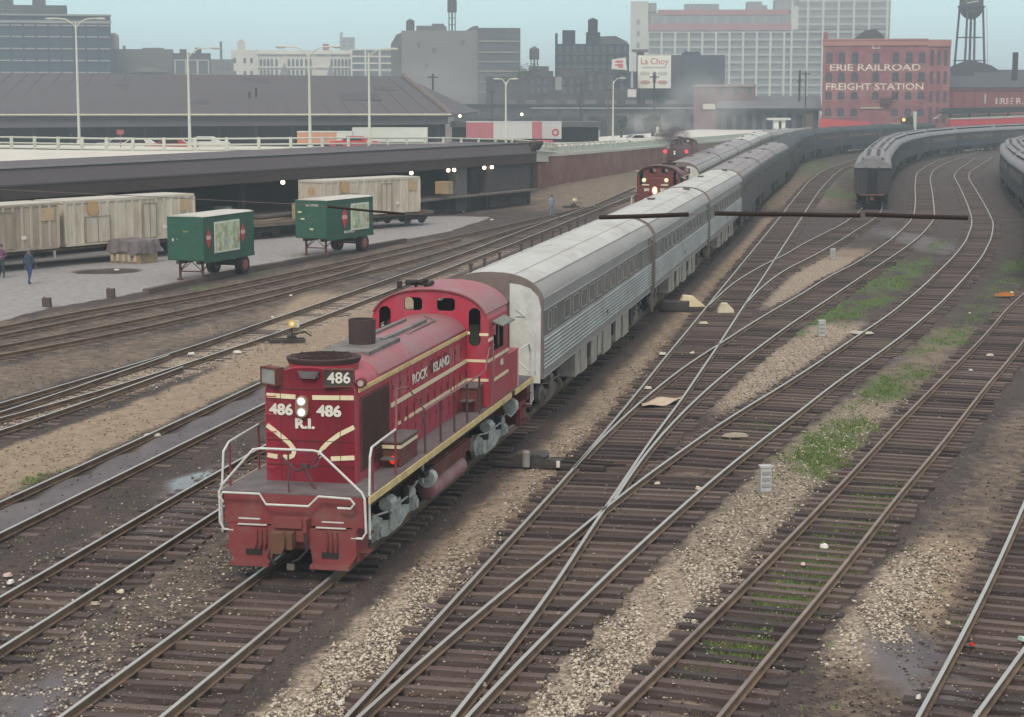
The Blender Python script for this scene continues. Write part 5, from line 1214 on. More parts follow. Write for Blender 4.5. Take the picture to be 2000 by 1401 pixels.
for i in range(len(rp_) - 1):
    for k in range(4): F_.append((i * 4 + k, i * 4 + (k + 1) % 4, (i + 1) * 4 + (k + 1) % 4, (i + 1) * 4 + k))
F_ += [(0, 1, 2, 3), tuple(len(V_) - 4 + k for k in (3, 2, 1, 0))]
o = MB().add(V_, F_).build('elevated_road', CONC); tag(o, 'pale concrete roadway deck behind the canopy', 'road', kind='structure')
# pale deck apron between canopy and railing
q0, q1 = S(2) - un * 1, S(TOT - 2) - un * 1
apr = [(q0.x, q0.y, 5.42), (q1.x - 3, q1.y - 6, 5.42), (-8, 160, 5.2), (-14, 153.6, 5.2), (-22, 150.6, 5.2), (-31, 152.1, 5.15), (-60, 163, 5.15), (-80, 150, 5.2)]
n = len(apr); o = MB().add([(x, y, z) for x, y, z in apr] + [(x, y, z - .5) for x, y, z in apr], [tuple(range(n)), tuple(range(2 * n - 1, n - 1, -1))] + [(i, i + n, (i + 1) % n + n, (i + 1) % n) for i in range(n)]).build('road_apron', CONC)
tag(o, 'pale concrete apron between canopy roof and railing', 'road', kind='structure')
# railing
R = thing('road_railing', 'long pale railing of two horizontal rails along the roadway deck', 'railing', (0, 0, 0))
rl = poly3(road[:9], 2.6); cnt = 0
for i, (x, y, z) in enumerate(rl):
    if abs(x / y) > .31 and x < 0: continue
    b = MB(); b.box(x - .12, x + .12, y - .12, y + .12, z, z + 1.12); b.build('post', GAL, R)
for h in (.55, 1.02):
    b = MB(); b.tube([(x, y, z + h) for x, y, z in rl], .075, 6); b.build('rail', GAL, R)
b = MB(); b.tube([(x, y, z + .16) for x, y, z in rl], .12, 5); b.build('curb', GAL, R)
# ramp parapet and brick retaining wall
ramp = poly3([(2.4, 196, 3.55), (4.8, 205, 3.3), (13, 234, 3.0), (20.6, 262, 2.75), (33, 305, 2.4), (47, 352, 2.2), (66, 418, 2.0)], 3.0)
def wall_strip(P, z0f, z1f, th, name, m_, parent=None, off=0.0):
    T = np.gradient(P[:, :2], axis=0); T /= np.hypot(T[:, 0], T[:, 1])[:, None]; N_ = np.stack([T[:, 1], -T[:, 0]], 1); V_ = []; F_ = []
    for i in range(len(P)):
        x, y = P[i, :2] + N_[i] * off; 
        for (o_, zz) in ((0, z0f(i)), (0, z1f(i)), (-th, z1f(i)), (-th, z0f(i))): V_.append((x + N_[i, 0] * o_, y + N_[i, 1] * o_, zz))
    for i in range(len(P) - 1):
        for k in range(4): F_.append((i * 4 + k, i * 4 + (k + 1) % 4, (i + 1) * 4 + (k + 1) % 4, (i + 1) * 4 + k))
    F_ += [(0, 1, 2, 3), tuple(len(V_) - 4 + k for k in (3, 2, 1, 0))]
    return MB().add(V_, F_).build(name, m_, parent)
R = thing('retaining_wall', 'weathered reddish brick retaining wall of the ramp with a pale parapet', 'wall', (0, 0, 0))
iw = 26
wall_strip(ramp[:iw + 2], lambda i: -.5, lambda i: ramp[i, 2] - .25, .6, 'brick_face', BRICKW, R, .25)
wall_strip(ramp[iw:], lambda i: -.5, lambda i: ramp[i + iw, 2] - .25, .6, 'plaster_face', mat('wall_tan', (.29, .235, .175), .9, c2=(.20, .165, .13), scale=.3), R, .3)
wall_strip(ramp, lambda i: ramp[i, 2] - .25, lambda i: ramp[i, 2] + .05, .5, 'coping', CONC, R, .35)
wall_strip(ramp, lambda i: ramp[i, 2] + .05, lambda i: ramp[i, 2] + .75, .2, 'parapet', mat('parapet_pale', (.58, .64, .57), .7, c2=(.45, .5, .44), scale=2), R, .1)
b = MB()
for i in range(0, iw, 1):
    x, y, z = ramp[i]; b.box(x - .05, x + .25, y - .2, y + .2, z + .75, z + .95)
b.build('parapet_block', GAL, R)
# concrete bent at the ramp start
R = thing('ramp_pier', 'pale concrete pier with a dark gap at the end of the canopy', 'pier', (0, 0, 0))
a = at(1060, 357, 0); b = MB(); b.box(a.x - .9, a.x + .9, a.y - .5, a.y + .5, -.3, 2.6); b.build('column', mat('pier_tan', (.42, .42, .35), .85, c2=(.3, .3, .25), scale=1), R)
b = MB(); b.prism([(a.x - 1.7, 2.6), (a.x + 1.6, 2.6), (a.x + 3.2, 3.1), (a.x + 3.2, 3.5), (a.x - 2.2, 3.5), (a.x - 2.2, 3.0)], a.y - .6, a.y + .6, 'y', 0); b.build('cap_beam', mat('pier_tan', (.42, .42, .35)), R)
b = MB(); b.box(a.x - 4, a.x - 1.2, a.y + .3, a.y + 1, -.3, 3.4); b.build('back_wall', mat('wall_gray_pale', (.22, .22, .225), .9), R)  # back wall in one plain gray, paler than the canopy end wall
b = MB(); b.box(a.x + .95, a.x + 2.6, a.y + 1.5, a.y + 2.2, -.3, 2.9); b.build('dark_recess', mat('recess_brown', (.05, .035, .035), .9), R)

# ------------------------------------------------------------------ street lamps on the deck
def street_lamp(px, py_base, py_top, z, label, arms=(-1, 1), Y=None, r=.14, k=1.0):
    Y = Y or (CAMZ - z) * FPX / (py_base - 187)
    p = atZ(px, py_base, Y); top = atZ(px, py_top, Y).z
    R_ = thing('street_lamp', label, 'street lamp', (p.x, p.y, z), 0, 'lamp posts along the elevated road'); h = top - z
    b = MB(); b.cyl((0, 0, 0), (0, 0, h), r, 10, 0, r * .55); b.cyl((0, 0, 0), (0, 0, .4), r * 1.8, 10, 0, r * 1.5); b.build('pole', GAL, R_, smooth=True)
    for s in arms:
        b = MB(); b.tube([(0, 0, h - .5), (s * .35 * k, 0, h - .05), (s * .9 * k, 0, h + .28), (s * 1.7 * k, 0, h + .36), (s * 2.0 * k, 0, h + .36)], r * .42, 6); a_ = b.build('arm', GAL, R_)
        b = MB(); b.ball((s * 2.35 * k, 0, h + .33), .45, .2, .12, 10); b.build('lamp_head', mat('lamp_head_pale', (.50, .53, .48), .4), a_, smooth=True)
    return R_
street_lamp(155, 280, 44, 5.05, 'tall double armed lamp post in front of the dark warehouse at left')
street_lamp(371, 288, 102, 5.1, 'second lamp post from the left, single arm to the right', (1,))
street_lamp(606, 289, 100, 5.1, 'lamp post in the middle of the white office block', (-1, 1))
street_lamp(722, 282, 103, 4.9, 'lamp post rising before the right end of the white block', (1,))
street_lamp(988, 277, 160, 3.0, 'lamp post beside the red and white trailers', (-1, 1), Y=222, k=.45)
street_lamp(1197, 283, 158, 2.7, 'lamp post on the ramp right of the small white shed', (1,), Y=255, k=.55)

# ------------------------------------------------------------------ people and small yard objects
def person(label, loc, rotz, top, pants, pose, scale=1.0, hat=None, skin=(.35, .22, .17)):
    R_ = thing('person', label, 'person', loc, rotz)
    me = bpy.data.meshes.new('body')
    J = dict(pel=(0, 0, .95), spine=(0, 0, 1.2), chest=(0, .0, 1.38), neck=(0, 0, 1.52), head=(0, -.01, 1.62), crown=(0, 0, 1.76))
    J.update(pose)
    names = list(J); E_ = [('pel', 'spine'), ('spine', 'chest'), ('chest', 'neck'), ('neck', 'head'), ('head', 'crown')]
    for s in 'lr': E_ += [('chest', s + 'sh'), (s + 'sh', s + 'el'), (s + 'el', s + 'wr'), (s + 'wr', s + 'ha'), ('pel', s + 'hip'), (s + 'hip', s + 'kn'), (s + 'kn', s + 'an'), (s + 'an', s + 'to')]
    me.from_pydata([J[k] for k in names], [(names.index(a), names.index(b_)) for a, b_ in E_], [])
    o = bpy.data.objects.new('body', me); COL.objects.link(o)
    RAD = dict(pel=.15, spine=.145, chest=.16, neck=.06, head=.095, crown=.07, sh=.075, el=.05, wr=.036, ha=.03, hip=.10, kn=.068, an=.045, to=.04)
    md = o.modifiers.new('s', 'SKIN'); o.modifiers.new('u', 'SUBSURF').levels = 1
    sk = me.skin_vertices[0].data
    for i, k in enumerate(names):
        r_ = RAD.get(k, RAD.get(k[1:], .05)); sk[i].radius = (r_, r_ * .9)
    sk[0].use_root = True
    dg = bpy.context.evaluated_depsgraph_get(); dg.update(); m2 = bpy.data.meshes.new_from_object(o.evaluated_get(dg)); o.modifiers.clear(); o.data = m2
    for m_ in (mat('cloth_' + top[0], top[1], .9, scale=5), mat('cloth_' + pants[0], pants[1], .9, scale=5), mat('skin_%0.2f' % skin[0], skin, .6), DK): m2.materials.append(m_)
    for p_ in m2.polygons:
        c = p_.center
        hand = any((c - Vector(J[s + 'ha'])).length < .09 for s in 'lr')
        p_.material_index = 2 if (c.z > J['neck'][2] + .0 and (c - Vector(J['head'])).length < .22) or hand else (0 if c.z > .93 or any((c - Vector(J[s + 'el'])).length < .14 or (c - Vector(J[s + 'wr'])).length < .12 for s in 'lr') else (3 if c.z < .09 else 1))
        p_.use_smooth = True
    o.parent = R_; hd = Vector(J['head'])
    b = MB(); b.ball((hd.x, hd.y + .02, hd.z + .06), .105, .115, .10, 10); b.build('hat' if hat else 'hair', mat('hat_' + (hat[0] if hat else 'hair'), hat[1] if hat else (.03, .02, .02), .9), R_, smooth=True)
    b = MB(); b.ball((hd.x, hd.y - .105, hd.z), .018, .03, .02, 6); b.build('nose', mat('skin_%0.2f' % skin[0], skin), R_)
    for s in 'lr':
        hx = Vector(J[s + 'ha'])
        for k in range(4): b = MB(); b.tube([hx + Vector(((k - 1.5) * .014, 0, 0)), hx + Vector(((k - 1.5) * .017, -.015, -.05)), hx + Vector(((k - 1.5) * .016, -.03, -.085 + .01 * abs(k - 1.5)))], .008, 5); b.build('finger', mat('skin_%0.2f' % skin[0], skin), R_)
        b = MB(); b.tube([hx + Vector((0, -.02, .02)), hx + Vector((0, -.05, -.02))], .009, 5); b.build('thumb', mat('skin_%0.2f' % skin[0], skin), R_)
    R_.scale = (scale,) * 3
    return R_
WALK = dict(lsh=(.19, 0, 1.42), lel=(.27, .10, 1.15), lwr=(.26, .02, .92), lha=(.26, -.02, .84), rsh=(-.19, 0, 1.42), rel=(-.28, -.04, 1.15), rwr=(-.27, -.16, .95), rha=(-.26, -.20, .88),
            lhip=(.10, 0, .90), lkn=(.11, -.12, .50), lan=(.11, -.08, .09), lto=(.12, -.24, .04), rhip=(-.10, 0, .90), rkn=(-.12, .06, .50), ran=(-.14, .24, .12), rto=(-.14, .12, .04))
STAND = dict(WALK, lkn=(.12, -.03, .5), lan=(.13, .02, .09), lto=(.15, -.13, .04), rkn=(-.12, -.02, .5), ran=(-.14, .03, .09), rto=(-.16, -.12, .04), lwr=(.2, -.2, 1.1), lha=(.12, -.26, 1.12))
pp = at(58, 556, .06); person('worker in dark blue coat and blue trousers walking on the pavement', (pp.x, pp.y, .06), math.pi - .5, ('navy', (.045, .07, .12)), ('blue', (.04, .085, .22)), WALK, 1.03, hat=('gray_cap', (.18, .18, .2)))
pp = at(4, 543, .06); person('person in purple shirt cut by the left picture edge', (pp.x, pp.y, .06), -.4, ('purple', (.16, .08, .16)), ('teal', (.03, .07, .08)), STAND, 1.0, hat=('purple_cap', (.15, .06, .12)))
pp = at(1078, 424, .1); person('worker in pale blue overalls standing beside the far tracks', (pp.x, pp.y, .08), .7, ('pale_blue', (.24, .32, .42)), ('pale_blue2', (.20, .28, .38)), STAND, 1.0, hat=('dark_cap', (.08, .08, .1)))

def small(nm, label, cat, px, py, z=.0, rot=0.0):
    p = at(px, py, z); return thing(nm, label, cat, (p.x, p.y, z), rot)
# timber curb along the pavement
R = thing('timber_curb', 'dark weathered timber curb along the pavement edge', 'curb', (0, 0, 0))
pc = [(285, 571), (400, 545), (480, 528), (560, 514), (640, 499), (700, 487), (790, 470)]
for i in range(len(pc) - 1):
    a, c = at(*pc[i], .1), at(*pc[i + 1], .1); d = (c - a).xy; n_ = Vector((d.y, -d.x)).normalized() * .17
    if i == 4: continue
    b = MB(); b.add([(a.x + n_.x * s, a.y + n_.y * s, z) for z in (0, .26) for s in (-1, 1)] + [(c.x + n_.x * s, c.y + n_.y * s, z) for z in (0, .24) for s in (-1, 1)],
                    [(0, 1, 3, 2), (4, 6, 7, 5), (0, 4, 5, 1), (2, 3, 7, 6), (0, 2, 6, 4), (1, 5, 7, 3)]); b.build('timber', TIE[i % 2 + 0], R)
for (px, py, lab) in ((92, 600, 'short dark timber stump at the pavement edge, nearer the left picture edge'), (217, 581, 'short dark timber stump at the pavement edge, right of the other one')):
    R = small('timber_stump', lab, 'stump', px, py, .03); b = MB(); b.box(-.18, .18, -.18, .18, 0, .42); b.cyl((-.12, .1, .42), (-.12, .1, .46), .04, 6); b.v = [(x + .02 * math.sin(z * 9), y, z) for x, y, z in b.v]; b.build('stump', TIE[1], R)
# switch stands
def switch_stand(px, py, lab, head, c1, c2, s=1.0, mast=.55):
    R = small('switch_stand', lab, 'switch stand', px, py, .04, head)
    b = MB(); b.box(-.9, .5, -.12, .12, 0, .10); b.box(-.9, .5, .35, .55, 0, .1); b.build('base_timber', TIE[3], R)
    b = MB(); b.box(-.16, .16, -.1, .5, .1, .24); b.cyl((0, .1, .24), (0, .1, mast), .035, 8); b.tube([(.05, .1, .3), (.5, .1, .36), (.75, .1, .2)], .03, 6); b.build('stand_body', DK, R)
    b = MB(); b.cyl((0, .02, mast + .15), (0, .05, mast + .15), .15, 16); t = b.build('target', mat('target_' + c1[0], c1[1], .4, emit=c1[1], est=.08), R)
    b = MB(); b.cyl((0, 0.0, mast + .15), (0, .03, mast + .15), .08, 12); b.build('lens', mat('lens_' + c2[0], c2[1], .3, emit=c2[1], est=.2), t)
    b = MB(); b.box(.1, .28, .06, .2, mast + .0, mast + .26); b.build('lamp_box', mat('lampbox_pale', (.6, .64, .58), .5), R)
    return R
switch_stand(571, 668, 'switch stand with a round yellow target between the bright track and sandy strip', .2, ('yellow', (.75, .55, .12)), ('white', (.9, .85, .6)))
switch_stand(1121, 405, 'small switch stand with yellow and white lenses beyond the pale blue worker', .2, ('yellow2', (.6, .55, .15)), ('white2', (.9, .9, .7)), mast=.5)
# switch machine right of the engine
R = small('switch_machine', 'low flat gray switch machine beside the engine, on two long dark ties', 'switch machine', 1040, 912, .03, -.25)
b = MB(); b.box(-1.2, 1.9, -.15, .12, 0, .1); b.box(-1.2, 1.9, .5, .75, 0, .1); b.build('base_timber', TIE[3], R)
b = MB(); b.box(-.5, .3, -.05, .6, .1, .27); b.prism([(-.54, .27), (.34, .27), (.22, .33), (-.42, .33)], -.07, .62, 'y', 0); b.box(.3, .75, .0, .3, .1, .2); b.build('machine_case', mat('machine_gray', (.085, .08, .08), .7, c2=(.045, .04, .04), scale=3), R)
b = MB(); b.cyl((-.1, -.28, .05), (-.1, -.28, .42), .10, 10); b.ball((-.1, -.28, .42), .11, .11, .06, 8); b.build('motor_post', mat('motor_gray', (.28, .28, .27), .6), R, smooth=True)
b = MB(); b.tube([(.35, .2, .16), (1.4, .2, .12), (2.4, .2, .12)], .03, 6); b.tube([(.35, .5, .16), (1.0, .62, .14), (2.0, .62, .1)], .025, 6); b.build('throw_rod', DK, R)
b = MB(); b.cyl((.72, -.2, .06), (.72, -.2, .22), .05, 8); b.build('terminal', mat('term_white', (.75, .75, .66), .5), R)
R = small('switch_machine', 'small dark switch machine near the silver coaches with a pale cover beside it', 'switch machine', 1322, 607, .03, -.25)
b = MB(); b.box(-1.2, 1.6, -.15, .12, 0, .1); b.box(-1.2, 1.6, .5, .75, 0, .1); b.build('base_timber', TIE[3], R)
b = MB(); b.box(-.7, .45, -.15, .7, .1, .38); b.build('machine_case', mat('machine_dark', (.07, .065, .065), .7), R)
R = small('signal_cover', 'yellowish cone shaped cover next to the small dark switch machine', 'cover', 1349, 598, .05); b = MB(); b.prism([(-.55, 0), (.65, 0), (.5, .12), (.1, .45), (-.35, .5), (-.5, .2)], -.3, .3, 'y', 0); b.build('cover_shell', mat('cover_yellow', (.72, .6, .38), .6, c2=(.8, .75, .55), scale=3), R)
R = small('signal_cover', 'pale cover standing between the rails of the straight track', 'cover', 1416, 610, .05); b = MB(); b.prism([(-.35, 0), (.38, 0), (.35, .15), (.1, .4), (-.15, .4), (-.3, .18)], -.25, .25, 'y', 0); b.build('cover_shell', mat('cover_cream', (.72, .69, .52), .6), R)
# pale cable posts
def post(px, py, h, lab):
    R = small('junction_post', lab, 'post', px, py, .0, .1)
    b = MB(); b.box(-.13, .13, -.10, .10, .04, h); b.box(-.15, .15, -.12, .12, h, h + .05); b.build('post_shaft', mat('post_silver', (.50, .54, .53), .6, c2=(.36, .39, .39), scale=6), R)
    b = MB(); b.box(-.22, .22, -.18, .18, 0, .05); b.build('footing', mat('footing_gray', (.25, .24, .22), .9), R)
    for z in (h * .25, h * .5, h * .75): b = MB(); b.box(-.1, .1, -.125, -.10, z, z + .07); b.build('plate', mat('plate_dull', (.33, .36, .36), .6), R)
post(1494, 962, .62, 'silver junction post in gravel left of the weedy track'); post(1604, 658, .62, 'silver junction post behind weeds in the middle of the curves'); post(1626, 507, .6, 'silver junction post farthest away, near the diverging tracks')
# litter
V_ = []; F_ = []; nn = 14
for j in range(7):
    for i in range(nn):
        u = i / (nn - 1); v_ = j / 6; x = -1.0 + 2.3 * u; wd = .55 * math.sin(math.pi * min(max(u * .92 + .06, 0), 1)) ** .7 * (1 - .35 * u); y = (v_ - .5) * 2 * wd + u * 1.4 - .5
        V_.append((x, y, .07 + .05 * math.sin(u * 9 + v_ * 4) + .05 * v_))
for j in range(6):
    for i in range(nn - 1): F_.append((j * nn + i, j * nn + i + 1, (j + 1) * nn + i + 1, (j + 1) * nn + i))
R = small('paper_sheet', 'large torn tan paper sheet lying between the crossing rails', 'paper', 1290, 792, .04, 0)
o = MB().add(V_, F_).build('sheet', mat('paper_tan', (.56, .47, .37), .85, c2=(.46, .38, .29), scale=3), R, smooth=True); md = o.modifiers.new('t', 'SOLIDIFY'); md.thickness = .012; R.scale = (.62, 1.0, 1)
lit = [(296, 852, .22, 0, 'white bent paper scrap on the rail of the muddy track', (.75, .75, .62), 2.2), (1610, 1069, .16, 0, 'white plastic scrap in the weedy track', (.85, .85, .82), 1.3), (1568, 1103, .10, 0, 'small white and pink scrap in the weedy track', (.8, .65, .62), 1),
       (1374, 632, .26, 0, 'pale wedge of paper between the rails of the straight track', (.75, .7, .52), 1.6), (1293, 692, .2, 0, 'white scrap beside the left rail of the straight track', (.82, .82, .78), 1.6), (1352, 690, .14, 0, 'white scrap between the rails near the upper frog', (.82, .82, .78), 1.2),
       (1265, 759, .15, 0, 'thin white scrap just below the upper frog', (.75, .73, .66), 1.8), (1437, 852, .38, 0, 'flat pale slab half buried at the left edge of the curved track', (.40, .36, .28), 2.2), (1680, 651, .40, 0, 'long pale board lying across the curved track', (.55, .56, .48), 3.0),
       (568, 578, .14, 0, 'white scrap between the rusty tracks', (.85, .85, .8), 1.3), (533, 620, .12, 0, 'white scrap beside the far rail of the bright track', (.85, .85, .8), 1.2), (373, 692, .18, 0, 'white oval scrap between the rails of the bright track', (.82, .85, .82), 1.6),
       (463, 689, .2, 0, 'pale flat scrap near the double rails', (.78, .8, .74), 2.0), (14, 1125, .14, 0, 'reddish white scrap at the left picture edge', (.75, .6, .55), 1.5), (20, 1139, .13, 0, 'round white scrap just below the reddish one', (.85, .88, .84), 1.2),
       (235, 1157, .11, 0, 'cream stone beside the tie ends', (.75, .68, .5), 1.2), (186, 1180, .12, 0, 'tan flat stone against the bright rail', (.55, .5, .38), 1.6), (940, 1340, .16, 0, 'crumpled white scrap caught between two converging rails', (.8, .76, .68), 1.1),
       (666, 1374, .12, 0, 'white scrap at the bottom of the picture by the first right rail', (.8, .8, .76), 1.1), (1284, 945, .13, 0, 'cream stone right of the lower frog', (.75, .66, .5), 1.1), (1364, 955, .13, 0, 'cream stone against the right rail above the lower frog', (.75, .66, .5), 1.3),
       (1894, 612, .12, 0, 'white scrap beside the rightmost far rail', (.8, .8, .75), 1.0), (1896, 724, .12, 0, 'white scrap between the rails of the right hand track', (.82, .82, .78), 1.0), (1933, 695, .2, 0, 'pale scrap between the rails near the right edge', (.66, .62, .5), 1.4),
       (1976, 572, .14, 0, 'white scrap beside an orange rag at the right edge', (.85, .8, .66), 1.2), (1898, 1260, .10, 0, 'red can lying in the black cinders at lower right', (.6, .05, .04), 1.0), (1998, 1250, .14, 0, 'pale green scrap at the right edge', (.5, .75, .65), 1.2),
       (1851, 1218, .1, 0, 'cream stone in the black cinders', (.7, .66, .5), 1.0), (1794, 1363, .12, 0, 'white stone near the lower right corner', (.75, .74, .66), 1.0), (1264, 405, .3, 0, 'white scrap near the small switch stand', (.8, .8, .72), 1.2),
       (1159, 403, .3, 0, 'cream block between the bright far rails', (.72, .68, .55), 1.0), (905, 414, .22, 0, 'small cream lamp housing at the end of the pavement', (.9, .88, .6), 1), (961, 430, .22, 0, 'white and yellow housing at the end of the pavement', (.9, .88, .6), 1.3),
       (1200, 325, .7, 0, 'pale block in the grass under the brick wall', (.6, .56, .45), 2.2), (1155, 346, .35, 0, 'small pale block in the grass under the brick wall', (.62, .6, .5), 1), (1244, 334, .4, 0, 'white block in the grass nearest the second red engine', (.8, .82, .75), 1),
       (228, 528, .2, 0, 'white scrap beside the dark puddle on the pavement', (.8, .78, .66), 1.4)]
for i, (px, py, s_, _, lab, c, asp) in enumerate(lit):
    s_ *= .85; c = tuple(x * .88 for x in c)
    p = at(px, py, .06); r_ = random.Random(i); b = MB(); n = 8; V_ = []
    for k in range(n):
        t = 2 * math.pi * k / n; q = r_.uniform(.7, 1.15); V_.append((s_ * asp * q * math.cos(t) * .62, s_ * q * math.sin(t) * .9, 0))
    V2 = [(x * .8, y * .8, min(s_ * r_.uniform(.25, .6), .07)) for x, y, z in V_]
    b.add(V_ + V2, [tuple(range(n - 1, -1, -1)), tuple(range(n, 2 * n))] + [(k, (k + 1) % n, (k + 1) % n + n, k + n) for k in range(n)])
    o = b.build('litter', mat('litter_%d' % i, c, .8, scale=8)); o.location = p; o.rotation_euler = (0, 0, r_.uniform(-.5, .5)); tag(o, lab, 'litter')
    if 'block' in lab or 'slab' in lab or 'board' in lab: o.name = 'concrete_block' if 'block' in lab else 'board'; o['category'] = 'block'
o = MB().add([(-.5, -.3, 0), (.4, -.35, .02), (.5, .2, .1), (.1, .35, .16), (-.45, .25, .05), (0, 0, .2)], [(0, 1, 5), (1, 2, 5), (2, 3, 5), (3, 4, 5), (4, 0, 5), (4, 3, 2, 1, 0)]).build('rag', mat('rag_orange', (.35, .13, .03), .9)); o.location = at(1962, 578, .06); tag(o, 'orange rag beside the rail at the right picture edge', 'rag')
# wire hanging across the foreground with thick taped lengths
R = thing('hanging_wire', 'thin wire crossing the yard in the foreground with thick dark wrapped lengths', 'wire', (0, 0, 0))
YW = 21.0
wp = [(560, 398), (640, 404), (790, 418), (960, 424), (1170, 425), (1345, 420), (1400, 418), (1640, 422), (1890, 427), (2060, 432)]
P_ = [atZ(x, y, YW) for x, y in wp]
for (a, c) in (((640, 404), (790, 418)), ((1170, 425), (1345, 419)), ((1396, 417), (1560, 419)), ((1560, 419), (1680, 421)), ((1690, 419), (1890, 426))):
    A_, C_ = atZ(*a, YW), atZ(*c, YW); b = MB(); b.tube([A_, (A_ + C_) / 2 + Vector((0, 0, -.003)), C_], .026 if a[0] > 1000 else .014, 6); b.build('wrapped_length', mat('wire_wrap', (.035, .026, .024), .9), R)
b = MB(); b.tube([P_[0] + Vector((-4, 0, .2))] + P_ + [P_[-1] + Vector((3, 0, 0))], .0045, 4); b.build('wire_strand', mat('wire_gray', (.16, .14, .14), .8), R)
# ------------------------------------------------------------------ buildings behind the yard
def wmat(n, c, c2=None, d=None): return mat(n, c, .9, c2=c2, scale=.12, dirt=d, dscale=.06)
PANE = mat('far_pane', (.07, .085, .10), .35, c2=(.11, .13, .14), scale=.2)
def Zm(Y): return Y / FPX
def bld(name, label, px0, px1, ytop, Y, depth, m, cat='building', base=-1.0, rot=0.0, group=None):
    """box building whose front spans the given picture columns at depth Y; returns (root, width, height)"""
    x0 = (px0 - 1000) * Y / FPX; w_ = (px1 - px0) * Y / FPX; h = atZ(0, ytop, Y).z
    R = thing(name, label, cat, (x0, Y, 0), rot, group)
    if rot == 0.0: R.rotation_euler = (0, 0, -math.atan(((px0 if px0 > 1000 else px1) - 1000) / FPX) * 1.05)
    if px0 < 1000 and rot == 0.0 and px1 < 1000: pass
    b = MB(); b.box(0, w_, 0, depth, base, h); b.build('wall', m, R)
    return R, w_, h
def H_(y, Y): return CAMZ - (y - 187) * Y / FPX      # height of picture row y at depth Y
def wins(R, xs, zs, w_, h, m=PANE, proud=.03, arched=False, lim=100, frame=None, sill=None, depth=.25):
    cnt = 0; rest = MB()
    for z in zs:
        for x in xs:
            b = MB() if cnt < lim else rest
            if arched: b.prism([(x - w_ / 2, z), (x + w_ / 2, z), (x + w_ / 2, z + h * .75), (x + w_ * .3, z + h * .95), (x, z + h), (x - w_ * .3, z + h * .95), (x - w_ / 2, z + h * .75)], -proud, 0.02, 'y', 0)
            else: b.box(x - w_ / 2, x + w_ / 2, -proud, .02, z, z + h, 0)
            if frame: b.box(x - .05 * w_, x + .05 * w_, -proud - .03, -proud, z, z + h * .97, 1); b.box(x - w_ / 2, x + w_ / 2, -proud - .03, -proud, z + h * .48, z + h * .53, 1)
            if sill: b.box(x - w_ * .6, x + w_ * .6, -depth, .02, z - h * .16, z - .01, 1 if not frame else 2)
            if cnt < lim: b.build('window', [m] + ([frame] if frame else []) + ([sill] if sill else []), R)
            cnt += 1
    if rest.v: o = rest.build('upper_windows', [m] + ([frame] if frame else []) + ([sill] if sill else []), R); o['kind'] = 'stuff'
def tank(R, x, y, z, r, h, legs=0.0, m=None):
    m = m or mat('roof_tank', (.10, .10, .11), .8); b = MB(); z0 = z + legs
    b.cyl((x, y, z0), (x, y, z0 + h), r, 14, 0); b.cyl((x, y, z0 + h), (x, y, z0 + h + r * .6), r * 1.05, 14, 0, .1)
    if legs:
        for sx in (-1, 1):
            for sy in (-1, 1): b.box(x + sx * r * .65 - .15, x + sx * r * .65 + .15, y + sy * r * .65 - .15, y + sy * r * .65 + .15, z, z0)
        b.box(x - .25, x + .25, y - .25, y + .25, z, z0)
        for q in (.35, .7): b.box(x - r * .7, x + r * .7, y - r * .7, y - r * .6, z + legs * q - .1, z + legs * q + .1)
    b.build('roof_tank', m, R)

# far left dark warehouse
Y = 600; W1 = wmat('dark_blue_brick', (.025, .036, .058), (.02, .03, .05)); SIL = wmat('window_sill_pale', (.35, .36, .36))
R, w_, h = bld('warehouse', 'dark blue gray warehouse with rows of pale sills at the left edge', -120, 220, 27, Y, 40, W1)
cs = [3 + i * (w_ - 5) / 13 for i in range(14)]
wins(R, cs, [H_(y, Y) for y in (141, 118, 95, 72, 50)], 2.7, 2.3, m=mat('blue_pane', (.018, .042, .075), .3), sill=SIL)
b = MB(); b.box(-.3, w_ + .3, -.6, .0, h - 2.6, h - 1.8); b.box(-.3, w_ + .3, -.9, 0, h - .3, h + .2); b.build('cornice', wmat('cornice_pale', (.30, .31, .32)), R)
b = MB(); b.box(2, w_ - 13.5, 2, 20, h, H_(6, Y) - 1); b.box(w_ - 34, w_ - 30, 2, 8, H_(6, Y) - 1, H_(6, Y) + 1.2); b.box(w_ - 24, w_ - 20, 2, 8, H_(6, Y) - 1, H_(6, Y) + .8); b.build('penthouse', wmat('penthouse_gray', (.08, .09, .10)), R)
for k in range(1, 6): b = MB(); b.box(cs[k * 2] + 1.6, cs[k * 2] + 2.0, -.35, 0, -1, h - 2.6); b.build('pilaster', W1, R)
# low gray blocks right of it
Y = 640
R, w_, h = bld('low_block', 'hazy gray low block with a small domed turret beside the dark warehouse', 222, 345, 96, Y, 30, wmat('gray_brick_a', (.13, .13, .135)))
b = MB(); b.cyl((1.8, 3, h - 2), (1.8, 3, H_(74, Y)), 1.7, 14); b.ball((1.8, 3, H_(74, Y)), 1.7, 1.7, 1.3, 12); b.build('turret', wmat('turret_tan', (.33, .30, .27)), R, smooth=True)
b = MB(); b.prism([(6, H_(142, Y)), (13, H_(131, Y)), (20, H_(142, Y))], -4, -.5, 'y'); b.build('gable', wmat('gable_gray', (.2, .2, .19)), R)
b = MB(); b.box(11, w_ - 3, 6, 12, h, h + .6); b.build('roof_ledge', wmat('gray_brick_b', (.17, .17, .175)), R)
b = MB(); b.box(4.6, 5.6, 3, 4, H_(102, Y), H_(98, Y) + 1.2); b.build('chimney', wmat('gray_brick_b', (.17, .17, .175)), R)
Y = 600
R, w_, h = bld('loft_building', 'squat dark loft with three large pale framed windows', 345, 418, 104, Y, 22, wmat('dark_gray_brick', (.09, .095, .105)))
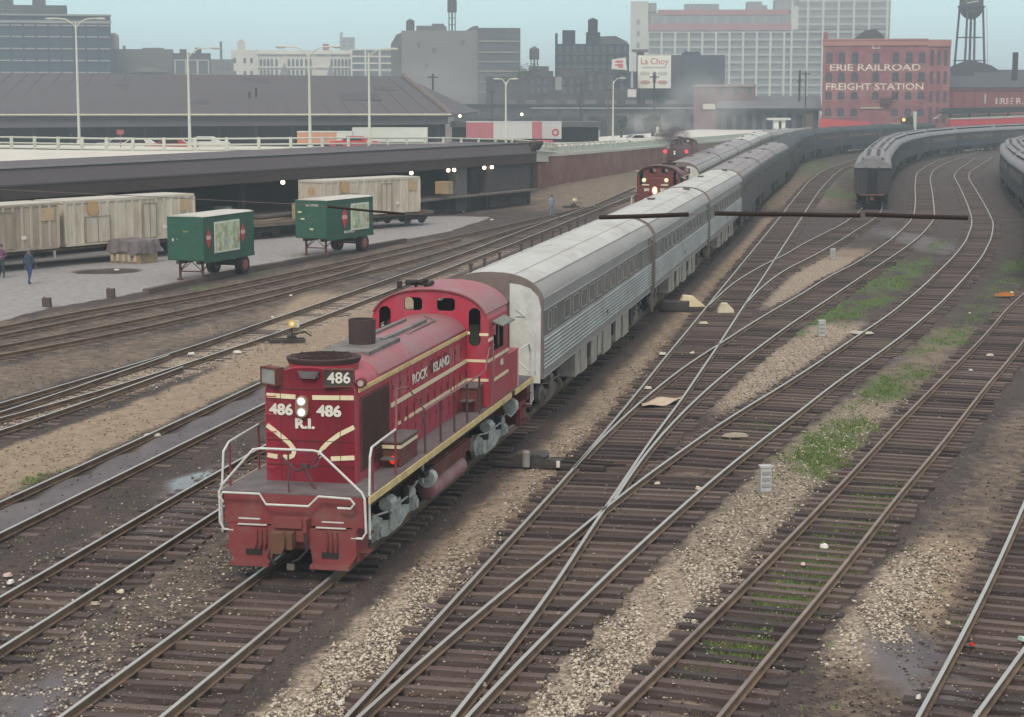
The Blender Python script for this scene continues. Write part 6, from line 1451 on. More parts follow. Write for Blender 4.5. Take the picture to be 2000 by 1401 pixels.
wins(R, [w_ * .20, w_ * .5, w_ * .80], [H_(147, Y)], w_ * .26, 4.4, m=mat('pane_gray_blue', (.10, .12, .13), .4), frame=None)
b = MB()
for x in (.06, .34, .36, .64, .66, .94): b.box(w_ * x - .2, w_ * x + .2, -.12, 0, H_(147, Y), H_(119, Y))
b.box(w_ * .05, w_ * .95, -.12, 0, H_(120, Y), H_(118, Y)); b.box(w_ * .05, w_ * .95, -.12, 0, H_(148, Y), H_(146, Y)); b.build('window_frame', wmat('frame_pale', (.45, .46, .45)), R)
b = MB(); b.box(2.2, 4.4, 3, 6, h, h + 1.3); b.box(7, 9, 3, 6, h, h + 1.8); b.build('roof_hatch', wmat('dark_gray_brick2', (.10, .10, .11)), R)
Y = 680
R, w_, h = bld('gray_shed', 'faint gray shed with a thin chimney between loft and white block', 418, 462, 116, Y, 20, wmat('gray_wall_c', (.18, .19, .19)))
b = MB(); b.cyl((3.8, 4, 0), (3.8, 4, H_(83, Y)), .55, 10, 0, .42); b.build('chimney', wmat('chimney_gray', (.14, .14, .15)), R)
wins(R, [w_ * .55, w_ * .75], [H_(140, Y), H_(128, Y)], .9, 1.4)
# white office block with tall arched windows
Y = 730; WHB = wmat('white_terracotta', (.60, .61, .55), (.52, .53, .48), (.45, .46, .42))
R, w_, h = bld('office_block', 'long pale cream office block with two rows of tall arched windows', 458, 700, 98, Y, 30, WHB)
def gx_(px): return (px - 458) * Y / FPX
xs1 = [gx_(x) for x in (515, 522, 529, 536, 545, 569, 577, 585, 593, 602, 610, 651, 658, 665, 672, 679, 686)]
wins(R, xs1, [H_(131, Y)], 1.0, 2.9, arched=True); wins(R, xs1, [H_(150, Y)], 1.0, 2.6, arched=True); wins(R, [gx_(x) for x in (465, 484, 497)], [H_(150, Y), H_(125, Y)], 1.0, 2.0)
b = MB(); b.box(gx_(505), gx_(700), -.8, .0, h - 1.6, h - .9); b.box(gx_(505), gx_(700), -.6, 0, H_(133, Y) - .2, H_(133, Y) + .3)
for x in (506, 560, 616, 645, 694): b.box(gx_(x), gx_(x + 4), -.5, 0, -1, h + .3)
b.build('cornice', WHB, R)
b = MB(); b.box(gx_(470), gx_(483), 1, 6, h, H_(84, Y)); b.box(gx_(473), gx_(481), 1, 5, H_(84, Y), H_(80, Y)); b.build('roof_turret', wmat('turret_cream', (.55, .55, .49)), R)
b = MB(); b.prism([(gx_(548), H_(153, Y)), (gx_(560), H_(124, Y)), (gx_(572), H_(153, Y))], -.9, 0, 'y'); b.prism([(gx_(640), H_(153, Y)), (gx_(648), H_(128, Y)), (gx_(660), H_(153, Y))], -.9, 0, 'y'); b.build('dark_gable', wmat('gable_mid_gray', (.22, .23, .23)), R)  # two gables in one plain gray, darker than the cream wall
b = MB(); b.box(gx_(634), gx_(646), 4, 8, h, H_(87, Y)); b.build('roof_hut', wmat('hut_red', (.35, .15, .13)), R)
R, w_, h = bld('skeleton_block', 'pale gray gridded office block joined to the long cream one', 690, 788, 98, 722, 26, wmat('gray_spandrel', (.23, .24, .24)))
for k in range(4): b = MB(); b.box(k * w_ / 3.6 - .3, k * w_ / 3.6 + .3, -.35, 0, -1, h + .2); b.build('pier', WHB, R)
for k in range(4): b = MB(); b.box(0, w_, -.3, 0, H_(98 + k * 13, 722) - .5, H_(98 + k * 13, 722)); b.build('floor_band', WHB, R)
wins(R, [w_ * x for x in (.14, .42, .7, .92)], [H_(y, 722) for y in (109, 122, 135, 149)], w_ * .2, 1.5)
Y = 1050
R, w_, h = bld('distant_tower', 'faint pale tower fading into haze above the cream office block', 668, 697, 73, Y, 12, wmat('tower_pale', (.30, .32, .33)))
b = MB(); b.box(.2, 1.6, 1, 3, h, h + 2.8); b.build('roof_mast', wmat('tower_pale', (.3, .32, .33)), R)
wins(R, [w_ * .3, w_ * .7], [H_(95, Y), H_(85, Y)], 1.2, 1.5)
# center gray building with blank side wall
Y = 520
R, w_, h = bld('loft_building', 'big gray loft with a blank wall at left and window bands at right', 787, 934, 60, Y, 42, wmat('gray_blank_wall', (.215, .21, .215), (.185, .18, .19), (.15, .15, .16)))
b = MB(); b.box(w_, w_ + (1016 - 934) * Y / FPX, -1.0, 40, -1, H_(58, Y)); wing = b.build('wing', wmat('gray_wing', (.12, .12, .13)), R)
x0 = w_; ww = (1016 - 934) * Y / FPX
for k, y in enumerate((83, 104, 122, 140, 160, 180)):
    b = MB(); b.box(x0 + .2, x0 + ww - .2, -1.25, -.98, H_(y, Y) - .25, H_(y, Y) + .15); b.build('floor_band', wmat('band_gray', (.27, .27, .27)), R)
    for q in range(6): 
        b = MB(); x = x0 + .9 + q * (ww - 1.4) / 5.6; b.prism([(x - .65, H_(y, Y) + .4), (x + .65, H_(y, Y) + .4), (x + .65, H_(y, Y) + 1.7), (x, H_(y, Y) + 2.1), (x - .65, H_(y, Y) + 1.7)], -1.06, -.95, 'y'); b.build('window', PANE, R)
for (px, y, s_) in ((820, 90, 1), (850, 100, 1), (835, 130, 1), (905, 85, 1)):
    b = MB(); x = (px - 787) * Y / FPX; b.box(x - .5, x + .5, -.04, .02, H_(y, Y) - .8, H_(y, Y) + .6); b.build('window', PANE, R)
g_ = lambda px: (px - 787) * Y / FPX
tank(R, g_(803), 5, h - .5, 1.15, 2.6, 0.6); tank(R, g_(884), 8, h, 1.3, 3.2, 5.2)
b = MB(); b.box(g_(815), g_(872), 3, 20, h, H_(53, Y)); b.box(g_(845), g_(868), 3, 12, H_(53, Y), H_(49, Y)); b.prism([(g_(910), h), (g_(935), h), (g_(935), H_(53, Y)), (g_(925), H_(54, Y))], 2, 12, 'y'); b.build('penthouse', wmat('penthouse_dark', (.15, .15, .16)), R)
b = MB(); b.prism([(g_(787) - 3, -1), (0, -1), (0, H_(66, Y)), (-1.5, H_(70, Y)), (-3, H_(88, Y))], 3, 20, 'y'); b.build('side_wing', wmat('penthouse_dark', (.15, .15, .16)), R)
# small water tank and dark tree line behind
Y = 560
R = thing('water_tank', 'small dark roof water tank on legs between two gray lofts', 'water tank', ((1043 - 1000) * Y / FPX, Y, 0))
tank(R, 0, 0, H_(146, Y), 1.45, 3.0, 4.2); b = MB(); b.box(-4.2, 5.5, -3, 6, -1, H_(140, Y)); b.box(-5, -1, -3, 6, -1, H_(150, Y)); b.box(-1.5, 4.2, -2, 5, H_(140, Y), H_(131, Y)); b.build('building_mass', wmat('mass_dark', (.09, .095, .105)), R)
Y = 500
R, w_, h = bld('loft_building', 'dark loft block with two stubby roof towers left of the red banner', 1083, 1226, 86, Y, 34, wmat('near_black_brick', (.035, .043, .058)))
g_ = lambda px: (px - 1083) * Y / FPX
b = MB(); b.box(g_(1097), g_(1122), 1, 6, h, H_(62, Y)); b.box(g_(1083), g_(1088), 0, 2, h, H_(68, Y)); b.build('roof_tower', wmat('near_black_brick', (.05, .055, .065)), R)
b = MB(); b.box(g_(1143), g_(1170), 1, 6, h, H_(66, Y)); b.cyl((g_(1156), 3.5, H_(66, Y)), (g_(1156), 3.5, H_(42, Y)), 1.3, 14); b.cyl((g_(1156), 3.5, H_(42, Y)), (g_(1156), 3.5, H_(38, Y)), 1.35, 14, 0, .2); b.build('roof_tank', wmat('near_black_brick', (.05, .055, .065)), R)
b = MB(); b.prism([(g_(1168), h), (g_(1224), h), (g_(1222), H_(84, Y)), (g_(1200), H_(73, Y)), (g_(1168), H_(74, Y))], 1, 14, 'y'); b.build('sloped_roof', wmat('sloped_roof_dark', (.11, .115, .12)), R)
wins(R, [g_(x) for x in range(1093, 1222, 14)], [H_(y, Y) for y in (104, 122, 140, 158, 178)], 1.1, 1.6, m=mat('pane_pale_blue', (.08, .10, .12), .3))
b = MB(); b.box(0, w_, -.3, 0, H_(108, Y), H_(106, Y)); b.box(0, w_, -.3, 0, H_(112, Y) - 3, H_(112, Y) - 2.6); b.build('floor_band', wmat('band_slate', (.12, .125, .13)), R)
# mid-distance low dark row
Y = 455
R, w_, h = bld('row_building', 'low dark brick row in front of the lofts, pale patches on its wall', 950, 1140, 150, Y, 20, wmat('row_dark', (.075, .075, .085), (.05, .05, .06), (.14, .14, .15)))
g_ = lambda px: (px - 950) * Y / FPX
wins(R, [g_(x) for x in (1040, 1052, 1064, 1100, 1115, 1128)], [H_(182, Y), H_(166, Y)], .8, 1.3); wins(R, [g_(1090)], [H_(176, Y)], 1.5, 3.0, m=wmat('patch_pale', (.33, .34, .35)))
b = MB(); b.box(0, g_(1010), -.2, 10, H_(158, Y), H_(156, Y)); b.build('ledge', wmat('row_dark2', (.10, .10, .11)), R)
b = MB(); b.box(g_(1140) - 6, g_(1140), 2, 8, h, h + 1.8); b.build('roof_hut', wmat('row_dark2', (.10, .10, .11)), R)
R, w_, h = bld('row_building', 'second low dark row right of the first, under the red banner', 1140, 1243, 140, 452, 20, wmat('row_dark3', (.06, .062, .07), (.045, .045, .055), (.11, .11, .12)))
wins(R, [w_ * x for x in (.12, .3, .5, .7, .88)], [H_(176, 452), H_(160, 452)], .9, 1.5)
# big concrete warehouse
Y = 960; PIER = wmat('pier_cream', (.50, .50, .455), (.43, .43, .40)); SP = wmat('spandrel_gray', (.36, .365, .35)); PW = mat('warehouse_pane', (.145, .155, .16), .5, c2=(.20, .21, .215), scale=.15)
R, w_, h = bld('great_warehouse', 'huge pale concrete grid warehouse with a red brick band near its top', 1228, 1722, 26, Y, 60, mat('warehouse_core', (.20, .205, .21), .8, c2=(.16, .165, .17), scale=.1))
g_ = lambda px: (px - 1228) * Y / FPX
b = MB(); b.box(g_(1228), g_(1262), -2.5, 20, -1, H_(8, Y)); b.build('corner_tower', PIER, R)
for y in (46, 68, 90): b = MB(); b.box(g_(1240), g_(1246), -2.6, -2.4, H_(y, Y) - 1.6, H_(y, Y) + 1.0); b.build('tower_window', PW, R)
b = MB(); b.box(g_(1548), g_(1722), -1.4, 30, H_(60, Y), H_(7, Y)); b.build('right_block', mat('warehouse_core', (.2, .205, .21)), R)
for k, px in enumerate(list(range(1262, 1536, 26)) + [1536] + [1566 + i * 29 for i in range(5)] + [1716]):
    top = 66 if px < 1536 else 7
    b = MB(); b.box(g_(px) - .55, g_(px) + .55, -2.0, -.02, -1, H_(top, Y)); b.build('pier', PIER, R)
for k in range(14):
    y = 66 + k * 14.4
    if y > 215: break
    b = MB(); b.box(g_(1262), g_(1722), -1.5, -.01, H_(y, Y) - .6, H_(y, Y) + .6); b.build('floor_band', SP, R)
for k in range(4):
    y = 9 + k * 14.4; b = MB(); b.box(g_(1548), g_(1722), -1.9, -1.38, H_(y, Y) - .6, H_(y, Y) + .6); b.build('floor_band', SP, R)
for k in range(10):
    cnt = 0; y = 80 + k * 14.4
    b = MB()
    for i in range(10): x = g_(1275 + i * 26.6); 
wx = [g_(1275 + i * 26.4) for i in range(10)] + [g_(1551 + i * 29) for i in range(6)]
wins(R, wx, [H_(80 + k * 14.4, Y) + .75 for k in range(10)], 5.4, 2.2, m=PW, proud=.4)
b = MB(); b.box(g_(1262), g_(1535), -2.1, 16, H_(63, Y), H_(50, Y)); b.box(g_(1280), g_(1530), -2.05, 16, H_(34, Y), H_(24, Y)); b.box(g_(1535), g_(1548), -2.2, 14, H_(62, Y), H_(18, Y), 1); b.build('brick_band', [wmat('band_red', (.36, .13, .14), (.30, .11, .12), (.25, .14, .14)), PIER], R)
b = MB(); b.box(g_(1268), g_(1535), -1.6, 14, H_(50, Y), H_(34, Y)); b.build('attic_wall', wmat('attic_gray', (.30, .28, .28)), R)
for i in range(11): b = MB(); x = g_(1282 + i * 24); b.box(x - 2.3, x + 2.3, -1.75, -1.58, H_(49, Y), H_(36, Y)); b.build('attic_window', PW, R)
for (a, c, y0, y1) in ((1332, 1398, 24, 12), (1452, 1480, 20, 8), (1505, 1550, 18, 4), (1258, 1278, 20, 10), (1480, 1490, 20, 15)):
    b = MB(); b.box(g_(a), g_(c), 4, 20, H_(y0, Y) - 2, H_(y1, Y)); b.build('penthouse', wmat('penthouse_gray2', (.26, .27, .28)), R)
for i in range(3): b = MB(); b.box(g_(1675 + i * 14), g_(1682 + i * 14), -1.6, -1.38, H_(48, Y), H_(20, Y)); b.build('narrow_window', PW, R)
# dark building with the big poster board
Y = 470
R, w_, h = bld('blank_building', 'dark slate blank building right of the big poster board', 1240, 1410, 108, Y, 26, wmat('slate_wall', (.085, .105, .125), (.072, .09, .11)))
g_ = lambda px: (px - 1240) * Y / FPX
b = MB(); b.prism([(g_(1325), h), (g_(1365), h), (g_(1360), h + .9), (g_(1345), h + .8), (g_(1333), h + 1.0)], 1, 5, 'y'); b.build('roof_ridge', wmat('slate_wall2', (.07, .08, .09)), R)
b = MB(); b.box(g_(1240), g_(1255), -1, 3, -1, H_(100, Y)); b.box(g_(1231), g_(1263), -1.6, 1, H_(104, Y), H_(99, Y)); b.build('stair_tower', wmat('tower_mauve', (.15, .13, .15)), R)
wins(R, [g_(1330), g_(1385)], [H_(150, Y), H_(130, Y)], .9, 1.6, m=mat('pane_slate', (.07, .08, .09), .4))
Yb = 462; bx0 = (1243 - 1000) * Yb / FPX; bw = 64 * Yb / FPX; z0, z1 = H_(173, Yb), H_(110, Yb)
R = thing('billboard', 'tall white poster board with red script in front of the slate building', 'billboard', (bx0, Yb, 0))
b = MB(); b.box(0, bw, 0, .3, z0, z1); b.build('board', wmat('board_white', (.74, .78, .70), (.66, .70, .63)), R)
b = MB()
for x in (.3, bw / 2, bw - .4): b.box(x, x + .25, .3, .6, -1, z1)
b.build('support', DK, R)
text('lettering', 'La Choy', 2.1, mat('script_red', (.60, .16, .16), .7), R, (bw * .5, -.02, z1 - 1.5), bold=.02, xs=.95)
b = MB(); b.box(bw * .12, bw * .85, -.02, 0, z1 - 3.1, z1 - 2.7); b.build('text_line', mat('line_gray', (.5, .52, .5), .8), R)
for x, z in ((.22, .45), (.75, .45), (.22, .18), (.75, .18)): b = MB(); b.ball((bw * x, -.02, z0 + (z1 - z0) * z), bw * .16, .03, .5, 10); b.build('printed_dish', mat('dish_gray', (.55, .57, .52) if z > .3 else (.55, .30, .28), .8) if False else mat('dish_%d' % int(z > .3), (.55, .57, .52) if z > .3 else (.55, .33, .30), .8), R)
b = MB(); b.box(bw * .45, bw * .56, -.03, 0, z0 + 1.2, z0 + (z1 - z0) * .5); b.build('printed_bottle', mat('bottle_mauve', (.30, .20, .24), .8), R)
R = thing('banner_sign', 'tilted white sign with a red emblem on the dark loft roof', 'sign', ((1207 - 1000) * 448 / FPX, 448, 0))
b = MB(); b.prism([(-1.8, H_(136, 448)), (1.8, H_(138, 448)), (1.5, H_(114, 448)), (-1.7, H_(118, 448))], 0, .2, 'y'); b.build('board', mat('sign_white', (.72, .72, .68), .7), R)
b = MB(); b.box(-.9, .9, -.02, 0, H_(124, 448), H_(120, 448)); b.box(-.2, .9, -.02, 0, H_(134, 448), H_(126, 448)); b.box(-1.0, .2, -.022, 0, H_(130, 448), H_(127, 448)); b.build('emblem', mat('sign_red', (.60, .10, .13), .7), R)
b = MB(); b.box(-.1, .1, .2, .4, -1, H_(120, 448)); b.build('mast', DK, R)
R = thing('small_sign', 'small white sign low beside the big poster board', 'sign', ((1232 - 1000) * 446 / FPX, 446, 0))
b = MB(); b.box(-1.0, 1.0, 0, .2, H_(190, 446), H_(175, 446)); b.build('board', mat('sign_white', (.72, .72, .68)), R); b = MB(); b.box(-.1, .1, .2, .35, -1, H_(176, 446)); b.box(-.25, .25, .05, .2, H_(172, 446), H_(142, 446), 1); b.build('mast', [DK, mat('pale_blue_paint', (.4, .45, .48), .8)], R)
# brick low building behind the steam
Y = 430
R, w_, h = bld('brick_depot', 'faded mauve brick low building behind the steam plume', 1352, 1470, 168, Y, 18, wmat('mauve_brick', (.21, .145, .145), (.17, .12, .125), (.15, .13, .14)))
wins(R, [w_ * x for x in (.22, .45, .68, .9)], [H_(185, Y)], .8, 1.5, frame=None); b = MB(); b.box(-.2, w_ + .2, -.3, .1, h - .2, h + .3); b.build('coping', wmat('coping_mauve', (.32, .28, .27)), R)
b = MB(); b.box(w_ * .15, w_ * .35, -.35, 0, H_(213, Y), H_(203, Y)); b.build('white_placard', mat('placard_w', (.65, .66, .6), .8), R)
# long freight shed with gray roof
Y = 425
R, w_, h = bld('freight_shed', 'long low freight shed with gray roof and dark doorways beside the red brick station', 1405, 1592, 212, Y, 30, wmat('shed_wall', (.12, .12, .135), (.085, .085, .10)))
b = MB(); b.prism([(-1.6, h - .4), (-1.6, h), (8, H_(188, Y)), (8, h - .4)], -1, w_ + .6, 'x'); b.build('roof', wmat('shed_roof', (.17, .18, .20)), R)
b = MB(); b.box(-1, w_ + 1, -2.2, 0, h - .5, h + .05); b.build('eave', wmat('eave_dark', (.04, .045, .055)), R)
for k in range(9): b = MB(); b.box(1.2 + k * 2.2, 2.5 + k * 2.2, -.05, .02, -.5, h - 1.3); b.build('doorway', mat('doorway_blue', (.04, .045, .06), .9), R)
b = MB(); b.box(w_ - 3.0, w_ - 1.2, -1.5, 0, -.5, h - .8); b.build('side_shed', wmat('side_shed_brown', (.13, .11, .10)), R)
b = MB(); b.cyl((w_ - 4.2, 4, h - 1), (w_ - 4.2, 4, H_(138, Y)), .25, 8); b.cyl((w_ - 3.9, 4, H_(160, Y)), (w_ - 4.7, 4, H_(160, Y)), .12, 6); b.build('vent_mast', wmat('eave_dark', (.04, .045, .055)), R)
R = thing('guard_hut', 'white hut with a flat overhanging roof at the end of the shed', 'hut', ((1518 - 1000) * 405 / FPX, 405, 0))
b = MB(); b.box(-1.1, 1.3, 0, 2, 0.5, H_(234, 405)); b.build('wall', mat('hut_white', (.72, .76, .68), .7), R); b = MB(); b.box(-2.4, 2.4, -.5, 2.5, H_(234, 405), H_(230, 405)); b.build('roof', mat('hut_roof_w', (.62, .66, .6), .7), R); b = MB(); b.box(-.1, .5, -.03, 0, .7, H_(236, 405)); b.build('door', DK, R)
# elevated line across the middle distance
Y = 438
R = thing('rail_viaduct', 'dark elevated railway girder running across the middle distance', 'viaduct', (0, Y, 0))
gx0, gx1 = (885 - 1000) * Y / FPX, (1400 - 1000) * Y / FPX
b = MB(); b.box(gx0, gx1, 0, 3, H_(214, Y), H_(203, Y)); b.box(gx0, gx1, -.3, 0, H_(206, Y), H_(204, Y)); b.build('girder', wmat('girder_dark', (.055, .06, .075)), R)
b = MB(); b.box(gx0 + 18, gx1, -.5, -.3, H_(212, Y), H_(210, Y)); b.build('pipe', mat('pipe_pale', (.35, .38, .40), .7), R)
for k in range(11): b = MB(); x = gx0 + 1 + k * (gx1 - gx0 - 2) / 10; b.box(x - .5, x + .5, .5, 2, -1, H_(214, Y)); b.build('pier', wmat('pier_dark', (.10, .105, .12)), R)
b = MB(); b.box(gx0, gx1, 6, 7, -1, H_(222, Y)); b.build('abutment', wmat('abut_gray', (.12, .125, .14), (.09, .095, .11), (.17, .175, .18)), R)
b = MB()
for k in range(9): x = gx0 + 12 + k * 4.6; b.box(x, x + 2.6, 1, 2.5, H_(203, Y), H_(203, Y) + .9)
b.build('parapet_box', wmat('parapet_mauve', (.16, .15, .165)), R)
# white shed, trees, utility poles on the green
R = thing('white_shed', 'tiny white gabled shed on the grass behind the ramp', 'shed', ((1157 - 1000) * 300 / FPX, 300, 0))
b = MB(); b.box(-1.0, 1.0, 0, 2.5, 0, H_(254, 300)); b.prism([(-1.0, H_(254, 300)), (1.0, H_(254, 300)), (0, H_(245, 300))], 0, 2.5, 'y'); b.build('wall', mat('hut_white', (.72, .76, .68)), R)
b = MB(); b.prism([(-1.15, H_(255, 300)), (0, H_(244, 300)), (0, H_(245, 300) - .05), (-1.1, H_(255, 300) - .12)], -.15, 2.6, 'y'); b.prism([(1.15, H_(255, 300)), (0, H_(244, 300)), (0, H_(245, 300) - .05), (1.1, H_(255, 300) - .12)], -.15, 2.6, 'y'); b.build('roof', mat('shed_roof_w', (.5, .52, .5), .8), R)
b = MB(); b.box(-.12, .12, -.03, 0, .4, 2.4); b.build('door', mat('door_gray', (.3, .32, .32), .8), R)
def leafy(label, px, Y, ybase, ytop, wpx, dense=1.0, seed=1, dark=(.035, .05, .04)):
    x = (px - 1000) * Y / FPX; zb = H_(ybase, Y); zt = H_(ytop, Y); h = zt - zb; r_ = random.Random(seed); rw = wpx * Y / FPX / 2
    R_ = thing('tree', label, 'tree', (x, Y, zb)); b = MB(); b.cyl((0, 0, -1), (0, 0, h * .5), .22, 8, 0, .12); tips = []
    for k in range(9):
        a = r_.uniform(0, 6.28); z = h * r_.uniform(.3, .5); t = (rw * .8 * math.cos(a), rw * .8 * math.sin(a), h * r_.uniform(.55, .97)); b.tube([(0, 0, z), (t[0] * .5, t[1] * .5, (z + t[2]) / 2), t], .05, 5); tips.append(t)
    b.build('trunk', mat('bark', (.05, .042, .038), .9), R_)
    n = int(1500 * dense); V_ = []; F_ = []
    for i in range(n):
        c = tips[i % 9]; s_ = rw * .5; p = [c[j] * r_.uniform(.55, 1.0) + r_.gauss(0, s_ * .45) for j in range(3)]; q = .16; o_ = len(V_)
        d1 = Vector((r_.uniform(-1, 1), r_.uniform(-1, 1), r_.uniform(-1, 1))).normalized() * q; d2 = d1.orthogonal().normalized() * q
        P = Vector(p); V_ += [P - d1, P + d2, P + d1, P - d2]; F_.append((o_, o_ + 1, o_ + 2, o_ + 3))
    MB().add(V_, F_).build('crown', mat('leaf_%d' % seed, dark, .8, c2=tuple(c * 1.9 for c in dark), scale=.8, amt=.4), R_)
leafy('dark bare branched tree beside the steam plume', 1272, 330, 262, 222, 34, 1.0, 3)
leafy('thin small tree between lamp post and dark tree', 1212, 330, 262, 222, 22, .25, 4)
leafy('small gray green tree far right of the cream block', 1028, 520, 175, 128, 44, .9, 5, (.05, .06, .055))
for (px, yt, Y, lab) in ((1133, 160, 400, 'thin dark utility pole in front of the low brick row'), (1186, 170, 380, 'rusty red thin pole left of the banner sign'), (1275, 145, 350, 'dark pole standing in front of the poster board'), (847, 145, 330, 'dark pole with a short cross arm at the end of the shed roof'), (961, 175, 400, 'short dark pole left of the trailers'), (1568, 140, 410, 'tall pole in front of the grid warehouse, cross arms on top')):
    R = thing('utility_pole', lab, 'utility pole', ((px - 1000) * Y / FPX, Y, 0)); b = MB(); b.cyl((0, 0, -.5), (0, 0, H_(yt, Y)), .16, 8); b.build('pole', mat('pole_%d' % (px == 1186), (.16, .07, .07) if px == 1186 else (.055, .05, .055), .9), R)
    b = MB(); b.box(-.9, .9, -.1, .1, H_(yt, Y) - .7, H_(yt, Y) - .5); b.build('cross_arm', DK, R)
for (px, yy, lab) in ((1168, 186, 'x'),): pass
for (px, yt, lab) in ((1282, 248, 'short white marker post beside the dark tree'), (1142, 238, 'short white marker post left of the white shed')):
    R = thing('marker_post', lab, 'post', ((px - 1000) * 320 / FPX, 320, 0)); b = MB(); b.box(-.18, .18, -.18, .18, 0, H_(yt, 320)); b.box(-.22, .22, -.22, .22, H_(yt, 320), H_(yt, 320) + .08); b.build('post_shaft', mat('hut_white', (.72, .76, .68)), R)

# red brick freight station with painted words
Y = 412; BR = mat('station_brick', (.26, .10, .112), .9, c2=(.20, .08, .095), scale=.5, dirt=(.36, .19, .18), dscale=.25)
R, w_, h = bld('freight_station', 'red brick four storey freight station with two lines of painted white words', 1600, 1797, 80, Y, 30, BR)
g_ = lambda px: (px - 1600) * Y / FPX
b = MB(); b.prism([(w_, -.0), (w_ + 4.9, 1.6), (w_ + 4.9, 28), (w_, 28)], -1, H_(82, Y), 'z'); sw = b.build('side_wing', BR, R)
b = MB(); b.box(-.15, w_ + .1, -.25, .0, H_(92, Y), H_(79, Y)); b.box(-.15, w_ + .1, -.4, 0, H_(82, Y), H_(79, Y)); b.build('parapet', wmat('parapet_pink', (.38, .19, .17), (.33, .15, .14)), R)
b = MB(); b.prism([(w_, -.25), (w_ + 5.0, 1.35), (w_ + 5.0, 1.6), (w_, .0)], H_(94, Y), H_(81, Y), 'z'); b.build('parapet', wmat('parapet_pink', (.38, .19, .17), (.33, .15, .14)), R)
cols = [1612, 1636, 1661, 1700, 1738, 1763, 1789 - 0]
cols = [1612, 1636, 1661, 1701, 1738, 1763, 1787]
for ri, (ya, yb_) in enumerate(((104, 126), (142, 161), (179, 195), (211, 227))):
    for ci, px in enumerate(cols):
        if ri == 3 and ci in (3,): continue
        x = g_(px); z0_, z1_ = H_(yb_, Y), H_(ya, Y); hw_ = .70
        b = MB(); b.prism([(x - hw_, z0_), (x + hw_, z0_), (x + hw_, z1_ - .4), (x + hw_ * .6, z1_ - .1), (x, z1_), (x - hw_ * .6, z1_ - .1), (x - hw_, z1_ - .4)], -.03, .02, 'y', 0)
        b.box(x - .05, x + .05, -.05, -.03, z0_, z1_ - .05, 1); b.box(x - hw_, x + hw_, -.05, -.03, (z0_ + z1_) / 2 - .05, (z0_ + z1_) / 2 + .04, 1)
        b.box(x - hw_ - .12, x + hw_ + .12, -.16, .0, z0_ - .22, z0_ - .01, 2)
        b.build('window', [mat('station_pane', (.035, .042, .055), .3, c2=(.06, .07, .085), scale=1.5), mat('sash_gray', (.14, .12, .13), .7), wmat('sill_pink', (.36, .20, .18))], R)
for r_i, (ya, yb_) in enumerate(((100, 130), (141, 165), (178, 200), (209, 240))):
    for q in range(3):
        t = .2 + q * .3; x = w_ + 4.9 * t; yy = 1.6 * t
        b = MB(); a_ = math.atan2(1.6, 4.9); dx, dy = math.cos(a_) * .38, math.sin(a_) * .38; nx2, ny2 = math.sin(a_) * .04, -math.cos(a_) * .04
        b.add([(x - dx, yy - dy, H_(yb_, Y)), (x + dx, yy + dy, H_(yb_, Y)), (x + dx, yy + dy, H_(ya, Y)), (x - dx, yy - dy, H_(ya, Y))] + [(x - dx + nx2, yy - dy + ny2, H_(yb_, Y)), (x + dx + nx2, yy + dy + ny2, H_(yb_, Y)), (x + dx + nx2, yy + dy + ny2, H_(ya, Y)), (x - dx + nx2, yy - dy + ny2, H_(ya, Y))],
              [(0, 3, 2, 1), (4, 5, 6, 7), (0, 1, 5, 4), (1, 2, 6, 5), (2, 3, 7, 6), (3, 0, 4, 7)]); b.build('side_window', mat('side_pane', (.10, .07, .085), .5), R)
PW2 = mat('painted_white', (.74, .71, .63), .8, c2=(.62, .55, .48), scale=1.5, dirt=(.42, .28, .25), dscale=.9)
text('lettering', 'ERIE RAILROAD', 1.95, PW2, R, (g_(1699), -.06, H_(134, Y)), bold=.03, xs=1.42, extrude=.02)
text('lettering', 'FREIGHT STATION', 1.95, PW2, R, (g_(1699), -.06, H_(170.5, Y)), bold=.03, xs=1.28, extrude=.02)
b = MB(); b.tube([(g_(1693), -.1, H_(97, Y)), (g_(1708), -.1, H_(97, Y)), (g_(1700.5), -.1, H_(83, Y)), (g_(1693), -.1, H_(97, Y))], .14, 4); b.box(g_(1696), g_(1705), -.12, -.05, H_(92, Y), H_(90.5, Y)); b.build('painted_emblem', PW2, R)
b = MB(); b.box(g_(1674), g_(1716), -.3, 0, H_(212, Y), H_(209, Y)); b.build('door_hood', wmat('hood_cream', (.5, .44, .36)), R)
b = MB(); b.box(g_(1711), g_(1730), -1.2, .0, H_(204, Y), H_(192, Y)); b.tube([(g_(1730), -.5, H_(196, Y)), (g_(1745), -.5, H_(178, Y))], .12, 5); b.build('hoist', wmat('hoist_dark', (.09, .05, .055)), R)
b = MB(); b.box(0, .9, 0, 3, h - 1, H_(66, Y)); b.prism([(g_(1650), h), (g_(1718), h), (g_(1716), H_(72, Y)), (g_(1700), H_(58, Y)), (g_(1680), H_(60, Y)), (g_(1662), H_(74, Y))], 8, 14, 'y', 1); b.build('roof_structure', [BR, wmat('roof_dark_g', (.09, .095, .105))], R)
R = thing('red_fence', 'bright red hoarding at the foot of the brick station', 'fence', ((1596 - 1000) * 404 / FPX, 404, 0)); b = MB(); b.prism([(0, -1), (11, -1), (11, H_(238, 404)), (0, H_(231, 404))], 0, .3, 'y'); b.build('panel', mat('hoarding_red', (.52, .06, .07), .7, c2=(.42, .07, .08), scale=.6), R)
for k in range(5): b = MB(); b.box(k * 2.6, k * 2.6 + .2, .3, .5, -1, 3.2); b.build('post', DK, R)
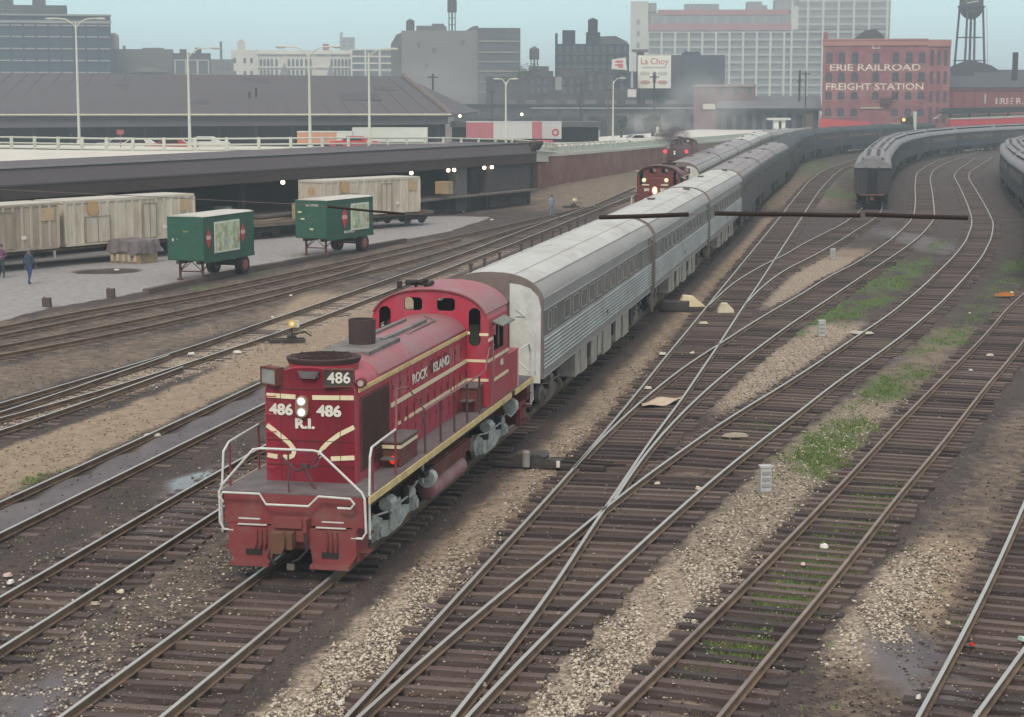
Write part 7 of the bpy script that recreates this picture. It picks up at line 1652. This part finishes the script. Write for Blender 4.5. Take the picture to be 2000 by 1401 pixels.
# right hand freight house
Y = 430
R, w_, h = bld('freight_house', 'long red brick freight house with a slate roof at the right edge', 1838, 2060, 172, Y, 30, wmat('house_brick', (.25, .085, .09), (.20, .07, .075), (.29, .14, .14)))
b = MB(); b.prism([(-.6, h - .1), (-.6, h + .2), (16, H_(136, Y)), (16, h - .1)], -.8, w_ + .6, 'x'); b.build('roof', wmat('roof_slate_blue', (.085, .095, .115)), R)
b = MB(); b.box(0, w_, -.35, 0, h - .5, h - .1); b.build('cornice', wmat('cornice_red', (.33, .14, .14)), R)
text('lettering', 'ERIE R.R.', 1.9, PW2, R, ((1966 - 1838) * Y / FPX, -.06, H_(198, Y)), bold=.03, xs=1.1, extrude=.02)
for k in range(10): b = MB(); x = 1.6 + k * 2.5; b.box(x - .15, x + .15, -.12, 0, H_(208, Y), H_(182, Y)); b.build('pilaster', wmat('house_pil', (.19, .065, .07)), R)
b = MB(); b.box((1912 - 1838) * Y / FPX, (1915 - 1838) * Y / FPX, -.2, 0, H_(202, Y), H_(184, Y)); b.build('downpipe', mat('pipe_w', (.6, .55, .5), .7), R)
b = MB(); b.cyl(((1968 - 1838) * Y / FPX, 6, h), ((1968 - 1838) * Y / FPX, 6, H_(104, Y)), .65, 12); b.build('chimney', wmat('chim_dark', (.045, .05, .055)), R)
b = MB(); b.prism([(0, h), (7, h), (6, h + 3.9), (3.6, h + 5.2), (1.5, h + 4.6)], 10, 20, 'y'); b.prism([(-2, h + 1), (14, h + 2.6), (10, h + 5.2), (5, h + 6.6), (1, h + 5)], 14, 20, 'y'); b.build('roof_hump', wmat('roof_slate_blue', (.085, .095, .115)), R)
R = thing('platform_roof', 'dark flat platform roof in front of the right hand freight house', 'canopy', ((1836 - 1000) * 395 / FPX, 395, 0))
b = MB(); b.prism([(0, H_(219, 395)), (1.4, H_(223, 395)), (26, H_(216, 395)), (26, H_(207, 395)), (1.5, H_(211, 395))], 0, 6, 'y'); b.build('roof_slab', mat('platform_roof_black', (.028, .032, .045), .8), R)
for k in range(7): b = MB(); b.box(2 + k * 4, 2.3 + k * 4, 3, 3.3, -1, H_(216, 395)); b.build('column', DK, R)
b = MB(); b.prism([(-.5, H_(232, 395)), (26, H_(226, 395)), (26, H_(222, 395)), (1, H_(224, 395))], 6.5, 8, 'y'); b.build('pale_band', mat('band_cream', (.5, .47, .42), .8), R)
R = thing('parked_coach_red', 'bright red band of parked stock beyond the curved train roofs', 'train car', ((1850 - 1000) * 372 / FPX, 372, 0))
b = MB(); b.prism([(0, .3), (20, .3), (20, H_(226, 372)), (9, H_(231, 372)), (0, H_(233, 372))], 0, 2.6, 'y'); b.build('body', mat('stock_red', (.50, .06, .08), .6), R); b = MB(); b.prism([(0, H_(233, 372)), (9, H_(231, 372)), (20, H_(226, 372)), (20, H_(226, 372) + .3), (9, H_(231, 372) + .35), (0, H_(233, 372) + .2)], -.1, 2.7, 'y'); b.build('roof', mat('stock_roof', (.42, .40, .38), .7), R)
b = MB(); b.box(.5, 19, .2, 2.4, .0, .3); b.build('underframe', DK, R)
R['label'] = 'bright red low car parked beyond the curved train roofs at right'
# water tower
Y = 520; cx = (1883 - 1000) * Y / FPX
R = thing('water_tower', 'tall water tower with a round bottomed dark tank on splayed legs', 'water tower', (cx, Y, 0))
zt = H_(18, Y); r_ = 3.2
b = MB(); b.cyl((0, 0, zt), (0, 0, H_(-25, Y)), r_, 22, 0); b.cyl((0, 0, H_(-25, Y)), (0, 0, H_(-45, Y)), r_ * 1.04, 22, 0, .2)
rg = [(r_ * math.cos(t), zt - r_ * 1.05 * math.sin(t)) for t in [math.pi / 2 * i / 6 for i in range(7)]]
for i in range(6): b.cyl((0, 0, rg[i][1]), (0, 0, rg[i + 1][1]), max(rg[i][0], .05), 22, 0, max(rg[i + 1][0], .05))
b.build('tank', mat('tank_dark', (.075, .08, .085), .7, c2=(.055, .06, .065), scale=.4), R, smooth=True)
b = MB(); b.tube([(r_ * 1.0 * math.sin(a), -r_ * 1.0 * math.cos(a), H_(-2, Y) + 1.4 * a) for a in [i * .12 - .8 for i in range(14)]], .42, 5); b.tube([(r_ * 1.01 * math.sin(a), -r_ * 1.01 * math.cos(a), H_(10, Y) + .5 * a) for a in [i * .12 - .6 for i in range(9)]], .25, 5); b.build('painted_swoosh', mat('swoosh_gray', (.40, .43, .42), .7), R)
b = MB(); b.cyl((0, 0, zt - .2), (0, 0, zt + .25), r_ + .45, 22); b.build('balcony', mat('tank_dark2', (.06, .065, .07), .7), R)
for k in range(4):
    a = math.pi / 4 + .25 + k * math.pi / 2; b = MB(); b.cyl((r_ * 1.0 * math.cos(a), r_ * 1.0 * math.sin(a), zt), (5.2 * math.cos(a), 5.2 * math.sin(a), -1), .30, 8, 0, .36); b.build('leg', mat('tank_dark2', (.06, .065, .07)), R)
b = MB(); b.cyl((0, 0, zt - r_), (0, 0, -1), .35, 10); b.build('riser', mat('tank_dark2', (.06, .065, .07)), R)
for zq, rr in ((H_(76, Y), 3.95), (H_(120, Y), 4.5)):
    b = MB(); P = [(rr * math.cos(math.pi / 4 + .25 + k * math.pi / 2), rr * math.sin(math.pi / 4 + .25 + k * math.pi / 2), zq) for k in range(5)]; b.tube(P, .14, 5); b.build('strut_ring', mat('tank_dark2', (.06, .065, .07)), R)
b = MB(); b.tube([(r_ * .95, -r_ * .6, zt), (r_ + .4, -r_ * .7, zt), (5, -3.4, 0)], .05, 4); b.build('ladder', DK, R)
# signal with a white arm and an orange lamp at the station
R = thing('yard_signal', 'dark signal with one glowing orange lamp and a pale arm before the station', 'signal', ((1764 - 1000) * 345 / FPX, 345, 0))
b = MB(); b.box(-.9, 1.6, -.2, .6, 0, H_(232, 345)); b.prism([(-1.5, H_(233, 345)), (1.0, H_(233, 345)), (1.2, H_(226, 345)), (.2, H_(228, 345))], -.2, .6, 'y'); b.build('signal_case', DK, R)
b = MB(); b.cyl((1.55, 0, 2), (1.55, 0, H_(218, 345)), .34, 8); b.cyl((1.75, 0, 1.2), (1.75, 0, 3), .25, 8); b.build('signal_arm', mat('arm_pale_green', (.55, .66, .58), .6), R)
b = MB(); b.ball((-.55, -.5, H_(233.5, 345)), .27, n=8); b.build('lamp', mat('orange_lit', (1, .55, .2), .3, emit=(1, .42, .1), est=3.5), R)
b = MB(); b.box(-2.6, -.6, .2, 2, -.5, H_(240, 345)); b.build('tan_box', mat('box_tan', (.36, .32, .24), .8), R)

# long shed with big hipped roof behind the road
Y0 = 272
a = atZ(-150, 231, Y0); c = atZ(884, 219, Y0 + 12)
R = thing('goods_shed', 'very long low goods shed with a huge plain dark roof behind the road', 'shed', (0, 0, 0))
ze_ = 6.75; zr_ = H_(150, 300)
L0 = (a.x, Y0, ze_); L1 = (c.x, Y0 + 6, ze_); R0 = (a.x, Y0 + 30, zr_ + .6); R1 = ((790 - 1000) * 302 / FPX, Y0 + 30, zr_)
B0 = (a.x, Y0 + 62, ze_); B1 = (c.x + 3, Y0 + 62, ze_)
lo = lambda p: (p[0], p[1], p[2] - .35)
b = MB(); b.add([L0, L1, R0, R1, B0, B1, lo(L0), lo(L1), lo(B0), lo(B1)], [(0, 1, 3, 2), (2, 3, 5, 4), (1, 5, 3), (0, 2, 4), (6, 8, 9, 7), (0, 6, 7, 1), (1, 7, 9, 5), (5, 9, 8, 4), (4, 8, 6, 0)]); b.build('roof', SLATE, R)
for k in range(1, 26):
    t = k / 26; A_ = Vector(L0).lerp(Vector(L1), t); C_ = Vector(R0).lerp(Vector(R1), t); b = MB(); b.tube([A_ + Vector((0, 0, .03)), C_ + Vector((0, 0, .03))], .05, 4); b.build('roof_seam', mat('seam_dark', (.075, .07, .08), .9), R)
for (t, u, w2, h2) in ((.32, .5, 3.2, .22), (.47, .25, 5, .12), (.62, .7, 4, .2), (.81, .35, 6, .18), (.9, .6, 3, .1)):
    A_ = Vector(L0).lerp(Vector(L1), t); C_ = Vector(R0).lerp(Vector(R1), t); D_ = (C_ - A_); p1, p2 = A_ + D_ * u, A_ + D_ * min(u + h2, 1); o2 = Vector((w2, 0, 0)); n_ = Vector((0, -.03, .05))
    b = MB(); b.add([p1 + n_, p1 + o2 + n_, p2 + o2 + n_, p2 + n_, p1, p1 + o2, p2 + o2, p2], [(0, 1, 2, 3), (4, 7, 6, 5), (0, 4, 5, 1), (1, 5, 6, 2), (2, 6, 7, 3), (3, 7, 4, 0)]); b.build('roof_patch', mat('patch_slate', (.082, .078, .088), .9, scale=.5), R)
b = MB(); b.tube([(L1[0], L1[1] - .1, L1[2] + .1), (R1[0], R1[1] - .3, R1[2] + .2)], .35, 5); b.build('hip_cap', mat('hip_brown', (.19, .15, .14), .8), R)
b = MB(); b.tube([(L0[0], L0[1] - .15, L0[2] + .0), (L1[0], L1[1] - .15, L1[2])], .17, 5); b.build('gutter', mat('gutter_cream', (.55, .53, .42), .7), R)
b = MB(); b.add([(L0[0], Y0 + .5, ze_ - .35), (L1[0] - .5, Y0 + 6.5, ze_ - .35), (L1[0] - .5, Y0 + 6.8, 5.35), (L0[0], Y0 + .8, 4.85)], [(0, 1, 2, 3)])
vv = b.v[:]; b.add([(x, y + .3, z) for x, y, z in vv], [(3, 2, 1, 0)]); b.build('upper_wall', mat('upper_wall_gray', (.135, .125, .14), .85, c2=(.115, .105, .12), scale=.3), R)
b = MB(); b.box(L0[0], L1[0] - 1, Y0 + 9, Y0 + 9.3, 0, 5.4); b.build('inner_wall', mat('inner_dark', (.018, .02, .026), .9), R)
for k in range(14): b = MB(); x = L0[0] + 4 + k * (L1[0] - L0[0] - 6) / 13; b.box(x - .2, x + .2, Y0 + 3 + 5 * k / 13, Y0 + 3.4 + 5 * k / 13, 0, 5.3); b.build('column', mat('shed_col', (.05, .05, .06), .9), R)
b = MB(); b.cyl(((505 - 1000) * 285 / FPX, 285, H_(190, 285)), ((505 - 1000) * 285 / FPX, 285, H_(172, 285)), .16, 6); b.cyl(((492 - 1000) * 284 / FPX, 284, H_(192, 284)), ((492 - 1000) * 284 / FPX, 284, H_(180, 284)), .16, 6); b.build('roof_vent', DK, R)
b = MB(); b.box(L1[0] - .3, L1[0] + 22, Y0 + 10, Y0 + 24, 4.9, 5.6, 0); b.box(L1[0] - .3, L1[0] + 22, Y0 + 18, Y0 + 18.3, 0, 4.9, 1); b.build('end_canopy', [mat('end_canopy_gray', (.09, .09, .10), .9), mat('inner_dark', (.018, .02, .026))], R)
for px in (899, 1019):
    b = MB(); x = (px - 1000) * 281 / FPX; b.ball((x, 281, H_(226 if px < 950 else 223, 281)), .22, n=8); b.build('canopy_lamp', mat('far_lamp', (1, .9, .6), .3, emit=(1, .85, .5), est=3), R)
# raised lot, trailers and cars behind the railing
o = MB().prism([(-90, 208), (1, 208), (8, 232), (26, 300), (26, 330), (-90, 330)], .9, 1.45, 'z').build('raised_lot', mat('lot_asphalt', (.2, .2, .2), .9, c2=(.15, .15, .155), scale=.2)); tag(o, 'raised asphalt lot in front of the goods shed', 'ground', kind='structure')
def box_trailer(label, px0, px1, yt, yb_, Y, m1, m2=None, split=None, rot=0, tail=None, group='semitrailers parked on the raised lot'):
    x0 = (px0 - 1000) * Y / FPX; L = (px1 - px0) * Y / FPX; z1 = H_(yt, Y); z0 = max(H_(yb_, Y), 2.5); R_ = thing('semitrailer', label, 'trailer', (x0, Y, 1.45), rot, group); z0 -= 1.45; z1 -= 1.45
    b = MB(); sx = L * (split if split else 1); b.box(0, sx, 0, 2.5, z0, z1, 0)
    if split: b.box(sx, L, 0, 2.5, z0, z1, 1)
    for k in range(1, int(L / 1.2)): b.box(k * 1.2 - .03, k * 1.2 + .03, -.03, 0, z0, z1, 0 if k * 1.2 < sx else 1)
    b.box(-.02, L + .02, -.03, 2.53, z1 - .12, z1 + .02, 0 if not m2 else 1); b.build('box_body', [m1, m2 or m1], R_)
    if tail:
        b = MB(); b.box(L, L + .03, 0, 2.5, z0, z1); b.box(L * .87, L, -.05, 0, z0, z1); b.build('tail_panel', tail, R_)
    for xx in (L - 1.2, L - 2.4): b = MB(); b.cyl((xx, .0, .5), (xx, .5, .5), .5, 14); b.cyl((xx, 2.0, .5), (xx, 2.5, .5), .5, 14); b.build('wheel', RUB, R_)
    b = MB(); b.box(1.5, 1.7, .2, .4, 0, z0); b.box(1.5, 1.7, 2.1, 2.3, 0, z0); b.build('landing_leg', DK, R_)
    return R_
TW = mat('trailer_white', (.62, .66, .60), .6, c2=(.52, .56, .51), scale=.6); TOR = mat('trailer_orange', (.62, .26, .14), .6, c2=(.55, .30, .2), scale=.5); TRD = mat('trailer_red', (.38, .11, .14), .7, c2=(.30, .12, .14), scale=.6); TSL = mat('trailer_silver', (.44, .455, .455), .5, c2=(.42, .44, .44), scale=.8)
box_trailer('white semitrailer standing left of the goods shed end', 690, 835, 249, 276, 246, TW)
box_trailer('orange and white semitrailer half hidden by the railing', 583, 690, 256, 280, 236, TOR, TW, .72)
box_trailer('silver semitrailer with a pink red nose, rounded tail panel in red', 911, 1058, 237, 270, 262, TRD, TSL, .36, tail=TRD)
r_ = box_trailer('silver gray semitrailer with a small red round emblem near the lamp post', 1058, 1096, 237, 270, 267, TSL)
text('emblem', 'O', 1.3, REDB, r_, (1.9, -.08, 2.9), bold=.03)
R = thing('red_car_carrier', 'low pink red truck cab beside the silver trailer', 'truck', ((1036 - 1000) * 250 / FPX, 250, 1.45)); b = MB(); b.prism([(0, .4), (5, .4), (5, 1.2), (3.4, 1.5), (2.9, 2.2), (.8, 2.2), (0, 1.4)], 0, 2, 'y'); b.build('body', mat('cab_pink_red', (.55, .08, .13), .4), R)
for x in (1, 4): b = MB(); b.cyl((x, -.02, .4), (x, .2, .4), .4, 12); b.build('wheel', RUB, R)
b = MB(); b.box(1.0, 2.8, -.02, .0, 1.5, 2.05); b.build('window', GLASS, R)
def car(label, x, y, z, head, col, L=4.9):
    R_ = thing('parked_car', label, 'car', (x, y, z), -head, 'cars on the road deck and ramp')
    pf = [(0, .35), (L, .35), (L + .02, .75), (L - .15, .9), (L * .80, .97), (L * .68, 1.40), (L * .36, 1.42), (L * .24, .98), (.1, .90), (-.05, .7)]
    b = MB(); b.prism([(y_, z_) for y_, z_ in pf], -.9, .9, 'x'); b.build('body', mat('car_' + col[0], col[1], .3, spec=.6), R_, smooth=True)
    for s in (-1, 1):
        b = MB(); b.prism([(L * .27, .98), (L * .66, .98), (L * .62, 1.34), (L * .38, 1.34)], s * .9 - .015, s * .9 + .015, 'x'); b.build('side_window', GLASS, R_)
        for yy in (.95, L - 1.0): b = MB(); b.cyl((s * .78, yy, .33), (s * .93, yy, .33), .33, 14); b.cyl((s * .93, yy, .33), (s * .94, yy, .33), .16, 10, 1); b.build('wheel', [RUB, TSL], R_)
    b = MB(); b.prism([(L * .245, 1.0), (L * .36, 1.40), (L * .35, 1.41), (L * .235, 1.01)], -.75, .75, 'x'); b.build('windscreen', GLASS, R_)
    for s in (-.6, .6): b = MB(); b.box(s - .12, s + .12, -.09, -.04, .6, .74); b.build('headlight', WHT, R_)
    return R_
P5 = lambda px, py, z: atZ(px, py, (CAMZ - z) * FPX / (py - 187))
tag(MB().box(-90, -2, 174.5, 204, 3.4, 4.1).build('lower_road', CONC), 'lower roadway behind the railing', 'road', kind='structure')
for (px, Yc, hd, col, lab) in ((265, 161, 1.5, ('white', (.66, .68, .64)), 'white car on the road deck right of the first lamp post'), (232, 163, 1.5, ('silverblue', (.45, .52, .55)), 'pale blue car just right of the first lamp post'),
                               (330, 160, 1.5, ('red', (.40, .05, .06)), 'dark red car behind the railing near the second lamp post'), (395, 168, 1.5, ('white2', (.62, .62, .6)), 'white car behind the second lamp post'), (690, 171, 1.5, ('crimson', (.5, .04, .06)), 'red car behind the railing beside the middle lamp posts')):
    car(lab, (px - 1000) * (Yc + 17) / FPX - 2.4, Yc + 19, 4.1, hd, col)
car('white car on the ramp below the lamp post', (1206 - 1000) * 262 / FPX, 258, 2.85, 1.2, ('white', (.66, .68, .64)))
car('white car farther down the ramp, under the dark tree', (1262 - 1000) * 278 / FPX, 276, 2.65, 1.2, ('white', (.66, .68, .64)))
R = thing('red_sign', 'small dull red sign board on the deck above the parked cars', 'sign', ((240 - 1000) * 166 / FPX, 166, 5.0)); b = MB(); b.box(-.3, .3, 0, .1, 1.15, 1.55); b.box(-.04, .04, 0, .08, 0, 1.15); b.build('board', mat('dull_red_sign', (.35, .12, .12), .7), R)

# ------------------------------------------------------------------ smoke and haze
def puff(name, label, loc, scl, dens, col, absorb=0.0, seed=0, ns=1.2):
    b = MB(); b.ball((0, 0, 0), 1, 1, 1, 20); o = b.build(name, []); o.location = loc; o.scale = scl; tag(o, label, 'smoke', kind='stuff')
    m = bpy.data.materials.new(name); m.use_nodes = True; n = m.node_tree; n.nodes.clear(); out = n.nodes.new('ShaderNodeOutputMaterial'); v = n.nodes.new('ShaderNodeVolumePrincipled')
    tc_ = n.nodes.new('ShaderNodeTexCoord'); nz_ = n.nodes.new('ShaderNodeTexNoise'); nz_.inputs['Scale'].default_value = ns; nz_.inputs['Detail'].default_value = 4; mp = n.nodes.new('ShaderNodeMapping'); mp.inputs['Location'].default_value = (seed, 0, 0)
    ln = n.nodes.new('ShaderNodeVectorMath'); ln.operation = 'LENGTH'; mr = n.nodes.new('ShaderNodeMapRange'); mr.inputs[1].default_value = 1; mr.inputs[2].default_value = .2; 
    mr2 = n.nodes.new('ShaderNodeMapRange'); mr2.inputs[1].default_value = .40; mr2.inputs[2].default_value = .65
    mu = n.nodes.new('ShaderNodeMath'); mu.operation = 'MULTIPLY'; mu2 = n.nodes.new('ShaderNodeMath'); mu2.operation = 'MULTIPLY'; mu2.inputs[1].default_value = dens
    L = n.links; L.new(tc_.outputs['Object'], mp.inputs[0]); L.new(mp.outputs[0], nz_.inputs['Vector']); L.new(tc_.outputs['Object'], ln.inputs[0]); L.new(ln.outputs['Value'], mr.inputs[0]); L.new(nz_.outputs[0], mr2.inputs[0])
    L.new(mr.outputs[0], mu.inputs[0]); L.new(mr2.outputs[0], mu.inputs[1]); L.new(mu.outputs[0], mu2.inputs[0]); L.new(mu2.outputs[0], v.inputs['Density']); v.inputs['Color'].default_value = (*col, 1); v.inputs['Anisotropy'].default_value = 0
    L.new(v.outputs[0], out.inputs['Volume']); o.data.materials.append(m); return o
puff('steam_plume', 'pale thin steam drifting above the distant red engine', (33.5, 330, 7.5), (8.5, 12, 7.5), .04, (.95, .95, .95), seed=2)
puff('steam_plume', 'pale thin steam low over the green beside the dark tree', (24.5, 330, 5.5), (6.5, 12, 3.4), .05, (.95, .95, .95), seed=5)
puff('exhaust_smoke', 'dark smoke right above the distant red engine', (17.6, 211, 5.1), (2.4, 4.0, 1.4), 1.0, (.20, .17, .19), seed=1, ns=1.6)
puff('exhaust_smoke', 'thin brown smoke over the second red engine', (14.2, 152, 5.2), (2.6, 6, .9), .35, (.25, .2, .2), seed=8, ns=1.6)
puff('city_smoke', 'faint gray smoke drifting before the center gray loft', (-14, 470, 12), (22, 20, 9), .012, (.8, .85, .9), seed=3)
b = MB(); b.box(-4100, 4100, -700, 4100, -2.2, 60); o = b.build('haze', []); tag(o, 'pale damp haze over the whole yard and city', 'haze', kind='stuff')
m = bpy.data.materials.new('haze'); m.use_nodes = True; n = m.node_tree; n.nodes.clear(); out = n.nodes.new('ShaderNodeOutputMaterial'); v = n.nodes.new('ShaderNodeVolumePrincipled')
v.inputs['Density'].default_value = .00068; v.inputs['Color'].default_value = (.76, .91, 1.0, 1); v.inputs['Anisotropy'].default_value = .2; n.links.new(v.outputs[0], out.inputs['Volume']); o.data.materials.append(m)
